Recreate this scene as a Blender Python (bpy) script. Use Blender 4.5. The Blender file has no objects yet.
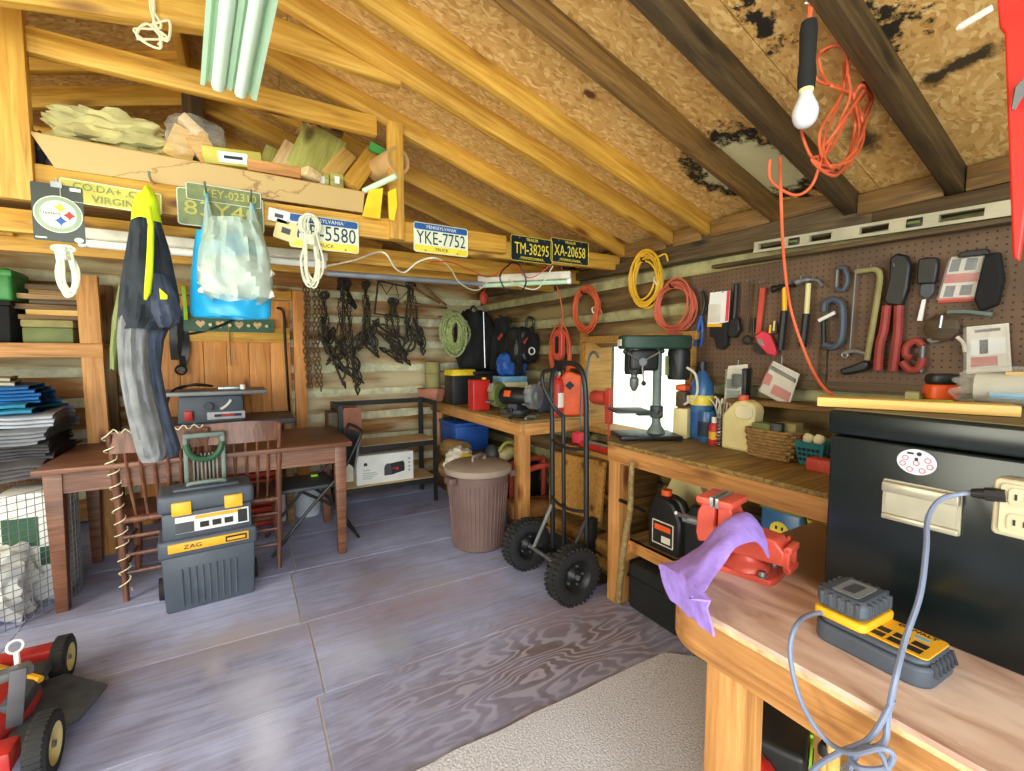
import bpy, bmesh, math, random
from mathutils import Vector, Matrix, Euler, noise
R = random.Random(7)
PI = math.pi
sc = bpy.context.scene
C = sc.collection
# ---------------------------------------------------------------- camera
EYE = Vector((0, 0, 1.35)); FPX = 455.0; PITCH = math.radians(3.9); YAW = math.radians(30.4)
cam = bpy.data.cameras.new('camera'); cam_o = bpy.data.objects.new('camera', cam); C.objects.link(cam_o)
cam.sensor_width = 36; cam.lens = FPX / 1024 * 36; cam.clip_start = 0.02
cam_o.location = EYE; cam_o.rotation_euler = (PI/2 - PITCH, 0, -YAW)
sc.camera = cam_o
sc.view_settings.view_transform = 'Standard'; sc.view_settings.look = 'None'
sc.view_settings.gamma = 1; sc.view_settings.use_curve_mapping = False
sc.view_settings.exposure = -0.12
try:
    sc.cycles.use_denoising = True; sc.cycles.max_bounces = 8; sc.cycles.diffuse_bounces = 5
    sc.cycles.transparent_max_bounces = 16; sc.cycles.sample_clamp_indirect = 6
except Exception: pass
# ---------------------------------------------------------------- daylight
w = bpy.data.worlds.new('world'); sc.world = w; w.use_nodes = True
bg = w.node_tree.nodes['Background']; bg.inputs[0].default_value = (0.86, 1.0, 0.90, 1); bg.inputs[1].default_value = 2.2
def area(name, loc, target, sx, sy, power, col):
    l = bpy.data.lights.new(name, 'AREA'); l.shape = 'RECTANGLE'; l.size = sx; l.size_y = sy; l.energy = power; l.color = col
    o = bpy.data.objects.new(name, l); C.objects.link(o); o.location = loc
    o.rotation_euler = (Vector(target) - Vector(loc)).to_track_quat('-Z', 'Y').to_euler(); return o
area('door_daylight', (-0.9, -1.9, 1.6), (0.5, 3.2, 0.3), 3.0, 2.1, 165, (0.82, 0.91, 1.0))        # sky through the open front
area('ground_bounce', (-0.9, -1.7, 0.25), (0.4, 3.0, 2.6), 3.0, 0.6, 52, (1.0, 0.95, 0.74))   # sunlit ground outside the door
area('side_opening', (-2.55, 1.6, 1.45), (0.5, 3.2, 1.6), 1.6, 1.4, 80, (1.0, 0.96, 0.78))     # daylight through the opening in the far side
sl = bpy.data.lights.new('sun', 'SUN'); sl.energy = 7; sl.angle = .01; sl.color = (1.0, .95, .86)
so = bpy.data.objects.new('sun', sl); C.objects.link(so); so.rotation_euler = (Vector((-.42, .02, -.9))).to_track_quat('-Z', 'Y').to_euler()   # high sun on the window side

# ---------------------------------------------------------------- placement helpers
def _ray(u, v):
    a = (u - 512) / FPX; b = (385.5 - v) / FPX
    f = Vector((math.sin(YAW)*math.cos(PITCH), math.cos(YAW)*math.cos(PITCH), -math.sin(PITCH)))
    r = Vector((math.cos(YAW), -math.sin(YAW), 0)); u_ = r.cross(f)
    return f + a*r + b*u_
def P(u, v, ax, val):
    d = _ray(u, v); t = (val - EYE[ax]) / d[ax]; return EYE + t*d
def PX(u, v, x): return P(u, v, 0, x)
def PY(u, v, y): return P(u, v, 1, y)
def PZ(u, v, z): return P(u, v, 2, z)
WX, WY = 2.3, 4.6          # inner faces of the right and back walls
EAVE, SLOPE, RIDGE = 2.03, 0.288, -0.2
def rz(x, y=3.0):
    sag = -.085*max(0, min(1, (1.45 - y)/.55))*max(0, (x - RIDGE)/(WX - RIDGE))    # the old roof dips toward the front of the right eave
    return (EAVE + SLOPE*(WX - x) if x >= RIDGE else EAVE + SLOPE*(WX - RIDGE) - SLOPE*(RIDGE - x)) + sag
FRONT = (PI/2, 0, 0); SIDE = (PI/2, 0, -PI/2)   # frames on the back wall / right wall: x right, y up, z out of the wall

# ---------------------------------------------------------------- mesh builder
class M:
    def __init__(s): s.b = bmesh.new()
    def _v(s, pts, mt=None): return [s.b.verts.new(mt @ Vector(p) if mt else p) for p in pts]
    def box(s, c, d, rot=(0, 0, 0), bev=0, taper=1.0, seg=1):
        r = bmesh.ops.create_cube(s.b, size=1); vs = r['verts']
        for v in vs:
            k = taper if v.co.z > 0 else 1
            v.co = Vector((v.co.x*d[0]*k, v.co.y*d[1]*k, v.co.z*d[2]))
        if bev:
            es = list({e for v in vs for e in v.link_edges})
            q = bmesh.ops.bevel(s.b, geom=vs + es, offset=bev, segments=seg+1, affect='EDGES', profile=.5)
            vs = list({v for v in q['verts']} | {v for v in vs if v.is_valid})
        bmesh.ops.transform(s.b, verts=vs, matrix=Matrix.Translation(c) @ Euler(rot).to_matrix().to_4x4())
        return s
    def tube(s, pts, r, n=8, closed=False, cap=True):
        pts = [Vector(p) for p in pts]; L = len(pts)
        rr = r if isinstance(r, (list, tuple)) else [r]*L
        T = []
        for i in range(L):
            a = pts[(i-1) % L] if closed or i else pts[i]; b = pts[(i+1) % L] if closed or i < L-1 else pts[i]
            d = b - a; T.append(d.normalized() if d.length > 1e-9 else Vector((0, 0, 1)))
        up = Vector((0, 0, 1)) if abs(T[0].z) < .9 else Vector((1, 0, 0))
        N = T[0].cross(up).normalized(); rings = []
        for i in range(L):
            N = (N - T[i]*N.dot(T[i]))
            N = N.normalized() if N.length > 1e-6 else T[i].orthogonal().normalized()
            Bn = T[i].cross(N)
            rings.append([s.b.verts.new(pts[i] + rr[i]*(math.cos(2*PI*k/n)*N + math.sin(2*PI*k/n)*Bn)) for k in range(n)])
        for i in range(L if closed else L-1):
            A, Bq = rings[i], rings[(i+1) % L]
            for k in range(n):
                try: s.b.faces.new((A[k], A[(k+1) % n], Bq[(k+1) % n], Bq[k]))
                except ValueError: pass
        if not closed and cap:
            s.b.faces.new(rings[0][::-1]); s.b.faces.new(rings[-1])
        return s
    def cyl(s, a, b, r, r2=None, n=16): return s.tube([a, b], [r, r if r2 is None else r2], n)
    def lathe(s, prof, c=(0, 0, 0), n=24, rot=(0, 0, 0), arc=2*PI):
        mt = Matrix.Translation(c) @ Euler(rot).to_matrix().to_4x4(); rings = []
        full = abs(arc - 2*PI) < 1e-6; cnt = n if full else n+1
        for (r, z) in prof:
            if r < 1e-6: rings.append(s._v([(0, 0, z)], mt))
            else: rings.append(s._v([(r*math.cos(arc*k/n), r*math.sin(arc*k/n), z) for k in range(cnt)], mt))
        for A, Bq in zip(rings, rings[1:]):
            for k in range(n if full else n):
                k2 = (k+1) % cnt
                if len(A) == 1 and len(Bq) == 1: continue
                f = (A[0], Bq[k2], Bq[k]) if len(A) == 1 else (A[k], A[k2], Bq[0]) if len(Bq) == 1 else (A[k], A[k2], Bq[k2], Bq[k])
                try: s.b.faces.new(f)
                except ValueError: pass
        return s
    def prism(s, poly, z0, z1, mt=None):
        """polygon in local xy, thickness along z"""
        n = len(poly); A = s._v([(p[0], p[1], z0) for p in poly], mt); Bq = s._v([(p[0], p[1], z1) for p in poly], mt)
        s.b.faces.new(A[::-1]); s.b.faces.new(Bq)
        for k in range(n): s.b.faces.new((A[k], A[(k+1) % n], Bq[(k+1) % n], Bq[k]))
        return s
    def grid(s, fn, nu, nv, th=0, closed_u=False):
        g = [[s.b.verts.new(fn(i/nu, j/nv)) for j in range(nv+1)] for i in range(nu if closed_u else nu+1)]
        L = len(g)
        for i in range(L if closed_u else L-1):
            for j in range(nv): s.b.faces.new((g[i][j], g[(i+1) % L][j], g[(i+1) % L][j+1], g[i][j+1]))
        if th:
            bmesh.ops.recalc_face_normals(s.b, faces=s.b.faces[:])
            bmesh.ops.solidify(s.b, geom=s.b.faces[:], thickness=th)
        return s
    def torus(s, c, R_, r, rot=(0, 0, 0), n=20, m=8, sy=1.0):
        mt = Matrix.Translation(c) @ Euler(rot).to_matrix().to_4x4()
        return s.tube([mt @ Vector((R_*math.cos(2*PI*k/n), R_*sy*math.sin(2*PI*k/n), 0)) for k in range(n)], r, m, True)
    def ball(s, c, d, rot=(0, 0, 0), n=12, jit=0):
        r = bmesh.ops.create_uvsphere(s.b, u_segments=n*2, v_segments=n, radius=.5)
        mt = Matrix.Translation(c) @ Euler(rot).to_matrix().to_4x4() @ Matrix.Diagonal((d[0], d[1], d[2], 1))
        for v in r['verts']:
            if jit: v.co *= 1 + jit*noise.noise(v.co*5 + Vector(c)*7)
            v.co = mt @ v.co
        return s
    def to(s, name, mat, parent=None, loc=None, rot=None, world=False, smooth=True, bev=0, norm=True):
        if norm: bmesh.ops.recalc_face_normals(s.b, faces=s.b.faces[:])
        me = bpy.data.meshes.new(name); s.b.to_mesh(me); s.b.free()
        me.materials.append(MT(mat))
        o = bpy.data.objects.new(name, me); C.objects.link(o)
        if smooth:
            for p in me.polygons: p.use_smooth = True
            try: me.set_sharp_from_angle(angle=math.radians(38))
            except Exception: pass
        if parent:
            o.parent = parent
            if world:
                mw = Matrix.LocRotScale(parent.location, parent.rotation_euler, parent.scale)
                me.transform(mw.inverted())
        if loc is not None: o.location = loc
        if rot is not None: o.rotation_euler = rot
        if bev:
            m = o.modifiers.new('bevel', 'BEVEL'); m.width = bev; m.segments = 2; m.limit_method = 'ANGLE'
        return o
def T(name, label, cat, loc=(0, 0, 0), rot=(0, 0, 0), group=None):
    o = bpy.data.objects.new(name, None); C.objects.link(o); o.empty_display_size = .05
    o.location = loc; o.rotation_euler = rot if isinstance(rot, tuple) else (0, 0, rot)
    return tag(o, label, cat, group)
def tag(o, label, cat, group=None, kind=None):
    o['label'] = label; o['category'] = cat
    if group: o['group'] = group
    if kind: o['kind'] = kind
    return o
def struct(o): o['kind'] = 'structure'; return o
def dup(root, loc, rot=None, label=None, group=None):
    r = root.copy(); C.objects.link(r); r.location = loc
    if rot is not None: r.rotation_euler = rot if isinstance(rot, tuple) else (0, 0, rot)
    if label: r['label'] = label
    if group: r['group'] = group
    for ch in list(root.children):
        c = ch.copy(); C.objects.link(c); c.parent = r
        for g in list(ch.children):
            d = g.copy(); C.objects.link(d); d.parent = c
    return r
def bar(name, p0, p1, wd, ht, mat, parent=None, up=(0, 0, 1), bev=.003):
    """squared timber from p0 to p1, its grain along its own x"""
    p0 = Vector(p0); p1 = Vector(p1); d = p1 - p0; L = d.length; x = d.normalized()
    y = Vector(up).cross(x).normalized(); z = x.cross(y)
    o = M().box((L/2, 0, 0), (L, wd, ht), bev=bev).to(name, mat)
    mw = Matrix((x, y, z)).transposed().to_4x4(); mw.translation = p0
    if parent:
        mw = Matrix.LocRotScale(parent.location, parent.rotation_euler, parent.scale).inverted() @ mw; o.parent = parent
    o.matrix_basis = mw; return o
FONTC = {}
def text(s, h, mat, parent, loc=(0, 0, 0), rot=(0, 0, 0), sx=1.0, ex=.0006, name='lettering'):
    cu = bpy.data.curves.new('t', 'FONT'); cu.body = s; cu.size = h*1.38; cu.align_x = 'CENTER'; cu.align_y = 'CENTER'; cu.extrude = ex; cu.resolution_u = 2
    o = bpy.data.objects.new('t', cu); C.objects.link(o)
    me = bpy.data.meshes.new_from_object(o.evaluated_get(bpy.context.evaluated_depsgraph_get()))
    bpy.data.objects.remove(o); bpy.data.curves.remove(cu)
    me.transform(Matrix.Diagonal((sx, 1, 1, 1))); me.materials.clear(); me.materials.append(MT(mat)); me.name = name
    o = bpy.data.objects.new(name, me); C.objects.link(o); o.parent = parent; o.location = loc; o.rotation_euler = rot
    return o
def rrect(wd, ht, r, n=5, cx=0, cy=0):
    pts = []
    for (sx, sy, a0) in ((1, 1, 0), (-1, 1, 90), (-1, -1, 180), (1, -1, 270)):
        for k in range(n+1):
            a = math.radians(a0 + 90*k/n); pts.append((cx + sx*(wd/2 - r) + r*math.cos(a), cy + sy*(ht/2 - r) + r*math.sin(a)))
    return pts
def smoothpath(pts, k=6):
    pts = [Vector(p) for p in pts]; out = []
    for i in range(len(pts)-1):
        p0 = pts[max(i-1, 0)]; p1 = pts[i]; p2 = pts[i+1]; p3 = pts[min(i+2, len(pts)-1)]
        for j in range(k):
            t = j/k; out.append(.5*((2*p1) + (p2-p0)*t + (2*p0-5*p1+4*p2-p3)*t*t + (3*p1-p0-3*p2+p3)*t**3))
    out.append(pts[-1]); return out
def coil_pts(rx, ry, turns, jit, seed, n=28, zj=.012):
    q = random.Random(seed); out = []
    fa = [(1 + q.uniform(-jit, jit), 1 + q.uniform(-jit, jit), q.uniform(-jit, jit)*rx, q.uniform(-jit, jit)*ry, q.uniform(-.15, .15), q.uniform(0, zj)) for _ in range(turns+1)]
    for t in range(turns):
        A, Bq = fa[t], fa[t+1]
        for k in range(n):
            f = k/n; g = [A[i]*(1-f) + Bq[i]*f for i in range(6)]; a = 2*PI*f + g[4]
            out.append((rx*g[0]*math.cos(a) + g[2], ry*g[1]*math.sin(a) + g[3], g[5]))
    return out

# ---------------------------------------------------------------- materials
MATS = {}
def MT(m): return MATS[m] if isinstance(m, str) else m
def _new(name):
    m = bpy.data.materials.new(name); m.use_nodes = True; MATS[name] = m
    nt = m.node_tree; b = nt.nodes['Principled BSDF']; return m, nt, b
def nd(nt, t, **kw):
    n = nt.nodes.new(t)
    for k, v in kw.items():
        if k in n.inputs.keys(): n.inputs[k].default_value = v
        else: setattr(n, k, v)
    return n
def ramp(nt, stops):
    r = nt.nodes.new('ShaderNodeValToRGB'); e = r.color_ramp.elements
    while len(e) < len(stops): e.new(.5)
    for q, (p, c) in zip(e, stops): q.position = p; q.color = (*c, 1)
    return r
def s2(c):
    """0-255 display colour to linear"""
    return tuple(((x/255)/12.92 if x <= 10 else (((x/255)+.055)/1.055)**2.4) for x in c)
def coords(nt, scale=(1, 1, 1), rnd=True):
    tc = nt.nodes.new('ShaderNodeTexCoord'); mp = nt.nodes.new('ShaderNodeMapping'); mp.inputs['Scale'].default_value = scale
    if rnd:
        oi = nt.nodes.new('ShaderNodeObjectInfo'); ad = nt.nodes.new('ShaderNodeVectorMath'); ad.operation = 'ADD'
        mu = nt.nodes.new('ShaderNodeMath'); mu.operation = 'MULTIPLY'; mu.inputs[1].default_value = 37.0
        nt.links.new(oi.outputs['Random'], mu.inputs[0]); nt.links.new(tc.outputs['Object'], ad.inputs[0]); nt.links.new(mu.outputs[0], ad.inputs[1])
        nt.links.new(ad.outputs[0], mp.inputs['Vector'])
    else: nt.links.new(tc.outputs['Object'], mp.inputs['Vector'])
    return mp
def mix(nt, fac, a, b, mode='MIX'):
    m = nt.nodes.new('ShaderNodeMix'); m.data_type = 'RGBA'; m.blend_type = mode
    for idx, v in ((0, fac), (6, a), (7, b)):
        if hasattr(v, 'is_linked') or hasattr(v, 'links'): nt.links.new(v, m.inputs[idx])
        else: m.inputs[idx].default_value = v if idx == 0 else (*v, 1) if len(v) == 3 else v
    return m.outputs[2]
def bump(nt, b, src, strength=.3, dist=.005):
    n = nt.nodes.new('ShaderNodeBump'); n.inputs['Strength'].default_value = strength; n.inputs['Distance'].default_value = dist
    nt.links.new(src, n.inputs['Height']); nt.links.new(n.outputs[0], b.inputs['Normal'])
def plain(name, c, rough=.5, metal=0, var=.18, scale=9, bp=.0, emit=None, alpha=None, trans=0):
    m, nt, b = _new(name); c = s2(c)
    mp = coords(nt); nz = nd(nt, 'ShaderNodeTexNoise', Scale=scale, Detail=5.0); nt.links.new(mp.outputs[0], nz.inputs['Vector'])
    r = ramp(nt, [(.3, tuple(x*(1-var) for x in c)), (.7, tuple(min(1, x*(1+var)+.004) for x in c))])
    nt.links.new(nz.outputs[0], r.inputs[0]); nt.links.new(r.outputs[0], b.inputs['Base Color'])
    b.inputs['Roughness'].default_value = rough; b.inputs['Metallic'].default_value = metal
    if bp: bump(nt, b, nz.outputs[0], bp)
    if trans: b.inputs['Transmission Weight'].default_value = trans
    if alpha is not None: b.inputs['Alpha'].default_value = alpha
    if emit: b.inputs['Emission Color'].default_value = (*s2(emit[0]), 1); b.inputs['Emission Strength'].default_value = emit[1]
    return m
def wood(name, ca, cb, ck, axis=0, scale=1.0, rough=.6, knots=True):
    m, nt, b = _new(name); ca, cb, ck = s2(ca), s2(cb), s2(ck)
    sv = [22*scale]*3; sv[axis] = 1.3*scale; mp = coords(nt, tuple(sv))
    nz = nd(nt, 'ShaderNodeTexNoise', Scale=1.9, Detail=8.0, Roughness=.6, Distortion=1.0); nt.links.new(mp.outputs[0], nz.inputs['Vector'])
    r = ramp(nt, [(.30, tuple(x*.72 for x in cb)), (.40, cb), (.55, tuple((x+y)/2 for x, y in zip(ca, cb))), (.68, ca)]); nt.links.new(nz.outputs[0], r.inputs[0])
    out = r.outputs[0]
    if knots:
        sk = [8*scale]*3; sk[axis] = 2.6*scale; m2 = coords(nt, tuple(sk))
        vo = nd(nt, 'ShaderNodeTexVoronoi', Scale=.9); nt.links.new(m2.outputs[0], vo.inputs['Vector'])
        rk = ramp(nt, [(.08, (1, 1, 1)), (.22, (0, 0, 0))]); nt.links.new(vo.outputs['Distance'], rk.inputs[0])
        out = mix(nt, rk.outputs[0], out, ck)
    m3 = coords(nt, (1.3,)*3); n3 = nd(nt, 'ShaderNodeTexNoise', Scale=1.4, Detail=3.0); nt.links.new(m3.outputs[0], n3.inputs['Vector'])
    r3 = ramp(nt, [(.35, (.78, .76, .72)), (.65, (1.12, 1.1, 1.05))]); nt.links.new(n3.outputs[0], r3.inputs[0])
    out = mix(nt, .8, out, r3.outputs[0], 'MULTIPLY')
    nt.links.new(out, b.inputs['Base Color']); b.inputs['Roughness'].default_value = rough
    bump(nt, b, nz.outputs[0], .25, .003); return m
def pattern(name, c, rough, build, bp=0):
    """material whose colour comes from build(nt, coords output) -> socket"""
    m, nt, b = _new(name); o = build(nt); nt.links.new(o, b.inputs['Base Color']); b.inputs['Roughness'].default_value = rough; return m, nt, b

wood('pine', (224, 178, 80), (192, 138, 46), (112, 62, 18))
wood('pine_pale', (236, 200, 120), (214, 168, 86), (150, 90, 30))
wood('pine_old', (150, 112, 58), (104, 74, 38), (50, 32, 16))
wood('pine_dark', (104, 82, 50), (66, 50, 30), (30, 22, 12))
wood('pine_fresh', (216, 160, 96), (184, 126, 66), (116, 62, 26))
wood('crate_wood', (196, 148, 74), (158, 112, 50), (100, 60, 24))
wood('treated', (200, 200, 118), (168, 166, 86), (112, 102, 50))
wood('table_wood', (146, 98, 72), (100, 62, 46), (70, 36, 26), knots=False, rough=.45)
wood('chair_wood', (136, 90, 68), (96, 58, 44), (70, 36, 26), axis=2, knots=False, rough=.4)
wood('bench_pine', (206, 150, 86), (168, 114, 60), (110, 62, 26), axis=1)
wood('bench_top', (176, 146, 84), (120, 96, 52), (70, 52, 26), rough=.7)
wood('board_tan', (238, 212, 166), (216, 182, 130), (160, 110, 60), knots=False)
wood('door_wood', (236, 170, 96), (214, 138, 66), (140, 70, 30), axis=2)
wood('stick_wood', (170, 150, 100), (130, 108, 68), (90, 70, 40), knots=False)
wood('driftwood', (190, 158, 104), (150, 116, 70), (90, 60, 34))
# ---------------------------------------------------------------- setting materials
def _log(name, ca, cb, pale, axis, amt):
    m, nt, b = _new(name); ca, cb, pale = s2(ca), s2(cb), s2(pale)
    sv = [11, 11, 11]; sv[axis] = 1.1; mp = coords(nt, tuple(sv), False)
    nz = nd(nt, 'ShaderNodeTexNoise', Scale=1.5, Detail=8.0, Distortion=.8); nt.links.new(mp.outputs[0], nz.inputs['Vector'])
    r = ramp(nt, [(.3, cb), (.68, ca)]); nt.links.new(nz.outputs[0], r.inputs[0])
    sv2 = [5, 5, 5]; sv2[axis] = .9; m2 = coords(nt, tuple(sv2), False)
    n2 = nd(nt, 'ShaderNodeTexNoise', Scale=1.1, Detail=6.0); nt.links.new(m2.outputs[0], n2.inputs['Vector'])
    r2 = ramp(nt, [(.5 - amt, (0, 0, 0)), (.62 - amt*.5, (1, 1, 1))]); nt.links.new(n2.outputs[0], r2.inputs[0])
    nt.links.new(mix(nt, r2.outputs[0], r.outputs[0], pale), b.inputs['Base Color'])
    b.inputs['Roughness'].default_value = .85; bump(nt, b, nz.outputs[0], .6, .01)
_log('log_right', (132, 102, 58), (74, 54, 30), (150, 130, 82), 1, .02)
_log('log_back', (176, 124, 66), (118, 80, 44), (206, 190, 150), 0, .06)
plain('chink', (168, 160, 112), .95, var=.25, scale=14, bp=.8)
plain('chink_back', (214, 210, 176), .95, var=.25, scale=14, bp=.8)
def _osb():
    m, nt, b = _new('osb'); mp = coords(nt, (1, 1, 1), False)
    ds = nd(nt, 'ShaderNodeTexNoise', Scale=9.0, Detail=2.0); nt.links.new(mp.outputs[0], ds.inputs['Vector'])
    va = nt.nodes.new('ShaderNodeVectorMath'); va.operation = 'MULTIPLY_ADD'; va.inputs[1].default_value = (.09, .09, .09)
    nt.links.new(ds.outputs['Color'], va.inputs[0]); nt.links.new(mp.outputs[0], va.inputs[2])
    m2 = nt.nodes.new('ShaderNodeMapping'); m2.inputs['Scale'].default_value = (46, 84, 30); nt.links.new(va.outputs[0], m2.inputs['Vector'])
    vo = nd(nt, 'ShaderNodeTexVoronoi', Scale=1.0); nt.links.new(m2.outputs[0], vo.inputs['Vector'])
    sp = nt.nodes.new('ShaderNodeSeparateColor'); nt.links.new(vo.outputs['Color'], sp.inputs[0])
    r = ramp(nt, [(.0, s2((172, 128, 66))), (.3, s2((196, 150, 84))), (.75, s2((206, 162, 96))), (1, s2((222, 186, 124)))]); nt.links.new(sp.outputs[0], r.inputs[0])
    out = r.outputs[0]
    # water stains and delaminated patch, each at its own spot on the sheet
    geo = nt.nodes.new('ShaderNodeTexCoord')
    nzz = nd(nt, 'ShaderNodeTexNoise', Scale=16.0, Detail=6.0, Roughness=.7); nt.links.new(geo.outputs['Object'], nzz.inputs['Vector'])
    def spot(cx, cy, rx, ry, lo, hi, col, sc=1.0):
        nonlocal out
        mpp = nt.nodes.new('ShaderNodeMapping'); mpp.vector_type = 'TEXTURE'
        mpp.inputs['Location'].default_value = (cx, cy, 0); mpp.inputs['Scale'].default_value = (rx, ry, 1000)
        nt.links.new(geo.outputs['Object'], mpp.inputs['Vector'])
        ln = nt.nodes.new('ShaderNodeVectorMath'); ln.operation = 'LENGTH'; nt.links.new(mpp.outputs[0], ln.inputs[0])
        ad = nt.nodes.new('ShaderNodeMath'); ad.operation = 'MULTIPLY_ADD'; nt.links.new(nzz.outputs[0], ad.inputs[0]); ad.inputs[1].default_value = 1.5*sc; ad.inputs[2].default_value = -.75*sc
        su = nt.nodes.new('ShaderNodeMath'); su.operation = 'ADD'; nt.links.new(ln.outputs['Value'], su.inputs[0]); nt.links.new(ad.outputs[0], su.inputs[1])
        rr = ramp(nt, [(lo, (1, 1, 1)), (hi, (0, 0, 0))]); nt.links.new(su.outputs[0], rr.inputs[0])
        out = mix(nt, rr.outputs[0], out, s2(col))
    for a in SPOTS: spot(*a)
    nt.links.new(out, b.inputs['Base Color']); b.inputs['Roughness'].default_value = .75
    bump(nt, b, vo.outputs['Distance'], .15, .004)
def roofpt(u, v):
    d = _ray(u, v); k = .09    # z = EAVE+.09+SLOPE*(WX-x)
    for _ in range(4):
        t = (EAVE + k + SLOPE*WX - EYE.z) / (d.z + SLOPE*d.x); q = EYE + t*d; k = .09 + rz(q.x, q.y) - rz(q.x)
    return q
def rs(u, v): q = roofpt(u, v); return q.x, q.y
SPOTS = []
for (u, v, rx, ry, lo, hi, col, s) in ((748, 168, .34, .30, .80, .95, (22, 16, 8), .8), (748, 168, .27, .25, .74, .88, (204, 194, 148), .7),
                                  (762, 20, .20, .10, .25, .5, (30, 24, 10), 2.2), (885, 25, .20, .12, .25, .5, (36, 28, 12), 2.2),
                                  (812, 200, .13, .05, .6, .9, (18, 14, 8), .8), (935, 78, .05, .04, .4, .8, (60, 44, 22), 1.2), (970, 60, .05, .16, .3, .7, (60, 46, 24), 1.4),
                                  (590, 95, .05, .03, .4, .9, (90, 50, 20), 1.0), (865, 140, .12, .06, .3, .9, (60, 46, 22), .8)):
    x, y = rs(u, v); SPOTS.append((x, y, rx, ry, lo, hi, col, s))
_osb()
def _floor():
    m, nt, b = _new('floor_ply'); mp = coords(nt, (1, 1, 1), False)
    geo = nt.nodes.new('ShaderNodeNewGeometry')
    n1 = nd(nt, 'ShaderNodeTexNoise', Scale=1.3, Detail=6.0, Roughness=.6); nt.links.new(mp.outputs[0], n1.inputs['Vector'])
    r1 = ramp(nt, [(.33, s2((142, 138, 162))), (.46, s2((164, 172, 208))), (.62, s2((186, 196, 236)))]); nt.links.new(n1.outputs[0], r1.inputs[0])
    # grain: long streaks along x, bolder and wavier toward the worn sheet
    m2 = nt.nodes.new('ShaderNodeMapping'); m2.inputs['Scale'].default_value = (2.2, 26, 1); nt.links.new(mp.outputs[0], m2.inputs['Vector'])
    ng = nd(nt, 'ShaderNodeTexNoise', Scale=1.4, Detail=7.0, Distortion=1.2); nt.links.new(m2.outputs[0], ng.inputs['Vector'])
    rg = ramp(nt, [(.3, (.70, .67, .67)), (.6, (1.08, 1.06, 1.06))]); nt.links.new(ng.outputs[0], rg.inputs[0])
    out = mix(nt, .75, r1.outputs[0], rg.outputs[0], 'MULTIPLY')
    m3 = nt.nodes.new('ShaderNodeMapping'); m3.inputs['Scale'].default_value = (1.3, 4.2, 1); nt.links.new(mp.outputs[0], m3.inputs['Vector'])
    n5 = nd(nt, 'ShaderNodeTexNoise', Scale=1.0, Detail=3.0, Roughness=.45); nt.links.new(m3.outputs[0], n5.inputs['Vector'])
    spx = nt.nodes.new('ShaderNodeSeparateXYZ'); nt.links.new(mp.outputs[0], spx.inputs[0])
    g1 = nt.nodes.new('ShaderNodeMath'); g1.operation = 'MULTIPLY_ADD'; nt.links.new(n5.outputs[0], g1.inputs[0]); g1.inputs[1].default_value = 120.0
    g2 = nt.nodes.new('ShaderNodeMath'); g2.operation = 'MULTIPLY'; nt.links.new(spx.outputs[1], g2.inputs[0]); g2.inputs[1].default_value = 130.0
    nt.links.new(g2.outputs[0], g1.inputs[2]); wv = nt.nodes.new('ShaderNodeMath'); wv.operation = 'SINE'; nt.links.new(g1.outputs[0], wv.inputs[0])
    rw = ramp(nt, [(.0, s2((124, 110, 114))), (.75, s2((182, 174, 188)))]); nt.links.new(wv.outputs[0], rw.inputs[0])
    def blob(cx, cy, rx, ry, lo, hi):
        q = nt.nodes.new('ShaderNodeMapping'); q.vector_type = 'TEXTURE'; q.inputs['Location'].default_value = (cx, cy, 0); q.inputs['Scale'].default_value = (rx, ry, 1000)
        nt.links.new(mp.outputs[0], q.inputs['Vector']); ln = nt.nodes.new('ShaderNodeVectorMath'); ln.operation = 'LENGTH'; nt.links.new(q.outputs[0], ln.inputs[0])
        ad = nt.nodes.new('ShaderNodeMath'); ad.operation = 'MULTIPLY_ADD'; nt.links.new(n4.outputs[0], ad.inputs[0]); ad.inputs[1].default_value = 1.7
        nt.links.new(ln.outputs['Value'], ad.inputs[2])
        r = ramp(nt, [(lo, (1, 1, 1)), (hi, (0, 0, 0))]); mu = nt.nodes.new('ShaderNodeMath'); mu.operation = 'MULTIPLY'; mu.inputs[1].default_value = .40
        nt.links.new(ad.outputs[0], mu.inputs[0]); nt.links.new(mu.outputs[0], r.inputs[0]); return r.outputs[0]
    n4 = nd(nt, 'ShaderNodeTexNoise', Scale=7.0, Detail=7.0, Roughness=.65); nt.links.new(mp.outputs[0], n4.inputs['Vector'])
    out = mix(nt, blob(1.25, 1.60, .95, .36, .35, .85), out, rw.outputs[0])
    for (u, v, rx, ry, lo, hi, col) in ((258, 690, .13, .17, .1, .9, (206, 212, 236)), (266, 735, .07, .2, .1, .9, (208, 214, 238)), (350, 655, .14, .16, .1, .85, (204, 210, 234)), (215, 665, .05, .14, .1, .8, (208, 212, 234)),
                                        (395, 640, .1, .22, .35, .7, (168, 176, 196)), (420, 600, .5, .22, .2, .9, (170, 154, 168)), (560, 610, .3, .14, .2, .9, (172, 154, 168)), (440, 585, .16, .1, .2, .8, (178, 178, 190)),
                                        (385, 580, .3, .18, .3, .8, (160, 150, 164)), (105, 661, .045, .015, .3, .55, (140, 30, 26)), (135, 680, .012, .02, .3, .55, (140, 30, 26)), (240, 640, .4, .2, .3, .8, (172, 164, 174))):
        q = PZ(u, v, 0); out = mix(nt, blob(q.x, q.y, rx, ry, lo, hi), out, s2(col))
    rp = ramp(nt, [(0, (.88, .87, .88)), (1, (1.1, 1.1, 1.1))]); nt.links.new(geo.outputs['Random Per Island'], rp.inputs[0])
    out = mix(nt, 1.0, out, rp.outputs[0], 'MULTIPLY')
    nt.links.new(out, b.inputs['Base Color']); b.inputs['Roughness'].default_value = .55; bump(nt, b, ng.outputs[0], .15, .003)
_floor()
plain('seam', (196, 190, 186), .9)
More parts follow.
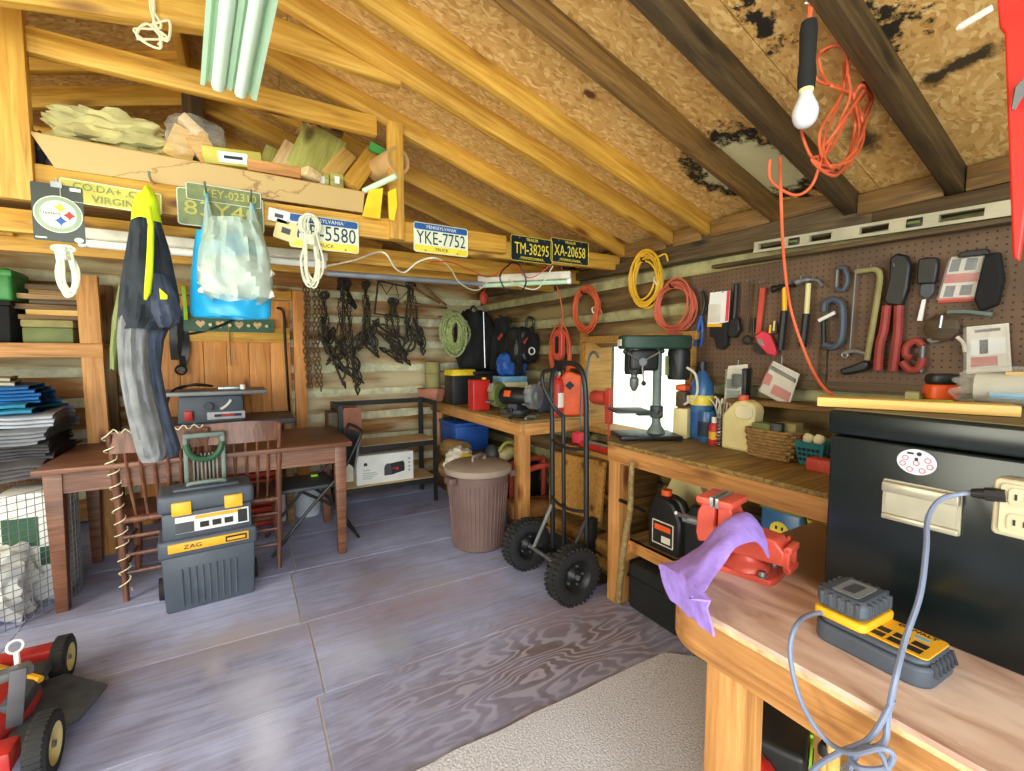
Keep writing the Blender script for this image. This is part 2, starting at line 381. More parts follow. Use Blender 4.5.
plain('subfloor', (30, 26, 24), .9)
# ---------------------------------------------------------------- floor
ys = [-2.0, -1.17, -.57, .06, .69, 1.27, 1.87, 2.44, 3.06, 3.66, 4.26, 4.9]
m = M()
for i in range(len(ys)-1):
    for (a, b_) in ((-2.9, -1.0), (-1.0, .2) if i % 2 else (-1.0, .23), (.205 if i % 2 else .235, 2.6)):
        m.box(((a+b_)/2, (ys[i]+ys[i+1])/2, -.009), (b_-a-.004, ys[i+1]-ys[i]-.010, .018))
struct(m.to('floor', 'floor_ply', smooth=False))
struct(M().box((-.15, 1.45, -.0195), (5.7, 6.9, .03)).to('floor_base', 'seam', smooth=False))
# ---------------------------------------------------------------- log walls
def log(m, ax, a, b, c, zc, r, seed):
    """one log from a to b along axis ax; c is the other coordinate of its centre line"""
    nr = max(4, int((b-a)/.12)); n = 14; q = random.Random(seed); ph = q.uniform(0, 50); rings = []
    for i in range(nr+1):
        t = a + (b-a)*i/nr; rr = r*(1 + .07*noise.noise(Vector((t*1.3, ph, 0)))); dz = .012*noise.noise(Vector((t*.8, ph+9, 2)))
        ring = []
        for k in range(n):
            an = 2*PI*k/n; q2 = rr*(1 + .10*noise.noise(Vector((t*2.2, ph, an*1.2))))
            x = c + q2*math.cos(an); z = zc + dz + q2*math.sin(an)
            ring.append(m.b.verts.new((x, t, z) if ax == 1 else (t, x, z)))
        rings.append(ring)
    for A, Bq in zip(rings, rings[1:]):
        for k in range(n): m.b.faces.new((A[k], A[(k+1) % n], Bq[(k+1) % n], Bq[k]))
    m.b.faces.new(rings[0][::-1]); m.b.faces.new(rings[-1])
def chinking(m, ax, a, b, c, z, h, seed):
    n = max(4, int((b-a)/.06)); rows = []
    for i in range(n+1):
        t = a + (b-a)*i/n; q = noise.noise(Vector((t*4, seed, 0)))*.014; col = []
        for (dz, dx) in ((-h/2 + q, .0), (-h/4, -.022), (h/4, -.026), (h/2 - q, .0)):
            x = c + dx + .006*noise.noise(Vector((t*9, dz*40, seed))); col.append(m.b.verts.new((x, t, z+dz) if ax == 1 else (t, x, z+dz)))
        rows.append(col)
    for A, Bq in zip(rows, rows[1:]):
        for k in range(3): m.b.faces.new((A[k], A[k+1], Bq[k+1], Bq[k]))
PITCHL = .235; r0 = .105
WIN = (1.76, 2.73, .80, 1.45)     # window opening: y0, y1, z0, z1
mr, mc, mb, mk = M(), M(), M(), M()
for i in range(9):
    zc = .10 + PITCHL*i; spans = [(-1.6, WY+.12)]
    if WIN[2]-.08 < zc < WIN[3]+.05: spans = [(-1.6, WIN[0]), (WIN[1], WY+.12)]
    for (a, b_) in spans:
        log(mr, 1, a, b_, WX+r0*.95, zc, r0, i)
    zz = zc + PITCHL/2
    for (a, b_) in ([(-1.6, WIN[0]), (WIN[1], WY)] if WIN[2] < zz < WIN[3] else [(-1.6, WY)]):
        if zz < 2.0: chinking(mc, 1, a, b_, WX+.045, zz, .10, i+.5)
    log(mb, 0, -2.8, WX+.1, WY+r0*.95, zc + .06, r0, i+40)
    chinking(mk, 0, -2.8, WX, WY+.045, zc + .06 + PITCHL/2, .105, i+60.5)
for i in range(3):
    log(mb, 0, -2.6+i*.5, 2.0-i*.7, WY+r0*.95, .16+PITCHL*(9+i), r0, i+80)
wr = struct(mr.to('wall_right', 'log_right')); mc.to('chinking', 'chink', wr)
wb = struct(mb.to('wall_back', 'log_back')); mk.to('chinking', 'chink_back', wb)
m = M()
for (x0, y0, x1, y1) in ((WX+.2, -1.6, WX+.26, WIN[0]), (WX+.2, WIN[1], WX+.26, WY+.3)): m.box(((x0+x1)/2, (y0+y1)/2, 1.05), (.04, y1-y0, 2.2))
for (z0, z1) in ((-.05, WIN[2]-.02), (WIN[3], 2.15)): m.box((WX+.23, (WIN[0]+WIN[1])/2, (z0+z1)/2), (.04, WIN[1]-WIN[0], z1-z0))
m.to('backing', 'pine_dark', wr, smooth=False)
M().box((-.2, WY+.24, 1.4), (5.4, .04, 2.9)).to('backing', 'pine_dark', wb, smooth=False)
struct(M().box((1.75, -1.55, 1.1), (1.5, .10, 2.3)).to('wall_front', 'pine_old', smooth=False))
m = M(); m.box((-2.75, 3.45, 1.05), (.08, 2.6, 2.2)); m.box((-2.75, -.6, 1.05), (.08, 2.0, 2.2)); m.box((-2.75, 1.3, .3), (.08, 1.8, .7)); struct(m.to('wall_left', 'pine_old', smooth=False))
# ---------------------------------------------------------------- window
wn = T('window_1', '', 'window'); del wn['label'], wn['category']; struct(wn)
m = M(); y0, y1, z0, z1 = WIN
m.box((WX+.06, y0+.01, (z0+z1)/2), (.26, .045, z1-z0)); m.box((WX+.06, y1-.01, (z0+z1)/2), (.26, .05, z1-z0))
m.box((WX+.06, (y0+y1)/2, z0-.01), (.27, y1-y0+.08, .04)); m.box((WX+.06, (y0+y1)/2, z1+.01), (.26, y1-y0+.08, .05))
m.to('window_frame', 'crate_wood', wn, bev=.004)
m = M(); m.box((WX-.03, y1+.035, (z0+z1)/2), (.03, .07, z1-z0+.14)); m.to('window_casing', 'crate_wood', wn, bev=.003)
def _glass():
    m, nt, b = _new('window_glass'); b.inputs['Base Color'].default_value = (1, 1, 1, 1); b.inputs['Roughness'].default_value = .02; b.inputs['Transmission Weight'].default_value = 1; b.inputs['IOR'].default_value = 1.05
_glass()
M().box((WX+.17, (y0+y1)/2, (z0+z1)/2), (.005, y1-y0-.04, z1-z0-.04)).to('window_pane', 'window_glass', wn, smooth=False)
# ---------------------------------------------------------------- roof
RY0, RY1 = -1.6, WY+.3
m = M()
def slab(m, xa, xb, y0, y1, up=.09, th=.014):
    vs = [(xa, y0, rz(xa, y0)+up), (xb, y0, rz(xb, y0)+up), (xb, y1, rz(xb, y1)+up), (xa, y1, rz(xa, y1)+up)]
    A = m._v(vs); Bq = m._v([(x, y, z+th) for x, y, z in vs]); m.b.faces.new(A[::-1]); m.b.faces.new(Bq)
    for k in range(4): m.b.faces.new((A[k], A[(k+1) % 4], Bq[(k+1) % 4], Bq[k]))
xs = [2.62, 1.42, .2, RIDGE]
yj = [-1.6, -.35, .34, .90, 1.45, 2.1, 3.55, RY1]
for i in range(3):
    yy = yj if i % 2 == 0 else [-1.6, .1, .90, 1.45, 2.75, RY1]
    for a, b_ in zip(yy, yy[1:]): slab(m, xs[i+1]+.001, xs[i]-.001, a+.0015, b_-.0015)
slab(m, -2.9, RIDGE, RY0, RY1)
struct(m.to('ceiling', 'osb', smooth=False))
m = M()
for a, b_ in ((RY0, .9), (.9, 1.45), (1.45, RY1)): slab(m, RIDGE, 2.7, a, b_, .17, .02)
slab(m, -2.95, RIDGE, RY0, RY1, .17, .02); struct(m.to('roof_deck', 'pine_dark', smooth=False))
def rafter(y, side=1, mat='pine', xe=None, x0=None, wdt=.042, h=.095, dz=0):
    a = x0 if x0 is not None else RIDGE; e = xe if xe is not None else (2.36 if side > 0 else -2.75)
    o = bar('roof_beam', (a, y, rz(a, y)+.09-h/2+dz), (e, y, rz(e, y)+.09-h/2+dz), wdt, h, mat); struct(o); return o
RAF = [(-1.1, 'pine_dark'), (-.7, 'pine_dark'), (-.3, 'pine_dark'), (.2, 'pine_dark'), (.66, 'pine_dark'), (1.0, 'pine_dark'), (1.32, 'pine_old'), (1.713, 'pine'), (1.971, 'pine'), (2.38, 'pine'), (2.86, 'pine'), (3.2, 'pine'), (3.65, 'pine'), (4.1, 'pine')]
for (y, mt) in RAF:
    rafter(y, 1, mt, wdt=.05 if y < 1.4 else .042, h=.095); rafter(y, -1, 'pine')
struct(bar('roof_beam', (RIDGE, RY0, rz(RIDGE)+.01), (RIDGE, RY1, rz(RIDGE)+.01), .03, .15, 'pine'))
# eave plates and blocking along the right wall
struct(bar('roof_beam', (2.30, -1.6, 1.885), (2.30, .9, 1.90), .12, .06, 'pine_dark'))
struct(bar('roof_beam', (2.30, .9, 1.90), (2.30, WY, 2.0), .12, .06, 'pine_dark')); struct(bar('roof_beam', (2.32, .9, 1.97), (2.32, WY, 2.03), .06, .09, 'pine_dark'))
yy = [r_[0] for r_ in RAF]
for a, b_ in zip(yy[3:10], yy[4:11]):
    struct(bar('trim_1', (2.285, a+.03, 1.985 if a < .9 else 2.05), (2.285, b_-.03, 1.985 if a < .9 else 2.05), .018, .09, 'pine_old'))
# tie beams, collar ties and posts of the trusses
def tie(y, x0, x1, z0, z1, h, wd=.04, mat='pine'): return struct(bar('tie_beam', (x0, y, z0), (x1, y, z1), wd, h, mat))
tie(2.35, -1.2, -.17, 1.972, 1.98, .125); tie(2.35, -.165, 1.33, 1.972, 1.985, .10)
tie(2.42, .9, 2.28, 1.965, 1.985, .10)
tie(2.86, -1.6, 2.28, 1.93, 1.95, .10); tie(3.2, -1.6, 2.28, 1.90, 1.93, .10); tie(3.65, -1.6, 1.9, 2.02, 2.03, .10); tie(4.1, -1.6, 1.8, 2.10, 2.11, .10)
tie(2.352, -1.25, .60, 2.47, 2.47, .09); tie(3.2, -1.3, .75, 2.42, 2.42, .10); tie(4.1, -1.4, .9, 2.35, 2.35, .1)
struct(bar('roof_beam', (-1.5, 2.06, rz(-1.5)-.05), (.0, 2.06, rz(0)-.11), .042, .11, 'pine')); struct(bar('roof_beam', (.0, 2.06, rz(0)-.1), (.62, 2.0, rz(.62)+.03), .04, .10, 'pine'))
struct(bar('truss_post', (-.70, 2.33, 1.90), (-.70, 2.33, 2.60), .14, .04, 'pine', up=(0, 1, 0)))
struct(bar('truss_post', (.685, 2.325, 1.93), (.685, 2.325, 2.50), .075, .04, 'pine', up=(0, 1, 0)))
struct(bar('truss_post', (RIDGE+.02, 2.86, 2.0), (RIDGE+.02, 2.86, 2.80), .09, .04, 'pine_dark', up=(0, 1, 0)))
struct(bar('truss_post', (-1.0, 3.155, 1.92), (-1.0, 3.155, 2.45), .12, .04, 'pine', up=(0, 1, 0)))
struct(bar('roof_brace', (-1.0, 3.45, 2.42), (.9, 3.45, 2.12), .04, .10, 'pine'))
# ---------------------------------------------------------------- door in the back wall
dr = T('door_1', '', 'door'); del dr['label'], dr['category']; struct(dr)
DX0, DX1, DZ = -.62, .36, 1.82
nb = 6; bw = (DX1-DX0)/nb
for i in range(nb):
    M().box((0, 0, 0), (bw-.003, .03, DZ), bev=.003).to('board', 'door_wood', dr, loc=(DX0+bw*(i+.5), WY-.03, DZ/2))
M().box((0, 0, 0), (.97, .03, .13), bev=.003).to('batten', 'pine', dr, loc=((DX0+DX1)/2, WY-.06, 1.52))
M().box((0, 0, 0), (.10, .07, DZ+.1), bev=.004).to('door_frame', 'door_wood', dr, loc=(DX1+.075, WY-.04, DZ/2+.05))
M().box((0, 0, 0), (.10, .07, DZ+.1), bev=.004).to('door_frame', 'door_wood', dr, loc=(DX0-.075, WY-.04, DZ/2+.05))
M().box((0, 0, 0), (1.02, .06, .1), bev=.004).to('door_frame', 'pine', dr, loc=((DX0+DX1)/2, WY-.04, DZ+.06))
plain('iron', (38, 36, 34), .5, .6)
M().tube(smoothpath([(DX1-.02, WY-.06, .62), (DX1-.035, WY-.075, 1.1), (DX1-.045, WY-.08, 1.5), (DX1-.05, WY-.08, 1.72), (DX1-.10, WY-.075, 1.76)]), .011).to('latch_bar', 'iron', dr)
# ---------------------------------------------------------------- pegboard
def _peg():
    m, nt, b = _new('pegboard_mat'); mp = coords(nt, (40, 40, 40), False)
    sp = nt.nodes.new('ShaderNodeSeparateXYZ'); nt.links.new(mp.outputs[0], sp.inputs[0]); L = []
    for i in (0, 1):
        fr = nt.nodes.new('ShaderNodeMath'); fr.operation = 'FRACT'; nt.links.new(sp.outputs[i], fr.inputs[0])
        su = nt.nodes.new('ShaderNodeMath'); su.operation = 'SUBTRACT'; nt.links.new(fr.outputs[0], su.inputs[0]); su.inputs[1].default_value = .5; L.append(su.outputs[0])
    cb = nt.nodes.new('ShaderNodeCombineXYZ'); nt.links.new(L[0], cb.inputs[0]); nt.links.new(L[1], cb.inputs[1])
    ln = nt.nodes.new('ShaderNodeVectorMath'); ln.operation = 'LENGTH'; nt.links.new(cb.outputs[0], ln.inputs[0])
    r = ramp(nt, [(.12, (1, 1, 1)), (.17, (0, 0, 0))]); nt.links.new(ln.outputs['Value'], r.inputs[0])
    n = nd(nt, 'ShaderNodeTexNoise', Scale=.12, Detail=5.0); nt.links.new(mp.outputs[0], n.inputs['Vector'])
    rb = ramp(nt, [(.3, s2((88, 66, 48))), (.7, s2((116, 88, 64)))]); nt.links.new(n.outputs[0], rb.inputs[0])
    nt.links.new(mix(nt, r.outputs[0], rb.outputs[0], s2((48, 34, 24))), b.inputs['Base Color']); b.inputs['Roughness'].default_value = .6
_peg()
PEGX = WX - .03
pb = T('pegboard', 'long brown perforated hardboard panel on the log wall holding the hand tools', 'pegboard', (PEGX, 1.8, 1.24), SIDE)
M().box((1.0, .275, -.004), (2.0, .58, .008)).to('panel', 'pegboard_mat', pb, smooth=False)
M().box((1.0, -.03, -.004), (2.0, .04, .03)).to('bottom_rail', 'pine_dark', pb, smooth=False)
# ---------------------------------------------------------------- ground outside
def _grass():
    m, nt, b = _new('grass_mat'); mp = coords(nt, (3, 3, 3), False); n = nd(nt, 'ShaderNodeTexNoise', Scale=2.0, Detail=6.0); nt.links.new(mp.outputs[0], n.inputs['Vector'])
    r = ramp(nt, [(.3, s2((190, 206, 160))), (.7, s2((222, 230, 196)))]); nt.links.new(n.outputs[0], r.inputs[0]); nt.links.new(r.outputs[0], b.inputs['Base Color'])
_grass()
struct(M().box((0, 0, -.5), (60, 60, .1)).to('ground_outside', 'grass_mat', smooth=False))
# ================================================================ OBJECTS: colours
plain('black', (26, 27, 28), .45); plain('black_matte', (18, 18, 18), .85); plain('black_rubber', (30, 30, 31), .75, bp=.2, scale=40)
plain('steel', (170, 172, 172), .35, .8); plain('steel_dull', (120, 122, 124), .5, .5); plain('white', (236, 236, 230), .5, var=.06); plain('off_white', (222, 214, 176), .6)
plain('rope_white', (226, 226, 200), .9, var=.12, scale=60, bp=.4); plain('red', (196, 38, 30), .45); plain('red_dusty', (196, 70, 52), .6); plain('orange', (232, 92, 34), .45); plain('dull_red', (156, 58, 48), .6); plain('orange_cord', (210, 94, 54), .6); plain('rust_cord', (198, 96, 70), .6)
plain('yellow', (240, 206, 32), .5); plain('yellow_cord', (226, 176, 40), .6); plain('amber', (244, 178, 36), .45); plain('blue', (34, 84, 164), .5); plain('sky_plastic', (40, 172, 226), .35, var=.1)
plain('teal', (36, 120, 130), .5); plain('green', (60, 140, 64), .5); plain('press_green', (36, 62, 48), .45); plain('dark_green', (40, 86, 56), .5); plain('olive', (108, 118, 62), .6); plain('grey', (126, 130, 134), .5); plain('dark_grey', (66, 70, 76), .5)
plain('tool_grey', (72, 80, 92), .5, var=.1); plain('tool_grey_light', (112, 128, 122), .5); plain('brown_plastic', (112, 88, 82), .5, var=.08); plain('brown_box', (140, 84, 60), .55); plain('terracotta', (186, 120, 96), .8)
plain('cardboard', (186, 146, 92), .8); plain('card_pale', (222, 214, 196), .7); plain('cream', (226, 212, 150), .5, var=.08); plain('rust', (106, 80, 56), .8, .2, var=.35, scale=60, bp=.4); plain('trap_iron', (58, 52, 44), .7, .3, var=.4, scale=40)
plain('navy_cloth', (56, 64, 82), .95, var=.3, scale=14, bp=.3); plain('hi_vis', (214, 240, 20), .8, var=.08); plain('purple_cloth', (158, 128, 214), .95, var=.1, scale=50, bp=.5); plain('lime', (164, 220, 40), .6)
plain('tarp_blue', (40, 108, 176), .55, var=.25); plain('tarp_teal', (30, 124, 160), .55, var=.2); plain('tarp_grey', (138, 142, 150), .5, var=.2); plain('tarp_silver', (186, 190, 200), .4, var=.15); plain('tarp_dark', (84, 82, 86), .55, var=.3); plain('tarp_beige', (186, 180, 160), .7)
plain('chest_black', (14, 24, 25), .24, var=.25, scale=5); plain('vise_red', (212, 84, 64), .4, var=.12); plain('carpet', (206, 206, 214), .95, var=.3, scale=140, bp=1.0); plain('lamp_green', (196, 226, 192), .5, var=.05); plain('tube_glass', (214, 236, 214), .25, var=.03)
plain('wicker', (150, 116, 68), .8, var=.3, scale=40, bp=.5); plain('paper_yellow', (196, 186, 84), .7); plain('bagpaper', (196, 186, 126), .85, var=.2); plain('towel_tan', (150, 140, 90), .9); plain('pale_blue', (120, 170, 200), .5); plain('ink', (28, 28, 30), .6); plain('navy_ink', (24, 40, 60), .6)
plain('plate_white', (222, 226, 200), .4, var=.06); plain('plate_blue', (30, 84, 150), .4); plain('plate_yellow', (236, 214, 70), .4); plain('plate_navy', (16, 36, 44), .4); plain('plate_olive', (116, 126, 78), .5, var=.3, scale=20); plain('sign_black', (52, 58, 48), .35, var=.1); plain('sign_grey', (140, 158, 130), .5); plain('mower_red', (190, 44, 40), .45, var=.35, scale=14)
plain('green_rope', (150, 160, 104), .9, var=.4, scale=50); plain('pink', (226, 60, 80), .5); plain('galv', (150, 156, 166), .45, .5); plain('chute', (66, 72, 80), .7, var=.3, scale=20); plain('lid_brown', (150, 132, 118), .55, var=.1)
def clear(name, c, alpha, rough=.15):
    m, nt, b = _new(name); b.inputs['Base Color'].default_value = (*s2(c), 1); b.inputs['Roughness'].default_value = rough; b.inputs['Alpha'].default_value = alpha
    b.inputs['Specular IOR Level'].default_value = .6
    mp = coords(nt, (9, 9, 9)); n = nd(nt, 'ShaderNodeTexNoise', Scale=2.0, Detail=4.0); nt.links.new(mp.outputs[0], n.inputs['Vector']); bump(nt, b, n.outputs[0], .8, .01)
clear('clear_film', (226, 226, 214), .16); clear('bag_white', (184, 202, 188), .62, .35); clear('blister', (220, 220, 215), .14)

def sheetmesh(m, fn, nu, nv, th=.002): return m.grid(fn, nu, nv, th)
def crumple(c, d, seed, amp=.25, n=14, freq=2.2):
    m = M(); r = bmesh.ops.create_icosphere(m.b, subdivisions=4, radius=.5)
    for v in r['verts']:
        p = v.co.copy(); k = 1 + amp*(abs(noise.noise(p*freq*2 + Vector((seed, 0, 0))))*2 - .6) + amp*.5*noise.noise(p*freq*5 + Vector((0, seed, 0)))
        q = Vector((max(-.5, min(.5, p.x*1.25)), max(-.5, min(.5, p.y*1.25)), max(-.42, min(.5, p.z*1.25))))
        v.co = Vector((c[0] + q.x*k*d[0], c[1] + q.y*k*d[1], c[2] + q.z*k*d[2]))
    return m
# ================================================================ LEFT: storage shelf
q = PZ(110, 552, 0)
PYS = 3.98
su = T('storage_shelf', 'tall pine storage shelf of planks nailed to posts behind the cage of wire', 'shelf', (-1.4, PYS, 0))
o = bar('post', (-.845, PYS, 0), (-.865, PYS, 1.86), .11, .045, 'pine_fresh', su, up=(0, 1, 0)); bar('post', (-2.2, PYS, 0), (-2.2, PYS, 1.9), .11, .045, 'pine_fresh', su, up=(0, 1, 0))
ZS = PY(40, 343, PYS).z
for k, (yy_, hh) in enumerate(((PYS-.02, .09),)): bar('front_rail', (-2.25, yy_, ZS-.045), (-.80, yy_, ZS-.045), .04, hh, 'pine_fresh', su)
M().box((-1.52, PYS+.26, ZS-.012), (1.42, .50, .024)).to('plank', 'pine_old', su, world=True)
M().box((-1.55, PYS-.02, .685), (1.40, .80, .024)).to('plank', 'pine_old', su, world=True)
bar('post', (-.88, PYS+.5, 0), (-.88, PYS+.5, 1.86), .09, .045, 'pine_old', su, up=(0, 1, 0)); bar('post', (-2.2, PYS-.4, 0), (-2.2, PYS-.4, .67), .09, .045, 'pine_old', su, up=(0, 1, 0))
def crate(name, label, cat, loc, d, mat, lidmat=None, rot=0, group=None, lid_h=.03, ribs=0):
    t = T(name, label, cat, loc, rot, group); m = M().box((0, 0, (d[2]-lid_h)/2), (d[0], d[1], d[2]-lid_h), bev=min(d)*.06, taper=1.05)
    for i in range(ribs): m.box((-d[0]*.4 + d[0]*.8*i/(ribs-1), -d[1]*.52, d[2]*.42), (.012, .01, d[2]*.7))
    m.to('body', mat, t)
    M().box((0, 0, d[2]-lid_h/2), (d[0]*1.08, d[1]*1.08, lid_h), bev=.006).to('lid', lidmat or mat, t); return t
t = crate('lidded_tub', 'black lidded tub on the pine shelf under the green box', 'tub', (-1.42, PYS+.22, ZS), (.34, .34, .26), 'black_matte', 'black_matte')
t = T('storage_box', 'green plastic box with a blue label on top of the black tub', 'box', (-1.43, PYS+.18, ZS+.26)); M().box((0, 0, .10), (.40, .26, .20), bev=.02, seg=2).to('body', 'green', t)
M().box((.155, 0, .17), (.10, .27, .04), bev=.008).to('latch', 'green', t); M().box((-.02, -.132, .09), (.15, .004, .11)).to('sticker', 'pale_blue', t); M().box((-.02, -.135, .05), (.15, .003, .03)).to('sticker', 'white', t)
t = T('tackle_box', 'olive lidded box on the pine shelf under the scrap timber', 'box', (-1.08, PYS+.16, ZS)); M().box((0, 0, .05), (.24, .22, .10), bev=.01).to('body', 'olive', t); M().box((0, 0, .125), (.25, .23, .05), bev=.012).to('lid', 'towel_tan', t)
for i, (dx, dz, L, wd, h, mt, rzz) in enumerate(((0, .015, .34, .2, .03, 'pine_old', .05), (.02, .048, .30, .18, .036, 'pine_pale', -.12), (-.05, .083, .36, .16, .034, 'pine_old', .1), (.03, .116, .28, .2, .03, 'pine_dark', -.04), (-.02, .148, .32, .15, .034, 'driftwood', .16), (.03, .18, .30, .14, .03, 'pine_old', 0), (0, .212, .26, .16, .034, 'pine_dark', -.1))):
    o = M().box((0, 0, 0), (L, wd, h), bev=.003).to('scrap_board', mt, loc=(-1.06+dx, PYS+.2, ZS+.152+dz), rot=(0, 0, rzz))
    tag(o, ['dull scrap board lying directly on the olive box', 'pale scrap board second from the bottom of the shelf pile', 'long dull offcut in the lower middle of the shelf pile', 'dark scrap board at mid height of the shelf pile', 'grey-brown scrap board near the top of the shelf pile', 'dull narrow scrap board second from the top of the shelf pile', 'dark short board topmost of the scrap pile on the shelf'][i], 'board', 'scrap boards on the pine shelf')
# folded tarps on the lower plank
def tarp(label, mat, c, d, seed, layers=3, rot=0, droop=0):
    m = M(); h = d[2]/layers
    for L in range(layers):
        off = (R.uniform(-.02, .02), R.uniform(-.02, .02)); sx = R.uniform(.9, 1.0); zb = L*h
        def fn(u, v, L=L, off=off, sx=sx, zb=zb):
            a = 2*PI*u; ca, sa = math.cos(a), math.sin(a)
            X_ = (abs(ca)**.25)*math.copysign(1, ca)*d[1]/2; Z_ = (abs(sa)**.7)*math.copysign(1, sa)*h*.52 + h/2 + zb
            x = (v-.5)*d[0]*sx; k = 1 + .05*noise.noise(Vector((x*5, seed, L)))
            w_ = .018*noise.noise(Vector((x*6, X_*6, seed))) ; q = max(0, -X_/d[1]*2 - .55)
            return Vector((x + off[0], X_*k + off[1], Z_ + w_ - droop*q))
        m.grid(fn, 20, 14, closed_u=True)
    o = m.to('folded_tarp', mat, loc=c, rot=(0, 0, rot)); return tag(o, label, 'tarp', 'folded tarps on the lower plank')
zt = .70; ct = (-1.36, 3.78)
for (lab, mt, d, L, rt, dr_) in (('dark plastic sheet lowest of the folded tarps, sagging over the wire cage', 'tarp_dark', (.84, .62, .08), 4, -.05, .10), ('dark crumpled tarp second from the bottom of the pile', 'tarp_dark', (.82, .58, .09), 5, .06, .05), ('grey folded tarp with many thin layers in the lower pile', 'tarp_grey', (.84, .56, .08), 4, -.03, .03), ('silvery folded tarp in the middle of the pile', 'tarp_silver', (.80, .5, .07), 3, .05, .02),
                              ('teal folded tarp above the silvery one', 'tarp_teal', (.72, .46, .06), 2, -.08, .0), ('bright blue folded tarp with several layers near the top', 'tarp_blue', (.64, .42, .10), 5, .1, .0), ('beige folded canvas topmost of the tarp pile', 'tarp_beige', (.44, .34, .05), 2, .2, .0)):
    tarp(lab, mt, (ct[0] + R.uniform(-.02, .02), ct[1], zt), d, R.random()*50, L, rt, dr_); zt += d[2]*.98
# wire cage with its contents
t = T('wire_cage', 'round cage of welded grey wire standing on the floor by the table', 'cage', (-1.22, 3.40, 0))
m = M(); nW = 64
for k in range(nW):
    a = 2*PI*k/nW; rr_ = .365 + .01*math.sin(a*3); m.tube([(rr_*math.cos(a), rr_*math.sin(a), .005), (rr_*1.01*math.cos(a), rr_*1.01*math.sin(a), .66)], .0019, 4)
for j in range(19):
    z = .01 + .65*j/18; m.tube([((.365 + .01*math.sin(3*2*PI*k/40))*math.cos(2*PI*k/40), (.365 + .01*math.sin(3*2*PI*k/40))*math.sin(2*PI*k/40), z) for k in range(40)], .0021, 4, True)
m.to('wire_mesh', 'galv', t)
tag(crumple((0, 0, .17), (.36, .34, .36), 3, .22).to('plastic_bag', 'white', loc=(-1.18, 3.28, 0)), 'crumpled white bag at the bottom of the wire cage', 'bag')
tag(crumple((0, 0, .1), (.26, .26, .22), 8, .25).to('plastic_bag', 'tarp_silver', loc=(-1.30, 3.5, .36)), 'pale grey bag lying above the white bag in the wire cage', 'bag')
t = T('square_pail', 'white square pail with green panels inside the wire cage', 'pail', (-1.02, 3.48, 0)); M().box((0, 0, .29), (.26, .24, .58), bev=.03, seg=2).to('body', 'white', t)
M().box((-.04, -.122, .40), (.14, .004, .16)).to('label_panel', 'dark_green', t); M().box((.07, -.122, .26), (.08, .004, .1)).to('label_panel', 'dark_green', t); M().box((0, 0, .595), (.27, .25, .03), bev=.01).to('lid', 'white', t)
# ================================================================ table
TZ = .77
t = T('wooden_table', 'worn reddish-brown wooden table with square tapered legs before the plank door', 'table', (-.17, 3.53, 0))
M().box((0, 0, TZ-.015), (1.54, .80, .03), bev=.006).to('tabletop', 'table_wood', t)
for (a, b_, s_, y_) in ((-.70, .70, 0, -.345), (-.70, .70, 0, .345)): M().box((0, y_, TZ-.085), (1.44, .022, .11)).to('apron', 'table_wood', t)
for x_ in (-.70, .70): M().box((x_, 0, TZ-.085), (.022, .68, .11)).to('apron', 'table_wood', t)
for x_ in (-.70, .70):
    for y_ in (-.33, .33): M().box((0, 0, 0), (.05, .05, TZ-.03), taper=1.5, bev=.003).to('leg', 'table_wood', t, loc=(x_, y_, (TZ-.03)/2))
# bench behind the table with the saw
t = T('low_bench', 'low bench with a dark green-grey top behind the wooden table', 'bench', (-.1, 4.23, 0))
M().box((0, 0, .83), (.86, .56, .04), bev=.005).to('top', 'dark_grey', t)
for x_ in (-.38, .38):
    for y_ in (-.23, .23): M().box((x_, y_, .405), (.05, .05, .81)).to('leg', 'pine_old', t)
t = T('table_saw', 'grey bench table saw with a wide metal top on the low bench', 'saw', (-.22, 4.12, .85))
M().box((0, 0, .10), (.42, .30, .20), bev=.015, taper=.94).to('body', 'tool_grey', t)
m = M().box((.02, 0, .225), (.66, .36, .02), bev=.004); m.box((.02, -.185, .218), (.68, .02, .03), bev=.004); m.to('saw_table', 'steel_dull', t)
M().box((.12, -.05, .245), (.16, .05, .03), bev=.008).to('fence', 'steel', t); M().cyl((.20, -.15, .24), (.20, -.15, .275), .018).to('fence_knob', 'white', t)
M().box((-.14, -.152, .06), (.05, .03, .07), bev=.006).to('switch', 'red', t)
M().box((.09, -.150, .05), (.24, .012, .055), bev=.004).to('label_plate', 'tarp_silver', t); M().box((.10, -.158, .052), (.17, .006, .02)).to('label_stripe', 'navy_ink', t); M().box((.10, -.161, .052), (.08, .004, .016)).to('label_stripe', 'red', t)
m = M(); m.tube([(.01 + .12*math.sin(a), -.155, .21 - .12*math.cos(a)) for a in [PI*.12 + .09*i for i in range(10)]], .010, 6); m.to('angle_scale', 'white', t)
M().cyl((-.02, -.15, .125), (-.02, -.185, .125), .03).to('hand_wheel', 'dark_grey', t)
m = M().tube(smoothpath([(-.2, 0, .25), (-.1, -.05, .28), (0, .02, .26), (-.12, .04, .27), (-.22, -.1, .25), (-.26, -.16, .16), (-.26, -.16, .02)]), .009); m.to('power_cord', 'black', t)
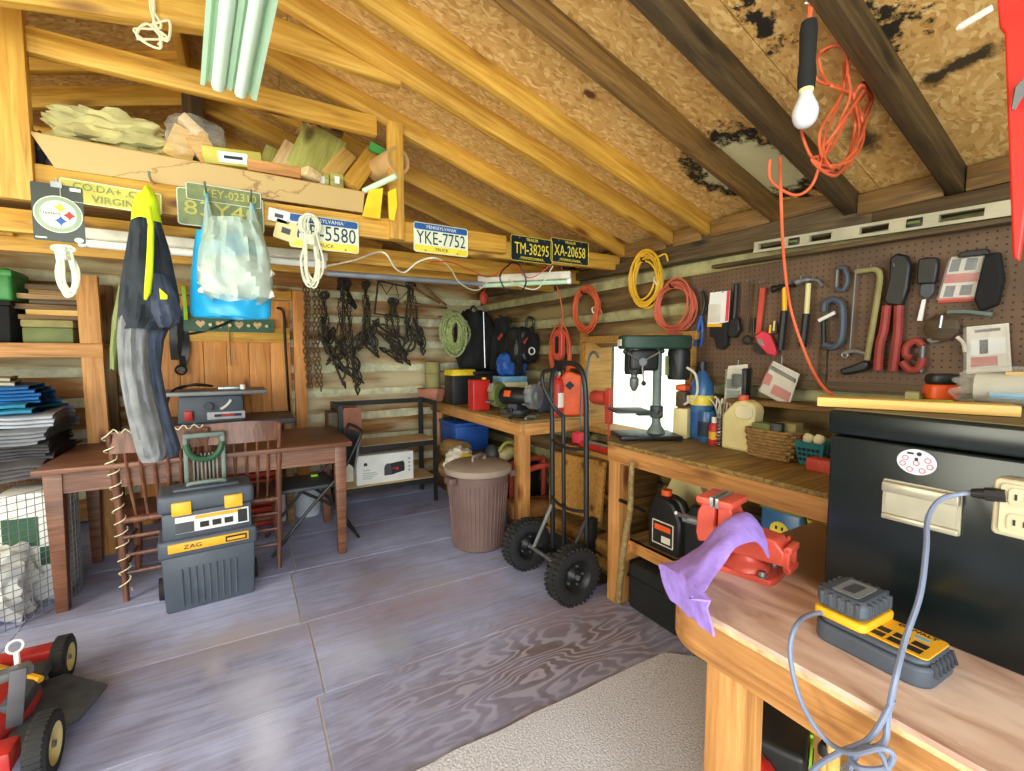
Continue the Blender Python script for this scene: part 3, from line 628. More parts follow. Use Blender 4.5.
# ================================================================ chairs
def chair(label):
    t = T('dining_chair', label, 'chair', group='spindle-back chairs at the wooden table')
    M().box((0, .21, .44), (.42, .42, .035), bev=.014, seg=2).to('seat', 'chair_wood', t)
    for s in (-1, 1):
        M().tube(smoothpath([(s*.185, -.015, 0), (s*.19, .01, .2), (s*.195, .02, .43), (s*.205, .0, .7), (s*.215, -.035, .93)]), [.015]*6 + [.021]*7 + [.019]*6 + [.015]*6, 10).to('rear_leg', 'chair_wood', t)
        M().tube([(s*.185, .40, 0), (s*.18, .39, .1), (s*.175, .38, .25), (s*.17, .36, .43)], [.013, .021, .023, .016], 10).to('front_leg', 'chair_wood', t)
        for z in (.17, .28): M().tube([(s*.188, .005, z), (s*.18, .39, z)], .010, 8).to('stretcher', 'chair_wood', t)
    for (y, z) in ((.005, .15), (.005, .25), (.005, .35), (.388, .2)): M().tube([(-.185, y, z), (0, y, z), (.185, y, z)], [.009, .013, .009], 8).to('stretcher', 'chair_wood', t)
    def fn(u, v):
        x = (u-.5)*.43; cy = -.036 - .03*(1-(2*u-1)**2); top = .935 + .018*math.cos((2*u-1)*PI/2); return Vector((x, cy + .012*(v-.5), .825 + (top-.825)*v))
    M().grid(fn, 16, 4, .016).to('top_rail', 'chair_wood', t)
    for k in range(6):
        u = (k+.8)/6.6; x = (u-.5)*.40; M().tube([(x*.85, .03, .455), (x*.95, -.01, .64), (x, -.04 - .03*(1-(2*u-1)**2)+.004, .835)], [.007, .010, .007], 8).to('spindle', 'chair_wood', t)
    return t
c1 = chair('spindle-back wooden chair with a string of lights wound on its post'); c1.location = (-.42, 3.17, 0); c1.rotation_euler = (0, 0, .03)
c2 = dup(c1, (-.04, 3.19, 0), -.05, 'spindle-back wooden chair next to the dark folding chair')
m = M(); pts = []
for i in range(130):
    z = .05 + .87*i/129; ss = -1; yb = (.01 if z < .3 else .02 if z < .5 else .02 - .055*((z-.5)/.43)); rr_ = .027 + .006*noise.noise(Vector((i*.4, 1, 0))); a = i*.62 + 1.5*noise.noise(Vector((i*.15, 3, 0)))
    pts.append((ss*(.187 + .03*max(0, z-.2)/.73) + rr_*math.cos(a), yb + rr_*math.sin(a) - (.015 if z < .15 else 0), z))
for i in range(40): pts.append((-.2 + .4*i/39, -.06 - .025*(1-(2*i/39-1)**2)+ .008*math.sin(i*1.7), .945 + .012*math.sin(i*1.3)))
o = m.tube(pts, .0035, 5).to('string_lights', 'off_white', loc=c1.location, rot=tuple(c1.rotation_euler)); tag(o, 'string of small pale lights wound around the post of a wooden chair', 'lights')
# ================================================================ rolling tool box
t = T('rolling_toolbox', 'dark grey rolling tool box with yellow latches in front of the wooden chairs', 'toolbox', (-.205, 2.99, 0), (0, 0, .09))
m = M(); m.box((0, 0, .15), (.40, .22, .30), bev=.012, taper=1.06)
for i in range(9): m.tube([(-.125 + .03*i, -.1135, .03), (-.127 + .0305*i, -.1165, .23)], .0055, 6)
m.to('lower_bin', 'tool_grey', t)
M().box((0, 0, .345), (.445, .26, .095), bev=.016, seg=2).to('tray', 'tool_grey', t); M().box((0, 0, .46), (.40, .23, .14), bev=.01).to('upper_box', 'tool_grey', t)
m = M().box((0, 0, .58), (.43, .26, .10), bev=.022, seg=2); m.box((0, 0, .632), (.30, .14, .02), bev=.008); m.to('lid', 'tool_grey', t)
m = M().tube(smoothpath([(-.08, -.02, .64), (-.07, -.03, .655), (.07, -.03, .655), (.08, -.02, .64)]), .011); m.to('carry_handle', 'tool_grey_light', t)
for s in (-1, 1): M().box((s*.115, -.134, .555), (.085, .018, .07), bev=.006).to('latch', 'amber', t)
M().box((.0, -.134, .352), (.36, .012, .046), bev=.003).to('name_strip', 'amber', t); text('ZAG', .022, 'ink', t, (-.075, -.142, .352), FRONT, 1.3)
M().box((.12, -.142, .352), (.10, .004, .03)).to('strip_picture', 'ink', t); M().box((.12, -.145, .352), (.085, .003, .014)).to('strip_picture', 'amber', t)
st = M().box((.02, -.118, .463), (.33, .006, .085)).to('sticker', 'white', t)
M().box((-.105, -.122, .45), (.08, .003, .055)).to('sticker_picture', 'dark_grey', st)
for i in range(3): M().box((-.02 + .055*i, -.123, .452), (.04, .003, .03)).to('sticker_picture', 'ink', st)
M().box((.155, -.123, .463), (.045, .003, .07)).to('sticker_picture', 'ink', st); M().box((.045, -.122, .494), (.21, .003, .018)).to('sticker_heading', 'amber', st)
m = M()
for s in (-1, 1): m.box((s*.088, .10, .75), (.022, .03, .30), bev=.005)
m.box((0, .10, .895), (.20, .035, .03), bev=.01)
for i in range(7): m.box((-.055 + .0185*i, .11, .70), (.007, .012, .18))
m.to('pull_handle', 'tool_grey_light', t)
m = M(); m.tube(smoothpath([(-.085, .085, .85), (-.07, .08, .80), (-.03, .078, .765), (.03, .078, .765), (.07, .08, .80), (.085, .085, .85)]), .016); m.to('handle_insert', 'dark_green', t)
for s in (-1, 1): M().cyl((s*.2, .10, .06), (s*.235, .10, .06), .06, n=20).to('wheel', 'black_rubber', t)
# ================================================================ folding chair
t = T('folding_chair', 'dark grey metal folding chair half under the end of the wooden table', 'chair', (.40, 3.56, 0), (0, 0, .06))
M().box((-.06, 0, .425), (.38, .38, .028), bev=.012, seg=2).to('seat', 'dark_grey', t)
def fnb(u, v): return Vector((.26 + .045*v + .03*(1-(2*u-1)**2), (u-.5)*.36, .50 + .26*v))
M().grid(fnb, 10, 6, .014).to('backrest', 'dark_grey', t)
for s in (-1, 1):
    M().tube(smoothpath([(-.30, s*.20, .005), (-.05, s*.205, .30), (.16, s*.205, .52), (.29, s*.20, .75), (.305, s*.17, .80)]), .011, 8).to('frame_tube', 'black', t); M().tube(smoothpath([(.27, s*.185, .005), (.12, s*.19, .25), (-.10, s*.19, .41)]), .011, 8).to('frame_tube', 'black', t)
for p_ in ((-.24, .08), (.24, .05)): M().tube([(p_[0], -.19, p_[1]), (p_[0], .19, p_[1])], .009, 8).to('cross_bar', 'black', t)
M().tube([(.305, -.17, .80), (.31, 0, .805), (.305, .17, .80)], .011, 8).to('cross_bar', 'black', t)
tag(M().box((0, 0, .008), (.05, .03, .016), bev=.004).to('tape_roll', 'lime', loc=(.42, 3.64, .440)), 'small lime tag lying on the folding chair seat', 'tag')
# things under the table
t = T('spray_bottle', 'white plastic bottle standing on the floor under the table', 'bottle', (.20, 4.1, 0)); M().lathe([(0, 0), (.05, 0), (.052, .2), (.045, .26), (.018, .32), (.018, .36), (0, .36)]).to('body', 'white', t); M().cyl((0, 0, .36), (0, 0, .40), .02).to('cap', 'red', t)
t = T('planter_stack', 'stack of ribbed reddish trays under the wooden table', 'trays', (.0, 4.12, 0)); m = M()
for i in range(8): m.box((0, 0, .03 + .055*i), (.36, .26, .04), bev=.01, taper=1.06)
m.to('tray', 'red_dusty', t)
t = T('paint_pail', 'grey metal pail under the table by the folding chair', 'pail', (.42, 4.15, 0)); M().lathe([(0, 0), (.10, 0), (.115, .22), (.12, .23), (.108, .225), (.095, .02), (0, .02)]).to('body', 'tarp_silver', t); M().tube([(.112*math.cos(a), .0, .22 + .08*math.sin(a)) for a in [PI*i/12 for i in range(13)]], .003, 5).to('bail', 'steel', t)
# ================================================================ lawn mower
t = T('lawn_mower', 'old red push lawn mower with a grey discharge flap on the floor', 'mower', (-.98, 2.21, 0))
M().lathe([(.29, .05), (.30, .08), (.285, .13), (.24, .17), (.12, .185), (0, .187)], n=32).to('deck', 'mower_red', t)
M().box((.02, .30, .12), (.52, .08, .07), bev=.012).to('deck_skirt', 'mower_red', t); M().box((.05, -.29, .12), (.56, .09, .07), bev=.012).to('deck_skirt', 'mower_red', t)
def wheel(parent, c, r, wd, tire, hub, hubn='hub'):
    o = M().lathe([(r*.62, -wd/2), (r*.9, -wd/2), (r, -wd*.32), (r*1.01, 0), (r, wd*.32), (r*.9, wd/2), (r*.62, wd/2)], n=36, rot=(0, PI/2, 0)).to('wheel', tire, parent, loc=c)
    m = M()
    for k in range(36):
        a = 2*PI*k/36; m.box((0, r*1.0*math.cos(a), r*1.0*math.sin(a)), (wd*.8, r*.07, r*.05), rot=(a, 0, 0))
    m.to('tread', tire, o)
    M().lathe([(0, .35*wd), (r*.16, .36*wd), (r*.18, .2*wd), (r*.5, .12*wd), (r*.66, .45*wd), (r*.70, .5*wd)], n=28, rot=(0, PI/2, 0)).to(hubn, hub, o); M().lathe([(0, .5*wd), (r*.1, .5*wd), (r*.1, .2*wd)], n=12, rot=(0, PI/2, 0)).to('axle_nut', 'steel_dull', o); return o
wheel(t, (.285, .30, .088), .088, .05, 'black_rubber', 'cream'); wheel(t, (.385, -.27, .100), .100, .055, 'black_rubber', 'cream')
wheel(t, (-.3, .30, .105), .105, .055, 'black_rubber', 'cream'); wheel(t, (-.36, -.26, .11), .11, .055, 'black_rubber', 'cream')
m = M(); m.prism([(.27, .14), (.33, .17), (.48, .05), (.44, -.12), (.38, -.21), (.27, -.19)], 0, .012, Matrix.Translation((0, 0, .13)) @ Euler((0, .16, 0)).to_matrix().to_4x4()); m.box((.26, .03, .15), (.07, .26, .05), bev=.015); m.to('discharge_chute', 'chute', t)
M().lathe([(0, .187), (.13, .187), (.14, .22), (.13, .30), (.10, .33), (0, .335)], n=24).to('engine', 'dark_grey', t)
M().tube([(.14, .16, .19), (.30, .02, .17)], .012, 6).to('belt_guard', 'amber', t)
M().box((.292, -.15, .22), (.04, .012, .19), rot=(0, .10, .2), bev=.003).to('handle_bracket', 'tarp_dark', t)
m = M().tube([(.278, -.08, .20), (.27, -.06, .335)], .008, 8); m.torus((.268, -.06, .352), .020, .0042, rot=(PI/2.6, 0, .6)); m.to('throttle_rod', 'white', t)
M().box((.26, -.11, .285), (.12, .05, .03), rot=(0, .1, .5), bev=.006).to('lever_block', 'steel_dull', t)
M().tube(smoothpath([(.10, -.20, .18), (-.10, -.32, .55), (-.3, -.5, .95)]), .011, 8).to('handle_bar', 'black', t)
# ================================================================ CHORD: things on and under the near tie beam
YF = 2.312
def fx(u, v, y=YF): p = PY(u, v, y); return p.x, p.z
def astroid(m, cx, cy, r, z0, z1):
    m.prism([(cx + r*math.copysign(abs(math.cos(a))**3, math.cos(a)), cy + r*math.copysign(abs(math.sin(a))**3, math.sin(a))) for a in [2*PI*k/40 for k in range(40)]], z0, z1)
def disc(m, cx, cy, rx, ry, z0, z1, n=40): m.prism([(cx + rx*math.cos(2*PI*k/n), cy + ry*math.sin(2*PI*k/n)) for k in range(n)], z0, z1); return m
a, b_ = fx(30, 182), fx(86, 243)
t = T('logo_card', 'dark card with a round three-star logo pinned to the tie beam', 'sign', ((a[0]+b_[0])/2, YF, (a[1]+b_[1])/2), FRONT)
cw, chh = b_[0]-a[0], .205
M().prism(rrect(cw, chh, .006), 0, .003).to('card', 'sign_black', t)
disc(M(), 0, -.005, .067, .066, .003, .0038).to('logo_rim', 'plate_white', t); disc(M(), 0, -.005, .064, .063, .0038, .0045).to('logo_ring', 'sign_grey', t); disc(M(), 0, -.005, .050, .049, .0045, .0052).to('logo_field', 'plate_white', t)
for (cx, cy, mt) in ((.006, .019, 'amber'), (.030, -.006, 'red'), (.006, -.028, 'blue')):
    m = M(); astroid(m, cx, cy, .020, .0052, .006); m.to('logo_star', mt, t)
text('Steelers', .013, 'ink', t, (-.022, -.003, .0056), sx=.95, ex=.0003)
disc(M(), .052, -.092, .013, .009, .003, .004).to('small_oval', 'plate_white', t); M().prism(rrect(.03, .012, .001, cx=.05, cy=.090), .003, .004).to('price_sticker', 'plate_white', t)
M().prism(rrect(.03, .005, .001, cx=-.05, cy=-.092), .003, .004).to('small_print', 'plate_white', t); m = M().box((0, .10, .006), (.03, .02, .004)); m.tube([(0, .10, .004), (0, .125, .004)], .003, 6); m.to('hanger_tab', 'steel', t)
def plate(label, u, v, mat, main, msize, mcol, top=None, bot=None, band_top=None, band_bot=None, y=YF, roll=0, sx=.8, tcol=None, loc=None, w_=.305, h_=.152):
    x, z = fx(u, v, y); t = T('license_plate', label, 'license plate', (x, y, z), (PI/2, roll, 0), 'licence plates on the tie beam')
    M().prism(rrect(w_, h_, .014), 0, .002).to('plate', mat, t); m = M()
    if band_top: M().prism(rrect(w_-.008, .032, .010, cy=h_/2-.020), .002, .0026).to('top_band', band_top, t)
    if band_bot: M().prism(rrect(w_-.008, .034, .010, cy=-h_/2+.021), .002, .0026).to('bottom_band', band_bot, t)
    m = M(); 
    for k in range(2):
        pts = rrect(w_-.004, h_-.004, .012)
    m.tube([(p[0], p[1], .002) for p in pts], .0016, 4, True).to('rim', mat if not tcol else tcol, t)
    text(main, msize, mcol, t, (0, -.002 if (top or bot) else 0, .003), sx=sx)
    if top: text(top, .017, 'plate_white' if band_top else (tcol or mcol), t, (0, h_/2-.020, .0032), sx=1.0)
    if bot: text(bot, .017, mcol if not tcol else tcol, t, (0, -h_/2+.021, .0032), sx=1.0)
    m = M()
    for sx_ in (-.09, .09):
        for sy_ in (-h_/2+.012, h_/2-.012): m.lathe([(0, .005), (.004, .005), (.005, .002)], (sx_, sy_, 0), 8)
    m.to('bolt', 'steel_dull', t); return t
t = T('license_plate', 'old cream number plate with two worn lines of raised letters beside the round logo card', 'license plate', (*[PY(113, 196, YF)[0]], YF, PY(113, 196, YF)[2]-.004), (PI/2, .03, 0), 'licence plates on the tie beam')
M().prism(rrect(.30, .085, .008), 0, .002).to('plate', 'paper_yellow', t); text('CO.DA+ .CAP', .026, 'plate_olive', t, (-.0, .018, .003), sx=1.05, ex=.001); text('VIRGINIA', .026, 'plate_olive', t, (.02, -.020, .003), sx=1.1, ex=.001); M().tube([(p[0], p[1], .002) for p in rrect(.295, .08, .008)], .0018, 4, True).to('rim', 'plate_white', t)
x, z = fx(222, 208); t = T('license_plate', 'faded olive number plate hanging behind the white bag, lower of the old pair', 'license plate', (x, YF+.004, z-.012), FRONT, 'licence plates on the tie beam')
M().prism(rrect(.31, .15, .012), 0, .002).to('plate', 'plate_olive', t); text('83Y40', .06, 'paper_yellow', t, (0, -.005, .003), sx=1.25); M().tube([(p[0], p[1], .002) for p in rrect(.305, .145, .012)], .002, 4, True).to('rim', 'plate_white', t)
x, z = fx(225, 199); t = T('license_plate', 'narrow olive plate with raised digits nailed above the white bag', 'license plate', (x, YF-.002, z+.012), FRONT, 'licence plates on the tie beam')
M().prism(rrect(.27, .07, .008), 0, .002).to('plate', 'plate_olive', t); text('KEY-02310', .034, 'paper_yellow', t, (.02, .0, .003), sx=.9); M().tube([(p[0], p[1], .002) for p in rrect(.265, .066, .008)], .002, 4, True).to('rim', 'plate_white', t)
plate('white truck plate with a blue top band ending in 5580', 325, 234, 'plate_white', '4LR-5580', .070, 'navy_ink', 'PENNSYLVANIA', 'TRUCK', 'plate_blue', 'plate_yellow', sx=.74)
plate('white truck plate reading YKE-7752', 441.5, 240, 'plate_white', 'YKE-7752', .068, 'navy_ink', 'PENNSYLVANIA', 'TRUCK', 'plate_blue', 'plate_yellow', sx=.72)
plate('dark trailer plate reading TM-38295', 532, 250, 'plate_navy', 'TM-38295', .070, 'plate_yellow', 'TRAILER', 'PENNSYLVANIA', y=2.385, sx=.62, tcol='plate_yellow')
plate('dark trailer plate reading XA-20658', 570, 252, 'plate_navy', 'XA-20658', .070, 'plate_yellow', 'TRAILER', 'PENNSYLVANIA', y=2.385, sx=.62, tcol='plate_yellow')
for (u, v, w_, h_, lab, bars) in ((279, 216, .085, .055, 'small white paper tag pinned above the square yellow one', 1), (286, 231, .09, .085, 'square pale price tag beside the coiled white rope', 2)):
    x, z = fx(u, v, YF-.004); t = T('paper_tag', lab, 'tag', (x, YF-.004, z), (PI/2, .12*bars, 0)); M().prism(rrect(w_, h_, .005), 0, .0015).to('card', 'cream' if bars == 2 else 'white', t)
    M().box((0, 0, .002), (w_*.4, h_*.3, .0012)).to('print', 'dark_grey', t)
    m = M().torus((0, h_/2, .001), .006, .0012); m.to('eyelet', 'steel', t)
# laminate board leaning on the beam
p4 = [fx(29, 131, 2.31), fx(365, 192, 2.31), fx(363, 212, 2.31), fx(54, 167, 2.31)]
t = T('laminate_board', 'long tan laminate board with a cracked-stone print standing on the tie beam', 'board', (0, 2.33, 2.08), FRONT)
m, nt, b = _new('laminate'); mp = coords(nt, (5, 9, 9), False); v1 = nd(nt, 'ShaderNodeTexVoronoi', Scale=.7); v1.feature = 'DISTANCE_TO_EDGE'
nn = nd(nt, 'ShaderNodeTexNoise', Scale=2.0, Detail=5.0); nt.links.new(mp.outputs[0], nn.inputs['Vector']); nt.links.new(mix(nt, .45, mp.outputs[0], nn.outputs['Color']), v1.inputs['Vector'])
r_ = ramp(nt, [(.0, s2((140, 104, 56))), (.007, s2((186, 154, 96))), (.02, s2((196, 164, 106)))]); nt.links.new(v1.outputs[0], r_.inputs[0]); nt.links.new(r_.outputs[0], b.inputs['Base Color']); b.inputs['Roughness'].default_value = .45
M().prism([(p[0], p[1]-2.08) for p in p4][::-1], 0, .012).to('panel', 'laminate', t, smooth=False)
m = M(); m.tube([(p4[0][0], p4[0][1]-2.08, .006), (p4[1][0], p4[1][1]-2.08, .006)], .006, 4); m.to('top_edge', 'pine_pale', t)
struct(M().box((-.35, 2.75, 2.035), (1.9, .66, .02)).to('loft_floor', 'pine_old', smooth=False))
def lean(name, label, u0, v0, y0, u1, v1, y1, wpx, th, mat, group='lumber stored on the tie beam', cat='board'):
    a = PY(u0, v0, y0); c = PY(u1, v1, y1); k = ((a+c)/2 - EYE).length/FPX*.86
    o = bar(name, a, c, wpx*k, th, mat, up=(0, 1, 0)); return tag(o, label, cat, group)
lean('timber_plank', 'wide green-tinted timber plank leaning on the tie beam, biggest of the lumber', 308, 176, 2.42, 326, 134, 2.58, 40, .04, 'treated')
lean('timber_offcut', 'pinkish tan board end leaning beside the big green-tinted plank', 283, 172, 2.40, 296, 148, 2.50, 22, .03, 'board_tan')
lean('timber_offcut', 'small olive board end poking up left of the pinkish board', 266, 170, 2.42, 273, 150, 2.52, 13, .03, 'treated')
o = bar('timber_offcut', PY(247, 166, 2.38), PY(300, 175, 2.38), .06, .05, 'pine_fresh'); tag(o, 'short yellow pine offcut lying along the laminate board', 'board', 'lumber stored on the tie beam')
lean('timber_offcut', 'pale board with a bright end leaning right of the big green-tinted plank', 328, 178, 2.42, 349, 154, 2.55, 16, .03, 'pine_pale')
lean('timber_offcut', 'orange-brown board with a green tag on its end by the beam post', 350, 186, 2.40, 373, 154, 2.52, 17, .04, 'pine')
p = PY(376, 152, 2.50); tag(M().box((0, 0, 0), (.085, .02, .04), rot=(0, .3, 0)).to('end_tag', 'green', loc=p + Vector((0, -.03, .0))), 'green and white tag wrapped on the end of the orange-brown board', 'tag')
for u, lab in ((322, 'square treated timber end with a white tag, left of the two'), (337, 'square treated timber end with a white tag, beside its twin')):
    p = PY(u, 180, 2.38); t = T('timber_post', lab, 'post', p, 0, 'square timber ends on the tie beam'); M().box((0, .15, 0), (.062, .30, .062), bev=.003).to('timber', 'treated', t); M().box((0, -.002, .0), (.022, .003, .034)).to('white_tag', 'white', t)
p = PY(308, 175, 2.37); tag(M().box((0, 0, 0), (.07, .1, .04), rot=(.1, .2, .5), bev=.004).to('wood_block', 'board_tan', loc=p), 'small wood block at the foot of the big green-tinted plank', 'block', 'lumber stored on the tie beam')
for (u, v, w_, h_, rr_, lab) in ((322, 126, .20, .07, .15, 'rough brown split log on top of the stored lumber'), (309, 132, .12, .06, -.2, 'short rough split log lying left on the stored lumber')):
    p = PY(u, v, 2.62); o = M().ball((0, 0, 0), (w_, .18, h_), n=8, jit=.3).to('split_log', 'driftwood', loc=p, rot=(0, rr_, .2)); tag(o, lab, 'log', 'lumber stored on the tie beam')
p = PY(233, 158, 2.37); t = T('yellow_carton', 'small yellow carton with a white label behind the laminate board', 'carton', p, (0, -.10, .05)); M().box((0, .05, 0), (.22, .12, .07), bev=.003).to('carton', 'paper_yellow', t); M().box((-.0, -.012, -.004), (.11, .003, .045)).to('label', 'white', t); M().box((.0, -.015, -.004), (.07, .002, .012)).to('label_print', 'navy_ink', t)
p = PY(193, 139, 2.42); t = T('bagged_wood', 'clear plastic bag of pale pine blocks on the tie beam', 'bag', p); M().box((-.05, .06, -.03), (.10, .12, .14), rot=(0, .35, .2), bev=.004).to('wood_block', 'pine_pale', t); M().box((.04, .05, -.03), (.08, .12, .12), rot=(0, -.5, -.1), bev=.004).to('wood_block', 'pine', t); M().box((.0, .04, .05), (.11, .1, .04), rot=(0, .7, .1), bev=.004).to('wood_block', 'board_tan', t)
crumple((.01, .04, -.0), (.21, .17, .19), 5, .15).to('plastic_film', 'clear_film', t)
p = PY(108, 136, 2.5); tag(crumple((0, 0, .0), (.36, .2, .15), 14, .3).to('paper_sack', 'bagpaper', loc=p), 'crumpled pale paper sack lying on the loft behind the laminate board', 'sack')
p = PY(38, 156, 2.42); tag(crumple((0, 0, 0), (.10, .1, .16), 21, .3).to('black_bag', 'black', loc=p), 'shiny black plastic bag by the corner post above the logo card', 'bag')
p = PY(377, 171, 2.50); tag(M().lathe([(0, 0), (.06, 0), (.065, .2), (.05, .2), (.045, .02), (0, .02)], rot=(PI/2, 0, .3)).to('cardboard_tube', 'cardboard', loc=p), 'short round cardboard tube lying by the beam post', 'tube')
a, c = PY(364, 191, 2.34), PY(396, 176, 2.20); m = M(); m.tube([a, c], .014, 12); m.tube([c, c + (c-a).normalized()*.004], .010, 12); o = m.to('plastic_pipe', 'lamp_green'); tag(o, 'short white plastic pipe sticking out over the yellow strips', 'pipe')
def strip(label, pts, mat, name='plastic_strip', y=2.29, th=.006, grp=None):
    w3 = [fx(u, v, y) for u, v in pts]; cx = sum(p[0] for p in w3)/len(w3); cz = sum(p[1] for p in w3)/len(w3)
    return tag(M().prism([(p[0]-cx, p[1]-cz) for p in w3], -th/2, th/2).to(name, mat, loc=(cx, y, cz), rot=FRONT), label, 'strip', grp)
strip('bright yellow plastic strip hanging on the beam, the wider one', [(362, 216), (369, 190), (383, 188), (380, 219), (372, 218)], 'yellow', grp='yellow plastic strips'); strip('bright yellow plastic strip hanging nearest the beam post', [(389, 219), (388, 192), (396, 188), (397, 206), (394, 221)], 'yellow', y=2.28, grp='yellow plastic strips')
# ------------------------------------------------ rope hanks
def hank(label, u, v, top, mid, bot, wt, wb, mat, r, seed, name='rope_hank', y=2.27, turns=7):
    p = PY(u, v, y); q = random.Random(seed); m = M(); pts = []
    for k in range(turns):
        s = wt*q.uniform(.5, 1); off = q.uniform(-.3, .3)*wt; zz = q.uniform(-.02, .02)
        for a in [PI*i/10 for i in range(-3, 14)]: pts.append((off + s*math.cos(a), zz, mid + (top-mid)*q.uniform(.55, .6) + (top-mid)*.42*math.sin(a)))
        s = wb*q.uniform(.5, 1); off = q.uniform(-.3, .3)*wb; bb = q.uniform(.8, 1.0)
        for a in [PI*i/10 for i in range(-1, 12)]: pts.append((off - s*math.cos(a), -zz, -(mid + (bot-mid)*.5*bb) - (bot-mid)*.42*bb*math.sin(a)+2*mid if False else mid - (mid-bot)*.5*bb - (mid-bot)*.45*bb*math.sin(a)))
    m.tube(smoothpath(pts, 2), r, 6); t = T(name, label, 'rope', p); m.to('loops', mat, t)
    m = M(); pts = [(min(wt, wb)*.55*math.cos(a), .026*math.sin(a), mid + .022 - .044*i/60) for i, a in enumerate([2*PI*6*i/60 for i in range(61)])]; m.tube(pts, r*1.05, 6); m.to('wrap', mat, t); return t
hank('white rope hank with loops hung over the 5580 truck plate', 311, 238, .10, -.01, -.24, .045, .04, 'rope_white', .0048, 3)
hank('white rope hank hanging under the round logo card', 66, 262, .055, .03, -.14, .026, .034, 'rope_white', .0046, 4, turns=6)
p = PY(152, 12, 2.05); t = T('rope_knot', 'short knotted pale twine hanging from the upper beam', 'rope', p); q = random.Random(5); m = M()
for k in range(3): m.tube(smoothpath([(q.uniform(-.01, .01), -.02, .10), (.005*k, -.03, .0), (q.uniform(-.03, .03), -.03, -.06), (q.uniform(-.05, .05), -.03, -.09), (q.uniform(-.05, .02), -.03, -.12)]), .004, 5)
m.to('strand', 'off_white', t); m = M(); m.tube(smoothpath([(0, -.03, -.06), (.05, -.03, -.03), (.04, -.03, -.10), (-.01, -.03, -.06), (-.04, -.03, -.11), (.02, -.03, -.13), (.02, -.03, -.07)]), .0045, 5); m.to('bow', 'off_white', t)
# ------------------------------------------------ draped cloth helper
def drape(levels, y, depth, seed, amp=.12, folds=7, dz=0, nu=48, sub=3):
    """levels: (v, u_left, u_right) rows seen at depth y; returns a mesh builder holding a closed soft tube in world space"""
    L = []
    for i in range(len(levels)-1):
        A, Bq = levels[i], levels[i+1]
        for k in range(sub): f = k/sub; L.append(tuple(A[j]*(1-f) + Bq[j]*f for j in range(3)))
    L.append(levels[-1]); rows = []
    for (v, l, r) in L:
        a, c = PY(l, v, y), PY(r, v, y); rows.append(((a+c)/2, abs(c.x-a.x)/2))
    m = M(); n = len(rows)-1
    def fn(u, v):
        c, hw = rows[min(n, int(round(v*n)))]; an = 2*PI*u; d = min(depth, hw*.9 + .01)
        k = 1 + amp*noise.noise(Vector((math.cos(an)*folds*.22, math.sin(an)*folds*.22, v*3.4 + seed))) + amp*.5*noise.noise(Vector((math.cos(an)*folds*.4, math.sin(an)*folds*.4, v*9 + seed)))
        return Vector((c.x + hw*math.cos(an), c.y + d*math.sin(an)*k*(1.0), c.z + .01*noise.noise(Vector((an, v*5, seed)))))
    m.grid(fn, nu, n, closed_u=True)
    return m
jt = T('work_coverall', 'dark coverall with a neon yellow hood hung from the tie beam', 'coverall', PY(150, 185, 2.25))
drape([(187, 147, 149), (191, 142, 154), (200, 135, 158), (212, 132, 160), (222, 131, 162)], 2.24, .075, 2, .2).to('hood', 'hi_vis', jt, world=True)
plain('cloth_dark', (38, 44, 52), .95, var=.35, scale=14, bp=.3)
drape([(206, 137, 158), (222, 131, 161), (250, 126, 170), (280, 121, 176), (300, 119, 180), (318, 118, 178), (330, 119, 168)], 2.25, .09, 5, .4, 12).to('jacket', 'cloth_dark', jt, world=True)
plain('cloth_faded', (118, 120, 122), .95, var=.3, scale=12, bp=.3)
drape([(316, 119, 152), (340, 117, 150), (370, 119, 150), (400, 124, 156), (430, 131, 164), (452, 137, 168), (461, 142, 164)], 2.24, .075, 9, .4, 11).to('trouser_leg', 'cloth_faded', jt, world=True)
drape([(316, 140, 174), (340, 142, 164), (370, 144, 161), (400, 148, 167), (430, 154, 175), (448, 160, 181), (456, 164, 178)], 2.27, .07, 19, .4, 11).to('trouser_leg', 'navy_cloth', jt, world=True)
drape([(275, 150, 168), (295, 149, 177), (312, 150, 182), (322, 155, 180), (328, 160, 172)], 2.19, .06, 13, .45, 9).to('sleeve', 'navy_cloth', jt, world=True)
drape([(286, 119, 128), (320, 112, 122), (350, 110, 119), (370, 110, 117)], 2.27, .03, 15, .3, 6).to('lining', 'olive', jt, world=True)
drape([(206, 144, 151), (225, 148, 154), (250, 147, 154), (275, 145, 153), (292, 144, 151), (300, 144, 147)], 2.135, .012, 17, .15, 3).to('neon_stripe', 'hi_vis', jt, world=True)
w3 = [fx(u, v, 2.12) for (u, v) in ((159, 288), (167, 295), (167, 299), (160, 299))]; M().prism([(p[0], p[1]) for p in w3], -.004, .004, Matrix.Translation((0, 2.13, 0)) @ Euler(FRONT).to_matrix().to_4x4()).to('neon_patch', 'hi_vis', jt, world=True)
M().tube([(0, .075, .03), (0, .0, .03), (0, -.015, .045)], .005, 6).to('hanging_hook', 'steel', jt)
bt = T('carrier_bag', 'bright blue plastic bag hanging behind the white one', 'bag', PY(228, 195, 2.28))
drape([(235, 196, 252), (255, 193, 262), (280, 191, 270), (300, 190, 271), (314, 190, 271), (318, 193, 268)], 2.28, .06, 3, .3, 9).to('body', 'sky_plastic', bt, world=True)
for (ls) in ([(194, 205, 209), (215, 204, 210), (240, 198, 214)], [(205, 250, 255), (222, 249, 258), (240, 246, 260)]): drape(ls, 2.28, .02, 4, .2).to('handle', 'sky_plastic', bt, world=True)
bt = T('carrier_bag', 'translucent white shopping bag hanging in front of the blue bag', 'bag', PY(233, 196, 2.19))
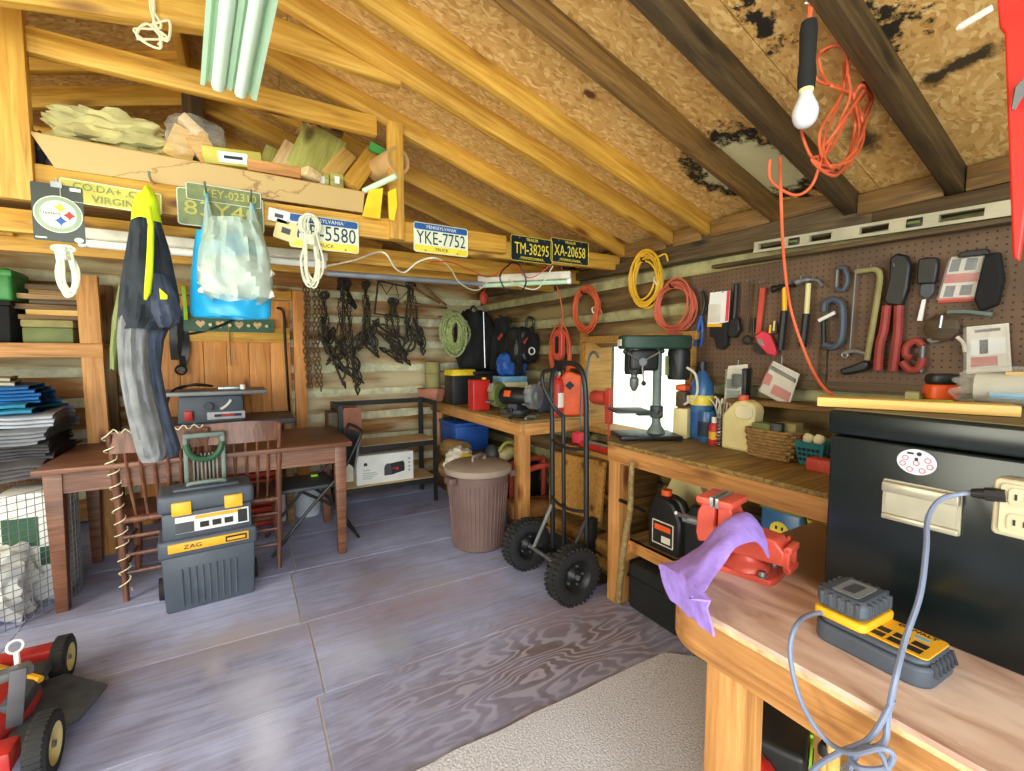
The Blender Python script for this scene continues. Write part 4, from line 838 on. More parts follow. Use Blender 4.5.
drape([(222, 208, 258), (236, 205, 264), (250, 199, 269), (270, 197, 272), (284, 198, 273), (296, 203, 271), (302, 212, 262)], 2.18, .085, 7, .5, 12).to('body', 'bag_white', bt, world=True)
for (ls) in ([(197, 206, 208), (210, 204, 211), (224, 203, 216), (240, 201, 222)], [(203, 250, 252), (214, 248, 256), (226, 245, 261), (240, 240, 265)]): drape(ls, 2.19, .03, 8, .3).to('handle', 'bag_white', bt, world=True)
p = PY(238, 278, 2.18); m = crumple((0, 0, 0), (.24, .09, .16), 33, .2); m.to('packet', 'white', bt, loc=p - bt.location)
for (u, v) in ((207, 196), (251, 203)): p = PY(u, v, 2.3); tag(M().tube([p + Vector((0, .03, .004)), p + Vector((0, -.11, .004)), p + Vector((0, -.125, .018))], .004, 6).to('hook', 'steel_dull'), ['steel hook in the beam under the bag handle by the coverall', 'steel hook in the beam under the bag handle by the paper tags'][u > 230], 'hook', 'bag hooks')
# ------------------------------------------------ shop light overhead
p0, p1 = PY(243, 106, 1.95), PY(243, -30, 1.2)
t = T('shop_light', 'pale green twin-tube shop light hung under the roof ridge', 'light', (.0, 1.62, 2.155), (math.radians(0), 0, .0))
zz0 = PY(238, 95, 2.0).z; fe = PY(229, 90, 1.95); t.rotation_euler = (-.24, 0, .12); t.location = fe - Euler((-.24, 0, .12)).to_matrix() @ Vector((0, .61, -.01))
m = M(); prof = [(-.085, -.022), (-.072, -.022), (-.06, .0), (-.008, .0), (-.008, -.012), (.008, -.012), (.008, .0), (.06, 0), (.072, -.022), (.085, -.022), (.07, .02), (.03, .035), (-.03, .035), (-.07, .02)]
m.prism(prof, -.61, .61, Euler((PI/2, 0, 0)).to_matrix().to_4x4()); m.to('reflector', 'lamp_green', t, smooth=False)
for s in (-1, 1):
    M().cyl((s*.034, -.57, -.018), (s*.034, .60, -.018), .020).to('tube', 'tube_glass', t)
    M().box((s*.034, .60, -.005), (.03, .02, .05), bev=.004).to('lamp_holder', 'white', t); M().box((s*.034, -.59, -.005), (.03, .02, .05), bev=.004).to('lamp_holder', 'white', t)
m = M()
for y_ in (-.35, .35): m.tube([(0, y_, .03), (0, y_-.05, .45)], .003, 5)
m.to('chain', 'steel_dull', t)
# long tube fixture under the far tie beams
a, c = PY(80, 252, 2.80), PY(327, 272, 2.80)
t = T('tube_light', 'long white tube light fixed under the tie beams in front of the plank door', 'light', (0, 2.80, 1.865)); m = M(); m.box(((a.x+c.x)/2, 0, .03), (c.x-a.x, .10, .045), bev=.006); m.to('housing', 'card_pale', t)
M().cyl((a.x+.02, -.01, -.012), (c.x-.03, -.01, -.012), .018).to('tube', 'white', t)
for x_ in (a.x+.015, c.x-.02): M().box((x_, -.01, -.006), (.03, .035, .05), bev=.005).to('lamp_holder', 'white', t)
tag(M().cyl(PY(326, 273, 2.78), PY(482, 284, 2.84), .017).to('metal_conduit', 'galv'), 'thin grey-green pipe running on from the long tube light', 'pipe')
a, c = PY(480, 287, 3.0), PY(571, 271, 2.52)
t = T('tube_light', 'pale batten light below the dark trailer plates', 'light', (a+c)/2); d = (c-a); t.rotation_euler = (0, -math.atan2(d.z, d.xy.length)*0, math.atan2(d.y, d.x))
M().box((0, 0, .01), (d.length, .09, .05), bev=.006).to('housing', 'card_pale', t); M().cyl((-d.length*.47, 0, -.032), (d.length*.47, 0, -.032), .015).to('tube', 'lamp_green', t)
for s in (-1, 1): M().box((s*d.length*.48, 0, -.022), (.03, .04, .05), bev=.005).to('lamp_holder', 'white', t)
m = M()
for s in (-1, 1): m.tube([(s*d.length*.4, 0, .03), (s*d.length*.4, 0, .13)], .003, 5)
m.to('hanger_wire', 'steel_dull', t)
m = M().tube(smoothpath([PY(327, 266, 2.74), PY(355, 260, 2.70), PY(382, 252, 2.36), PY(395, 268, 2.4), PY(405, 272, 2.45), PY(418, 262, 2.4), PY(436, 258, 2.33), PY(450, 268, 2.5), PY(460, 283, 2.7), PY(478, 290, 2.9), PY(497, 275, 2.9), PY(520, 286, 2.7), PY(538, 288, 2.6), PY(553, 266, 2.45)], 8), .0045, 6); tag(m.to('lamp_cable', 'rope_white'), 'thin white cable drooping along the tie beams to the batten light', 'cable')
m = M().tube(smoothpath([PY(430, 262, 2.38), PY(450, 262, 2.38), PY(470, 270, 2.5), PY(490, 277, 2.6), PY(510, 266, 2.5), PY(530, 278, 2.5), PY(552, 264, 2.42)], 8), .003, 6); tag(m.to('red_wire', 'red'), 'thin red wire looping beside the white cable', 'wire')
m = M().tube(smoothpath([PY(512, 262, 2.5), PY(500, 275, 2.5), PY(506, 290, 2.5), PY(518, 294, 2.5), PY(526, 282, 2.5), PY(520, 266, 2.5), PY(512, 262, 2.5)], 8), .005, 6); tag(m.to('cable_loop', 'black'), 'black cable loop hung over the batten light', 'cable')
# ================================================================ BACK WALL
YB = WY - .03
x, z = fx(230, 325, YB-.05)
t = T('hook_rail', 'green wooden hook rail with heart cut-outs on the plank door', 'rail', (-.10, YB-.05, PY(230, 325, YB-.05).z), FRONT)
M().prism(rrect(.66, .115, .01), 0, .02).to('rail', 'dark_green', t)
for k in range(4):
    x_ = -.20 + .135*k; pts = []
    for i in range(24):
        a = 2*PI*i/24; pts.append((x_ + .0020*16*math.sin(a)**3, .0021*(13*math.cos(a) - 5*math.cos(2*a) - 2*math.cos(3*a) - math.cos(4*a)) + .003))
    M().prism(pts[::-1], .02, .0225).to('heart', 'board_tan', t); M().cyl((x_+.068, -.005, .02), (x_+.068, -.005, .06), .008, .013).to('peg', 'cream', t)
m = M().tube(smoothpath([PY(150, 331, 4.535), PY(175, 335, 4.535), PY(200, 332, 4.52), PY(222, 325, 4.495), PY(238, 317, 4.495)], 6), .011, 8); tag(m.to('black_hose', 'black'), 'black hose sagging across the plank door under the hook rail', 'hose')
def strap(label, pts, y, wd, mat, name='strap', cat='strap'):
    c3 = smoothpath([PY(u, v, y + .02*math.sin(i*2)) for i, (u, v) in enumerate(pts)], 6); m = M(); n = len(c3)-1
    m.grid(lambda u, v: c3[int(round(v*n))] + Vector(((u-.5)*wd, 0, 0)), 1, n, .004); return tag(m.to(name, mat), label, cat, 'straps on the plank door')
strap('black strap hanging furthest left on the plank door', [(174, 318), (173, 340), (175, 360)], 4.50, .05, 'black'); strap('black strap hanging in the middle by the coverall sleeve', [(180, 316), (181, 345), (183, 365)], 4.49, .04, 'black_matte'); strap('twisted black strap hanging with a buckle at its end', [(186, 306), (185, 330), (186, 350), (181, 372)], 4.51, .05, 'black')
strap('lime green strip hanging down by the coverall sleeve', [(183, 286), (185, 305), (186, 320)], 4.47, .026, 'lime')
M_b = M().torus(PY(181, 370, 4.46), .035, .008, rot=(PI/2, 0, 0)); tag(M_b.to('buckle_ring', 'iron'), 'dark metal ring at the end of the black straps', 'ring')
tag(M().tube([PY(229, 326, 4.5), PY(231, 366, 4.5)], .006, 6).to('thin_stick', 'stick_wood'), 'thin stick hanging straight down from the green hook rail', 'stick')
# rusty chains
def chain(label, u, v0, v1, y, sc_, mat='rust', name='chain', swing=.01):
    a, c = PY(u, v0, y), PY(u, v1, y); n = int((a.z-c.z)/(.031*sc_)); m = M()
    for i in range(n):
        z = a.z - .031*sc_*(i+.5); m.torus((swing*math.sin(i*.35), 0, z - a.z), .0115*sc_, .0042*sc_, rot=(PI/2, PI/2, 0) if i % 2 else (PI/2, PI/2, PI/2), n=10, m=5, sy=1.0) if False else m.tube([Vector((swing*math.sin(i*.35), 0, z-a.z)) + (Vector((.011*sc_*math.cos(q), 0, .021*sc_*math.sin(q))) if i % 2 else Vector((0, .011*sc_*math.cos(q), .021*sc_*math.sin(q)))) for q in [2*PI*k/10 for k in range(10)]], .0045*sc_, 5, True)
    o = m.to(name, mat, loc=a); return tag(o, label, 'chain', 'rusty chains beside the door frame')
for k, (u, l) in enumerate(((304, 'rusty chain strand hanging closest to the door frame'), (307, 'rusty chain strand second from the door frame'), (313, 'rusty chain strand third from the door frame'), (317, 'rusty chain strand nearest the iron traps'))): chain(l, u, 283, 388 + 3*(k % 2), 4.46 - .015*(k % 2), 1.25)
# traps
def trap(m, c, s, rz_, ry_, seed):
    q = random.Random(seed); mt = Matrix.Translation(c) @ Euler((q.uniform(-.5, .5), ry_, rz_)).to_matrix().to_4x4()
    for sg in (-1, 1): m.tube([mt @ Vector((s*.55*math.cos(a), sg*.012 + sg*.05*s*math.sin(a), s*.42*math.sin(a))) for a in [PI*i/10 for i in range(11)]], .0085, 5)
    m.tube([mt @ Vector((-s*.95, 0, 0)), mt @ Vector((s*.95, 0, 0))], .011, 5)
    for sg in (-1, 1): m.tube([mt @ Vector((sg*s*x_, y_, z_)) for x_, y_, z_ in ((.5, .012, 0), (.8, .03, s*.12), (1.15, 0, s*.05), (.8, -.03, s*.12), (.5, -.012, 0))], .010, 5)
    m.lathe([(0, .004), (.03*s/.13, .003), (.03*s/.13, 0)], n=10, rot=(0, 0, 0), c=mt.translation)
def trapset(name_lab, u, v0, ub, vb, y, s, seed, grp='iron traps hanging on the back wall', links=True):
    a, c = PY(u, v0, y), PY(ub, vb, y - .04); t = T('animal_trap', name_lab, 'trap', a, 0, grp); m = M(); trap(m, c - a, s*1.15, R.uniform(-.6, .6), R.uniform(.6, 2.3), seed); m.to('jaws', 'trap_iron', t)
    m = M(); L = (c-a).length; n = max(4, int(L/.034))
    for i in range(n):
        f = i/n; p = (c-a)*f + Vector((.012*math.sin(i*.8+seed), 0, 0)); m.tube([p + (Vector((.009*math.cos(q), 0, .019*math.sin(q))) if i % 2 else Vector((0, .009*math.cos(q), .019*math.sin(q)))) for q in [2*PI*k/8 for k in range(8)]], .0042, 4, True)
    m.torus((0, 0, .01), .03, .006, rot=(PI/2, 0, 0), n=14, m=5); m.to('trap_chain', 'trap_iron', t); return t
YT = 4.44
B_ = [('in the first cluster beside the rusty chains', [(324, 296, 322, 330), (325, 297, 329, 338), (326, 296, 324, 345), (323, 297, 328, 350)], .085),
      ('in the big low-hanging cluster below the black straps', [(342, 282, 335, 350), (343, 281, 345, 352), (345, 283, 340, 362), (348, 284, 353, 365), (341, 282, 348, 374), (344, 283, 338, 372), (346, 283, 350, 345), (347, 283, 355, 378)], .12),
      ('in the cluster on a light wire left of the square frame', [(365, 286, 363, 328), (366, 286, 371, 330), (367, 285, 364, 338), (366, 286, 372, 342), (365, 287, 368, 348)], .10),
      ('in the cluster under the square frame', [(391, 302, 386, 340), (393, 302, 393, 346), (395, 303, 399, 342), (392, 303, 391, 356), (396, 303, 400, 356), (388, 318, 384, 330)], .10),
      ('in the cluster right of the square frame', [(409, 286, 406, 330), (411, 286, 413, 335), (412, 287, 418, 332), (410, 288, 410, 345), (413, 287, 421, 342)], .10)]
sd = 1
for bi, (lab, L_, s) in enumerate(B_):
    for (u, v0, ub, vb) in L_: sd += 1; trapset('dark iron trap ' + lab, u, v0, ub, vb, YT - .03*(sd % 3), s, sd, 'iron traps ' + lab)
# square-framed trap
p = PY(392, 300, YT-.06); t = T('body_grip_trap', 'square dark iron frame trap hanging among the other traps', 'trap', p, (0, .16, 0)); m = M()
for dy in (0, .03): m.tube([(-.15, dy, .15), (.15, dy, .16), (.16, dy, -.14), (-.14, dy, -.16)], .008, 6, True)
m.to('square_frame', 'trap_iron', t); m = M(); m.tube([(-.15, 0, .15), (-.05, .03, .05), (.0, .03, .16)], .006, 5); m.tube([(.16, 0, .15), (.08, .03, .02), (.02, .03, .16)], .006, 5); m.tube([(.02, .02, -.14), (0, .02, .02), (-.03, .02, -.02)], .005, 5); m.to('spring', 'trap_iron', t)
m = M().tube(smoothpath([PY(338, 290, YT), PY(341, 279, YT), PY(346, 288, YT), PY(356, 308, YT), PY(350, 302, YT)], 5), .016, 6); tag(m.to('harness_strap', 'black_matte'), 'doubled black harness strap over the big trap cluster', 'strap')
for (u0, v0, u1, v1, lab) in ((409, 284, 440, 303, 'long rough stick lying on pegs above the traps, upper end at the wall corner'), (424, 286, 446, 305, 'short rough stick crossing the longer one above the rope coil'), (404, 302, 447, 308, 'thin rough stick lying nearly level above the rope coil')):
    tag(M().tube(smoothpath([PY(u0, v0, 4.40), PY((u0+u1)/2, (v0+v1)/2+1, 4.36), PY(u1, v1, 4.38)], 4), [.016]*4 + [.012]*5, 8).to('rough_stick', 'pine_old'), lab, 'stick', 'sticks above the traps')
p = PY(453, 333, 4.22); q_ = [(x_*(1 - .75*i/520), y_*(1 - .35*i/520), z_ + .04*i/520) for i, (x_, y_, z_) in enumerate(coil_pts(.14, .19, 20, .2, 8, 26, .07))]; m = M().tube([(x_, -z_, y_) for x_, y_, z_ in q_], .011, 6); t = T('rope_coil', 'mottled green rope coil hanging in the corner above the flower pot', 'rope', p); m.to('loops', 'green_rope', t); M().tube([(0, -.02, .17), (0, .42, .19)], .008, 6).to('wall_peg', 'pine_old', t)
m = M()
for k in range(10): m.torus((.13*math.cos(k*.63), -.05, .19*math.sin(k*.63)), .03, .006, rot=(0, k*.63, .3), n=10, m=5)
m.to('binding', 'green_rope', t)
# ================================================================ BACK SHELF (black metal)
SX0, SX1, SY0, SY1 = PY(338, 402, 3.94).x, 1.50, 3.94, 4.31
t = T('metal_shelf', 'low black metal shelf unit with two particle-board shelves by the back wall', 'shelf', ((SX0+SX1)/2, (SY0+SY1)/2, 0)); hw, hd = (SX1-SX0)/2, (SY1-SY0)/2
for sx_ in (-1, 1):
    for sy_ in (-1, 1):
        m = M(); m.box((0, sy_*-.0, .465), (.004, .036, .93)); m.box((-sx_*.018, sy_*.018, .465), (.036, .004, .93))
        for k in range(16): m.box((0, 0, .06 + .055*k), (.0055, .008, .014))
        m.to('upright', 'black', t, loc=(sx_*hw, sy_*hd, 0))
for z in (.195, .545, .905):
    for sy_ in ((-1, 1) if z < .8 else (1,)): M().box((0, sy_*hd, z), (2*hw, .008, .045)).to('beam_rail', 'black', t)
    for sx_ in (-1, 1): M().box((sx_*hw, 0, z), (.008, 2*hd, .045)).to('beam_rail', 'black', t)
for z in (.215, .565): M().box((0, 0, z), (2*hw-.01, 2*hd-.01, .012)).to('shelf_board', 'board_tan', t)
p = PZ(388, 485, .225)
t = T('mailbox_carton', 'white carton with a picture of a dark mailbox on the lower metal shelf', 'carton', (PY(386, 480, 3.99).x, 4.06, .222), (0, 0, .0)); W_, H_ = .50, .255
M().box((0, .0, H_/2), (W_, .15, H_), bev=.003).to('carton', 'white', t)
def onface(poly, name, mat, off, th=.0015, ox=0, oz=0): M().prism(poly, 0, th).to(name, mat, t, loc=(ox, off, oz), rot=FRONT)
onface([(-.015, .060), (-.015, .125), (-.008, .15), (.01, .165), (.03, .163), (.045, .145), (.05, .12), (.05, .06)], 'mailbox_front', 'dark_grey', -.0755); onface([(.05, .06), (.05, .12), (.045, .145), (.03, .163), (.155, .175), (.168, .15), (.168, .085)], 'mailbox_side', 'ink', -.0757)
onface([(.06, .12), (.115, .125), (.11, .095), (.09, .10), (.085, .112), (.06, .11)], 'mailbox_flag', 'red', -.0775); onface([(-.19, .165), (-.19, .18), (-.182, .192), (-.168, .192), (-.16, .18), (-.16, .165)], 'mark', 'ink', -.0755)
text('CLASSIC', .012, 'dark_grey', t, (-.165, -.0765, .125), FRONT)
for k, L_ in enumerate((.11, .13, .10, .08)): M().box((-.20+L_/2, -.0758, .10 - .016*k), (L_, .001, .004)).to('print_line', 'tool_grey_light', t)
for k in range(4): M().box((.21, -.0758, .19 - .035*k), (.012, .001, .014)).to('print_line', 'tool_grey_light', t)
t = T('flat_carton', 'grey flat carton standing behind the white mailbox carton', 'carton', (PY(352, 480, 4.1).x + .03, 4.19, .222)); M().box((0, 0, .125), (.32, .07, .25), bev=.003).to('carton', 'card_pale', t); M().box((0, 0, .252), (.32, .03, .004)).to('tape', 'white', t)
t = T('brown_case', 'brown box with rounded upper corners standing on the metal shelf', 'case', (PY(351, 440, 4.0).x, 4.02, .572)); M().prism([(-.07, 0), (-.07, .32), (-.06, .335), (.05, .335), (.075, .31), (.075, 0)], -.12, .10, Euler(FRONT).to_matrix().to_4x4()).to('case', 'brown_box', t); M().box((-.13, .05, .15), (.10, .2, .30), bev=.006).to('side_box', 'pine_dark', t)
# ================================================================ BENCH 1
BZ = .88
def workbench(name, label, x0, x1, y0, y1, z, legs, ap=.085, top='bench_top', group=None, back=True):
    t = T(name, label, 'workbench', ((x0+x1)/2, (y0+y1)/2, 0), 0, group); cx, cy = (x0+x1)/2, (y0+y1)/2
    M().box((0, 0, z-.010), (x1-x0, y1-y0, .02), bev=.002).to('worktop', top, t)
    bar('apron', (x0+.02, y0, z-.02-ap/2), (x0+.02, y1, z-.02-ap/2), .04, ap, 'pine_fresh', t); bar('apron', (x1-.02, y0, z-.02-ap/2), (x1-.02, y1, z-.02-ap/2), .04, ap, 'pine_fresh', t)
    bar('apron', (x0+.04, y0+.02, z-.02-ap/2), (x1-.04, y0+.02, z-.02-ap/2), .04, ap, 'pine_fresh', t); bar('apron', (x0+.04, y1-.02, z-.02-ap/2), (x1-.04, y1-.02, z-.02-ap/2), .04, ap, 'pine_fresh', t)
    for (lx, ly, s) in legs: bar('leg', (lx, ly, 0), (lx, ly, z-.02), s, s, 'pine_fresh', t, up=(0, 1, 0))
    return t
b1 = workbench('corner_workbench', 'pine workbench behind the trash can holding the grinder and fuel can', 1.65, 2.27, 2.70, 4.5, BZ, ((1.695, 2.745, .085), (2.22, 2.75, .08), (1.69, 4.40, .08), (2.22, 4.44, .08)))
def LB(u, v, z): p = PZ(u, v, z); return p
# pot with roll
t = T('flower_pot', 'low terracotta planter in the bench corner holding an olive roll', 'planter', (1.62, 4.36, BZ)); m = M().lathe([(0, 0), (.11, 0), (.15, .12), (.155, .13), (.14, .13), (.10, .015), (0, .015)], n=8); m.to('pot', 'terracotta', t)
t = T('olive_roll', 'upright olive roll of sheeting standing in the terracotta planter', 'roll', (1.63, 4.36, BZ+.02)); M().lathe([(0, 0), (.075, 0), (.078, .36), (.07, .375), (.03, .372), (.03, .36), (0, .36)]).to('roll', 'towel_tan', t); m = M(); m.torus((0, 0, .12), .077, .004, n=20, m=5); m.torus((0, 0, .26), .077, .004, n=20, m=5); m.to('tie', 'olive', t)
p = LB(457, 408, BZ); t = T('battery_box', 'black box with a yellow lid on the corner bench', 'box', (1.78, 4.02, BZ)); M().box((0, 0, .14), (.24, .2, .28), bev=.008).to('body', 'black', t); M().box((0, 0, .30), (.26, .22, .06), bev=.012, taper=.9).to('lid', 'yellow', t); M().box((.0, -.105, .29), (.07, .012, .03), bev=.004).to('clasp', 'yellow', t)
t = T('red_tin', 'plain red square can between the yellow-lidded box and the grinder', 'can', (1.70, 3.45, BZ)); M().box((0, 0, .13), (.16, .11, .26), bev=.012, seg=2).to('body', 'red', t); M().cyl((.05, 0, .25), (.05, 0, .275), .02).to('cap', 'yellow', t)
for k, (mt, lab, dz, h, ww) in enumerate((('olive', 'worn green carton behind the bench grinder', 0, .17, .24), ('cream', 'pale yellow flat carton on the green carton', .17, .06, .25), ('pale_blue', 'blue and white flat box topmost of the carton stack', .23, .05, .24))):
    o = M().box((0, 0, h/2), (ww, .2, h), bev=.004).to('small_carton', mt, loc=(2.02, 3.48, BZ+dz)); tag(o, lab, 'carton', 'carton stack behind the grinder')
t = T('tool_bag', 'blue cloth tool bag on top of the carton stack', 'bag', (2.10, 3.58, BZ+.28)); crumple((0, 0, .10), (.26, .16, .22), 9, .1).to('bag', 'blue', t); M().box((.02, -.085, .10), (.09, .02, .16), bev=.006).to('strap', 'black_matte', t); m = M().tube(smoothpath([(-.08, 0, .19), (-.05, 0, .26), (.05, 0, .26), (.08, 0, .19)]), .010, 6); m.to('handle', 'black_matte', t)
# grinder
t = T('bench_grinder', 'bench grinder with grey wheel guards at the corner bench edge', 'grinder', (1.84, 3.08, BZ), (0, 0, -1.12)); M().box((0, 0, .02), (.20, .15, .04), bev=.01).to('base', 'dark_grey', t); M().box((0, 0, .07), (.08, .09, .09)).to('pedestal', 'dark_grey', t)
M().lathe([(0, -.13), (.05, -.13), (.072, -.10), (.075, 0), (.072, .10), (.05, .13), (0, .13)], (0, 0, .14), rot=(0, PI/2, 0)).to('motor', 'black', t); M().box((-.03, -.074, .165), (.06, .012, .05), rot=(-.4, 0, 0), bev=.003).to('badge', 'orange', t)
for s in (-1, 1):
    M().lathe([(0, -.03), (.095, -.03), (.10, -.022), (.10, .022), (.095, .03), (0, .03)], (s*.17, 0, .145), n=32, rot=(0, PI/2, 0)).to('wheel_guard', 'grey' if s > 0 else 'olive', t); M().lathe([(0, .045), (.035, .042), (.045, .03), (.045, 0)] if s > 0 else [(0, -.045), (.035, -.042), (.045, -.03), (.045, 0)], (s*.17, 0, .145), n=20, rot=(0, PI/2, 0)).to('guard_cap', 'tool_grey_light', t)
    M().box((s*.17, -.11, .10), (.05, .05, .012), rot=(.2, 0, 0)).to('tool_rest', 'steel_dull', t); M().box((s*.17, -.10, .21), (.05, .002, .07), rot=(-.5, 0, 0)).to('eye_shield', 'clear_film', t)
M().box((0, -.08, .035), (.05, .02, .03), bev=.004).to('switch', 'black', t)
for k, (dx, dy, mt, lab) in enumerate(((-.10, -.14, 'black', 'dark clamp lying before the grinder on the bench edge'), (-.02, -.2, 'steel_dull', 'small wrench lying before the grinder base'), (.05, -.17, 'dark_green', 'dark green pliers lying before the grinder'))):
    m = M().tube(smoothpath([(-.07, 0, .012), (-.02, .015, .02), (.02, -.01, .018), (.075, .01, .012)]), .011, 6); m.ball((.07, .01, .014), (.045, .03, .026), n=6); o = m.to('hand_tool', mat=mt, loc=(1.80+dx, 2.96+dy, BZ), rot=(0, 0, .4*k)); tag(o, lab, 'tool', 'tools before the grinder')
t = T('grey_jug', 'dark grey plastic jug behind the bench grinder', 'jug', (2.13, 3.10, BZ)); M().box((0, 0, .09), (.18, .13, .18), bev=.02, seg=2).to('body', 'tool_grey', t); m = M().tube(smoothpath([(-.075, 0, .17), (-.05, 0, .235), (.03, 0, .255), (.08, 0, .20), (.085, 0, .16)]), .014, 8); m.to('handle', 'grey', t); M().cyl((.05, -.03, .18), (.05, -.03, .21), .02).to('cap', 'yellow', t)
t = T('fire_extinguisher', 'red fire extinguisher standing behind the hand truck handle', 'extinguisher', (2.05, 2.80, BZ)); M().lathe([(0, 0), (.038, 0), (.042, .01), (.042, .24), (.034, .275), (.018, .29), (.018, .31), (0, .31)]).to('cylinder', 'red', t); M().box((0, 0, .325), (.025, .03, .035), bev=.003).to('valve', 'steel', t)
M().box((.0, -.02, .36), (.022, .11, .014), rot=(-.3, 0, 0), bev=.003).to('lever', 'black', t); M().lathe([(.0425, .07), (.0427, .18)], n=24, rot=(0, 0, -2.2), arc=1.9).to('label', 'white', t)
m = M().tube(smoothpath([(0, .02, .33), (.05, .03, .31), (.055, .02, .2), (.05, .0, .09)]), .008, 6); m.to('hose', 'black', t)
t = T('fuel_can', 'orange plastic fuel can on the corner bench beside the extinguisher', 'fuel can', (2.19, 2.81, BZ), (0, 0, -.5)); M().prism([(-.10, 0), (.10, 0), (.105, .02), (.105, .26), (.06, .31), (-.02, .34), (-.06, .34), (-.10, .29), (-.105, .02)], -.075, .075, Euler(FRONT).to_matrix().to_4x4()).to('body', 'orange', t, bev=.015)
m = M().tube(smoothpath([(-.05, 0, .33), (-.01, 0, .375), (.06, 0, .36), (.08, 0, .28)]), .014, 8); m.to('handle', 'orange', t); M().cyl((-.07, 0, .335), (-.085, 0, .375), .022).to('cap', 'black', t); M().box((-.03, -.077, .235), (.05, .004, .05), rot=(0, .78, 0)).to('mark', 'ink', t)
# wall corner dark things
t = T('dark_backpack', 'dark backpack sprayer hung on the corner wall above the blue tool bag', 'sprayer', (2.16, 3.50, 1.30)); crumple((0, 0, .12), (.26, .24, .34), 31, .12).to('tank', 'black', t); m = M(); m.tube(smoothpath([(-.1, -.1, .27), (-.12, -.16, .12), (-.1, -.12, -.04)]), .016, 6); m.to('strap', 'black_matte', t); M().torus((.02, -.128, .08), .03, .007, rot=(PI/2, 0, 0)).to('gauge_ring', 'card_pale', t); M().prism([(-.07, .12), (-.02, .16), (-.05, .10)], 0, .01).to('warning_flash', 'red_dusty', t, loc=(0, -.12, .04), rot=FRONT); M().tube(smoothpath([(.1, 0, .26), (.12, 0, .36), (.06, 0, .38), (.04, 0, .28)]), .012, 6).to('grip', 'black', t)
t = T('black_duffel', 'black bag hanging in the far wall corner beside the rope coil', 'bag', (2.10, 4.34, 1.18)); crumple((0, 0, .28), (.38, .30, .66), 44, .12).to('bag', 'black_matte', t); M().tube(smoothpath([(-.08, 0, .54), (0, .05, .68), (.08, 0, .54)]), .012, 6).to('strap', 'black', t)
p = PY(484, 298, 4.05); m = M().ball((0, 0, 0), (.09, .07, .13), n=8, jit=.15); m.tube([(0, 0, .06), (.0, -.1, .16), (0, -.3, .28)], .004, 5); tag(m.to('red_float', 'red_dusty', loc=p), 'small dull red float hanging under the batten light end', 'float')
tag(M().tube([PY(483.5, 312, 3.95), PY(485, 368, 3.95)], .006, 6).to('thin_rod', 'steel'), 'thin pale rod standing upright in front of the black bag', 'rod')
t = crate('low_crate', 'low black crate on the bench under the dark corner bags', 'crate', (2.06, 4.06, BZ), (.36, .40, .31), 'black_matte', 'black', lid_h=.03)
p = PX(512, 335, 2.22); t = T('shade_jacket', 'black jacket added to darken the log wall between the duffel and the backpack sprayer', 'jacket', (2.20, 3.92, 1.72), SIDE)  # made-up black cloth, added to deepen the shade in this corner
def fnj(u, v): return Vector(((u-.5)*(.30 + .16*v), -.62*v - .03*abs(u-.5)*(1-v), .02 + .025*math.sin(u*14 + v*3)*(.3+v) + .02*noise.noise(Vector((u*4, v*4, 2)))))
M().grid(fnj, 26, 14, .02).to('cloth', 'black_matte', t); M().box((.05, -.2, .06), (.09, .03, .012), rot=(0, 0, .5)).to('added_red_tab', 'red_dusty', t); M().tube([(0, -.01, -.02), (0, .01, .05)], .005, 6).to('hook', 'iron', t)  # cloth, tab and hook of the added shade jacket
# ================================================================ UNDER BENCH 1
t = crate('storage_tote', 'blue plastic tote on a block under the corner bench', 'tote', (1.86, 4.12, .42), (.34, .40, .28), 'blue', 'blue')
tag(M().box((0, 0, .21), (.46, .5, .42), bev=.01).to('wood_crate', 'pine_old', loc=(1.90, 4.14, 0)), 'plain wooden crate under the blue tote', 'crate')
for k, (x_, y_, z_, r_, lab) in enumerate(((1.66, 3.86, .47, .09, 'cut firewood round highest of the pile under the bench'), (1.62, 3.80, .30, .09, 'cut firewood round in the middle of the pile under the bench'), (1.70, 3.74, .12, .12, 'cut firewood round lowest of the pile under the bench'))):
    o = M().lathe([(0, -.13), (r_*.95, -.13), (r_, -.12), (r_*1.02, 0), (r_, .12), (r_*.95, .13), (0, .13)], n=14, rot=(PI/2, 0, .3)).to('firewood_log', 'driftwood', loc=(x_, y_, z_)); tag(o, lab, 'log', 'firewood under the corner bench')
tag(crumple((0, 0, 0), (.22, .18, .2), 12, .25).to('plastic_sack', 'card_pale', loc=(1.56, 3.55, .44)), 'crumpled pale sack with a yellow print beside the trash can lid', 'sack')
tag(M().box((0, 0, 0), (.07, .01, .05), rot=(.2, .3, 0)).to('yellow_packet', 'yellow', loc=(1.57, 3.44, .50)), 'small yellow packet on the crumpled pale sack', 'packet')
t = T('garden_spreader', 'pale yellow and black tool housing under the corner bench', 'tool', (1.98, 3.50, .42)); M().ball((0, 0, .05), (.24, .18, .14), n=10).to('housing', 'cream', t); m = M().tube(smoothpath([(-.09, -.06, .08), (-.04, -.07, .15), (.05, -.07, .15), (.10, -.06, .08)]), .016, 6); m.to('handle', 'paper_yellow', t); M().ball((-.13, 0, .05), (.12, .16, .18), n=8).to('drum', 'dark_grey', t)
tag(M().box((0, 0, .2), (.5, .4, .4), bev=.01).to('dark_chest', 'black_matte', loc=(1.98, 3.52, 0)), 'dark chest under the corner bench carrying the tool housing', 'chest')
t = T('pink_stand', 'pinkish red tube frame stand behind the bench leg', 'stand', (2.0, 3.02, 0)); m = M()
for y_ in (-.12, .12): m.tube(smoothpath([(-.16, y_, 0), (-.16, y_, .40), (-.14, y_, .47), (.12, y_, .48), (.15, y_, .42), (.15, y_, 0)], 5), .022, 8)
m.to('frame', 'vise_red', t)
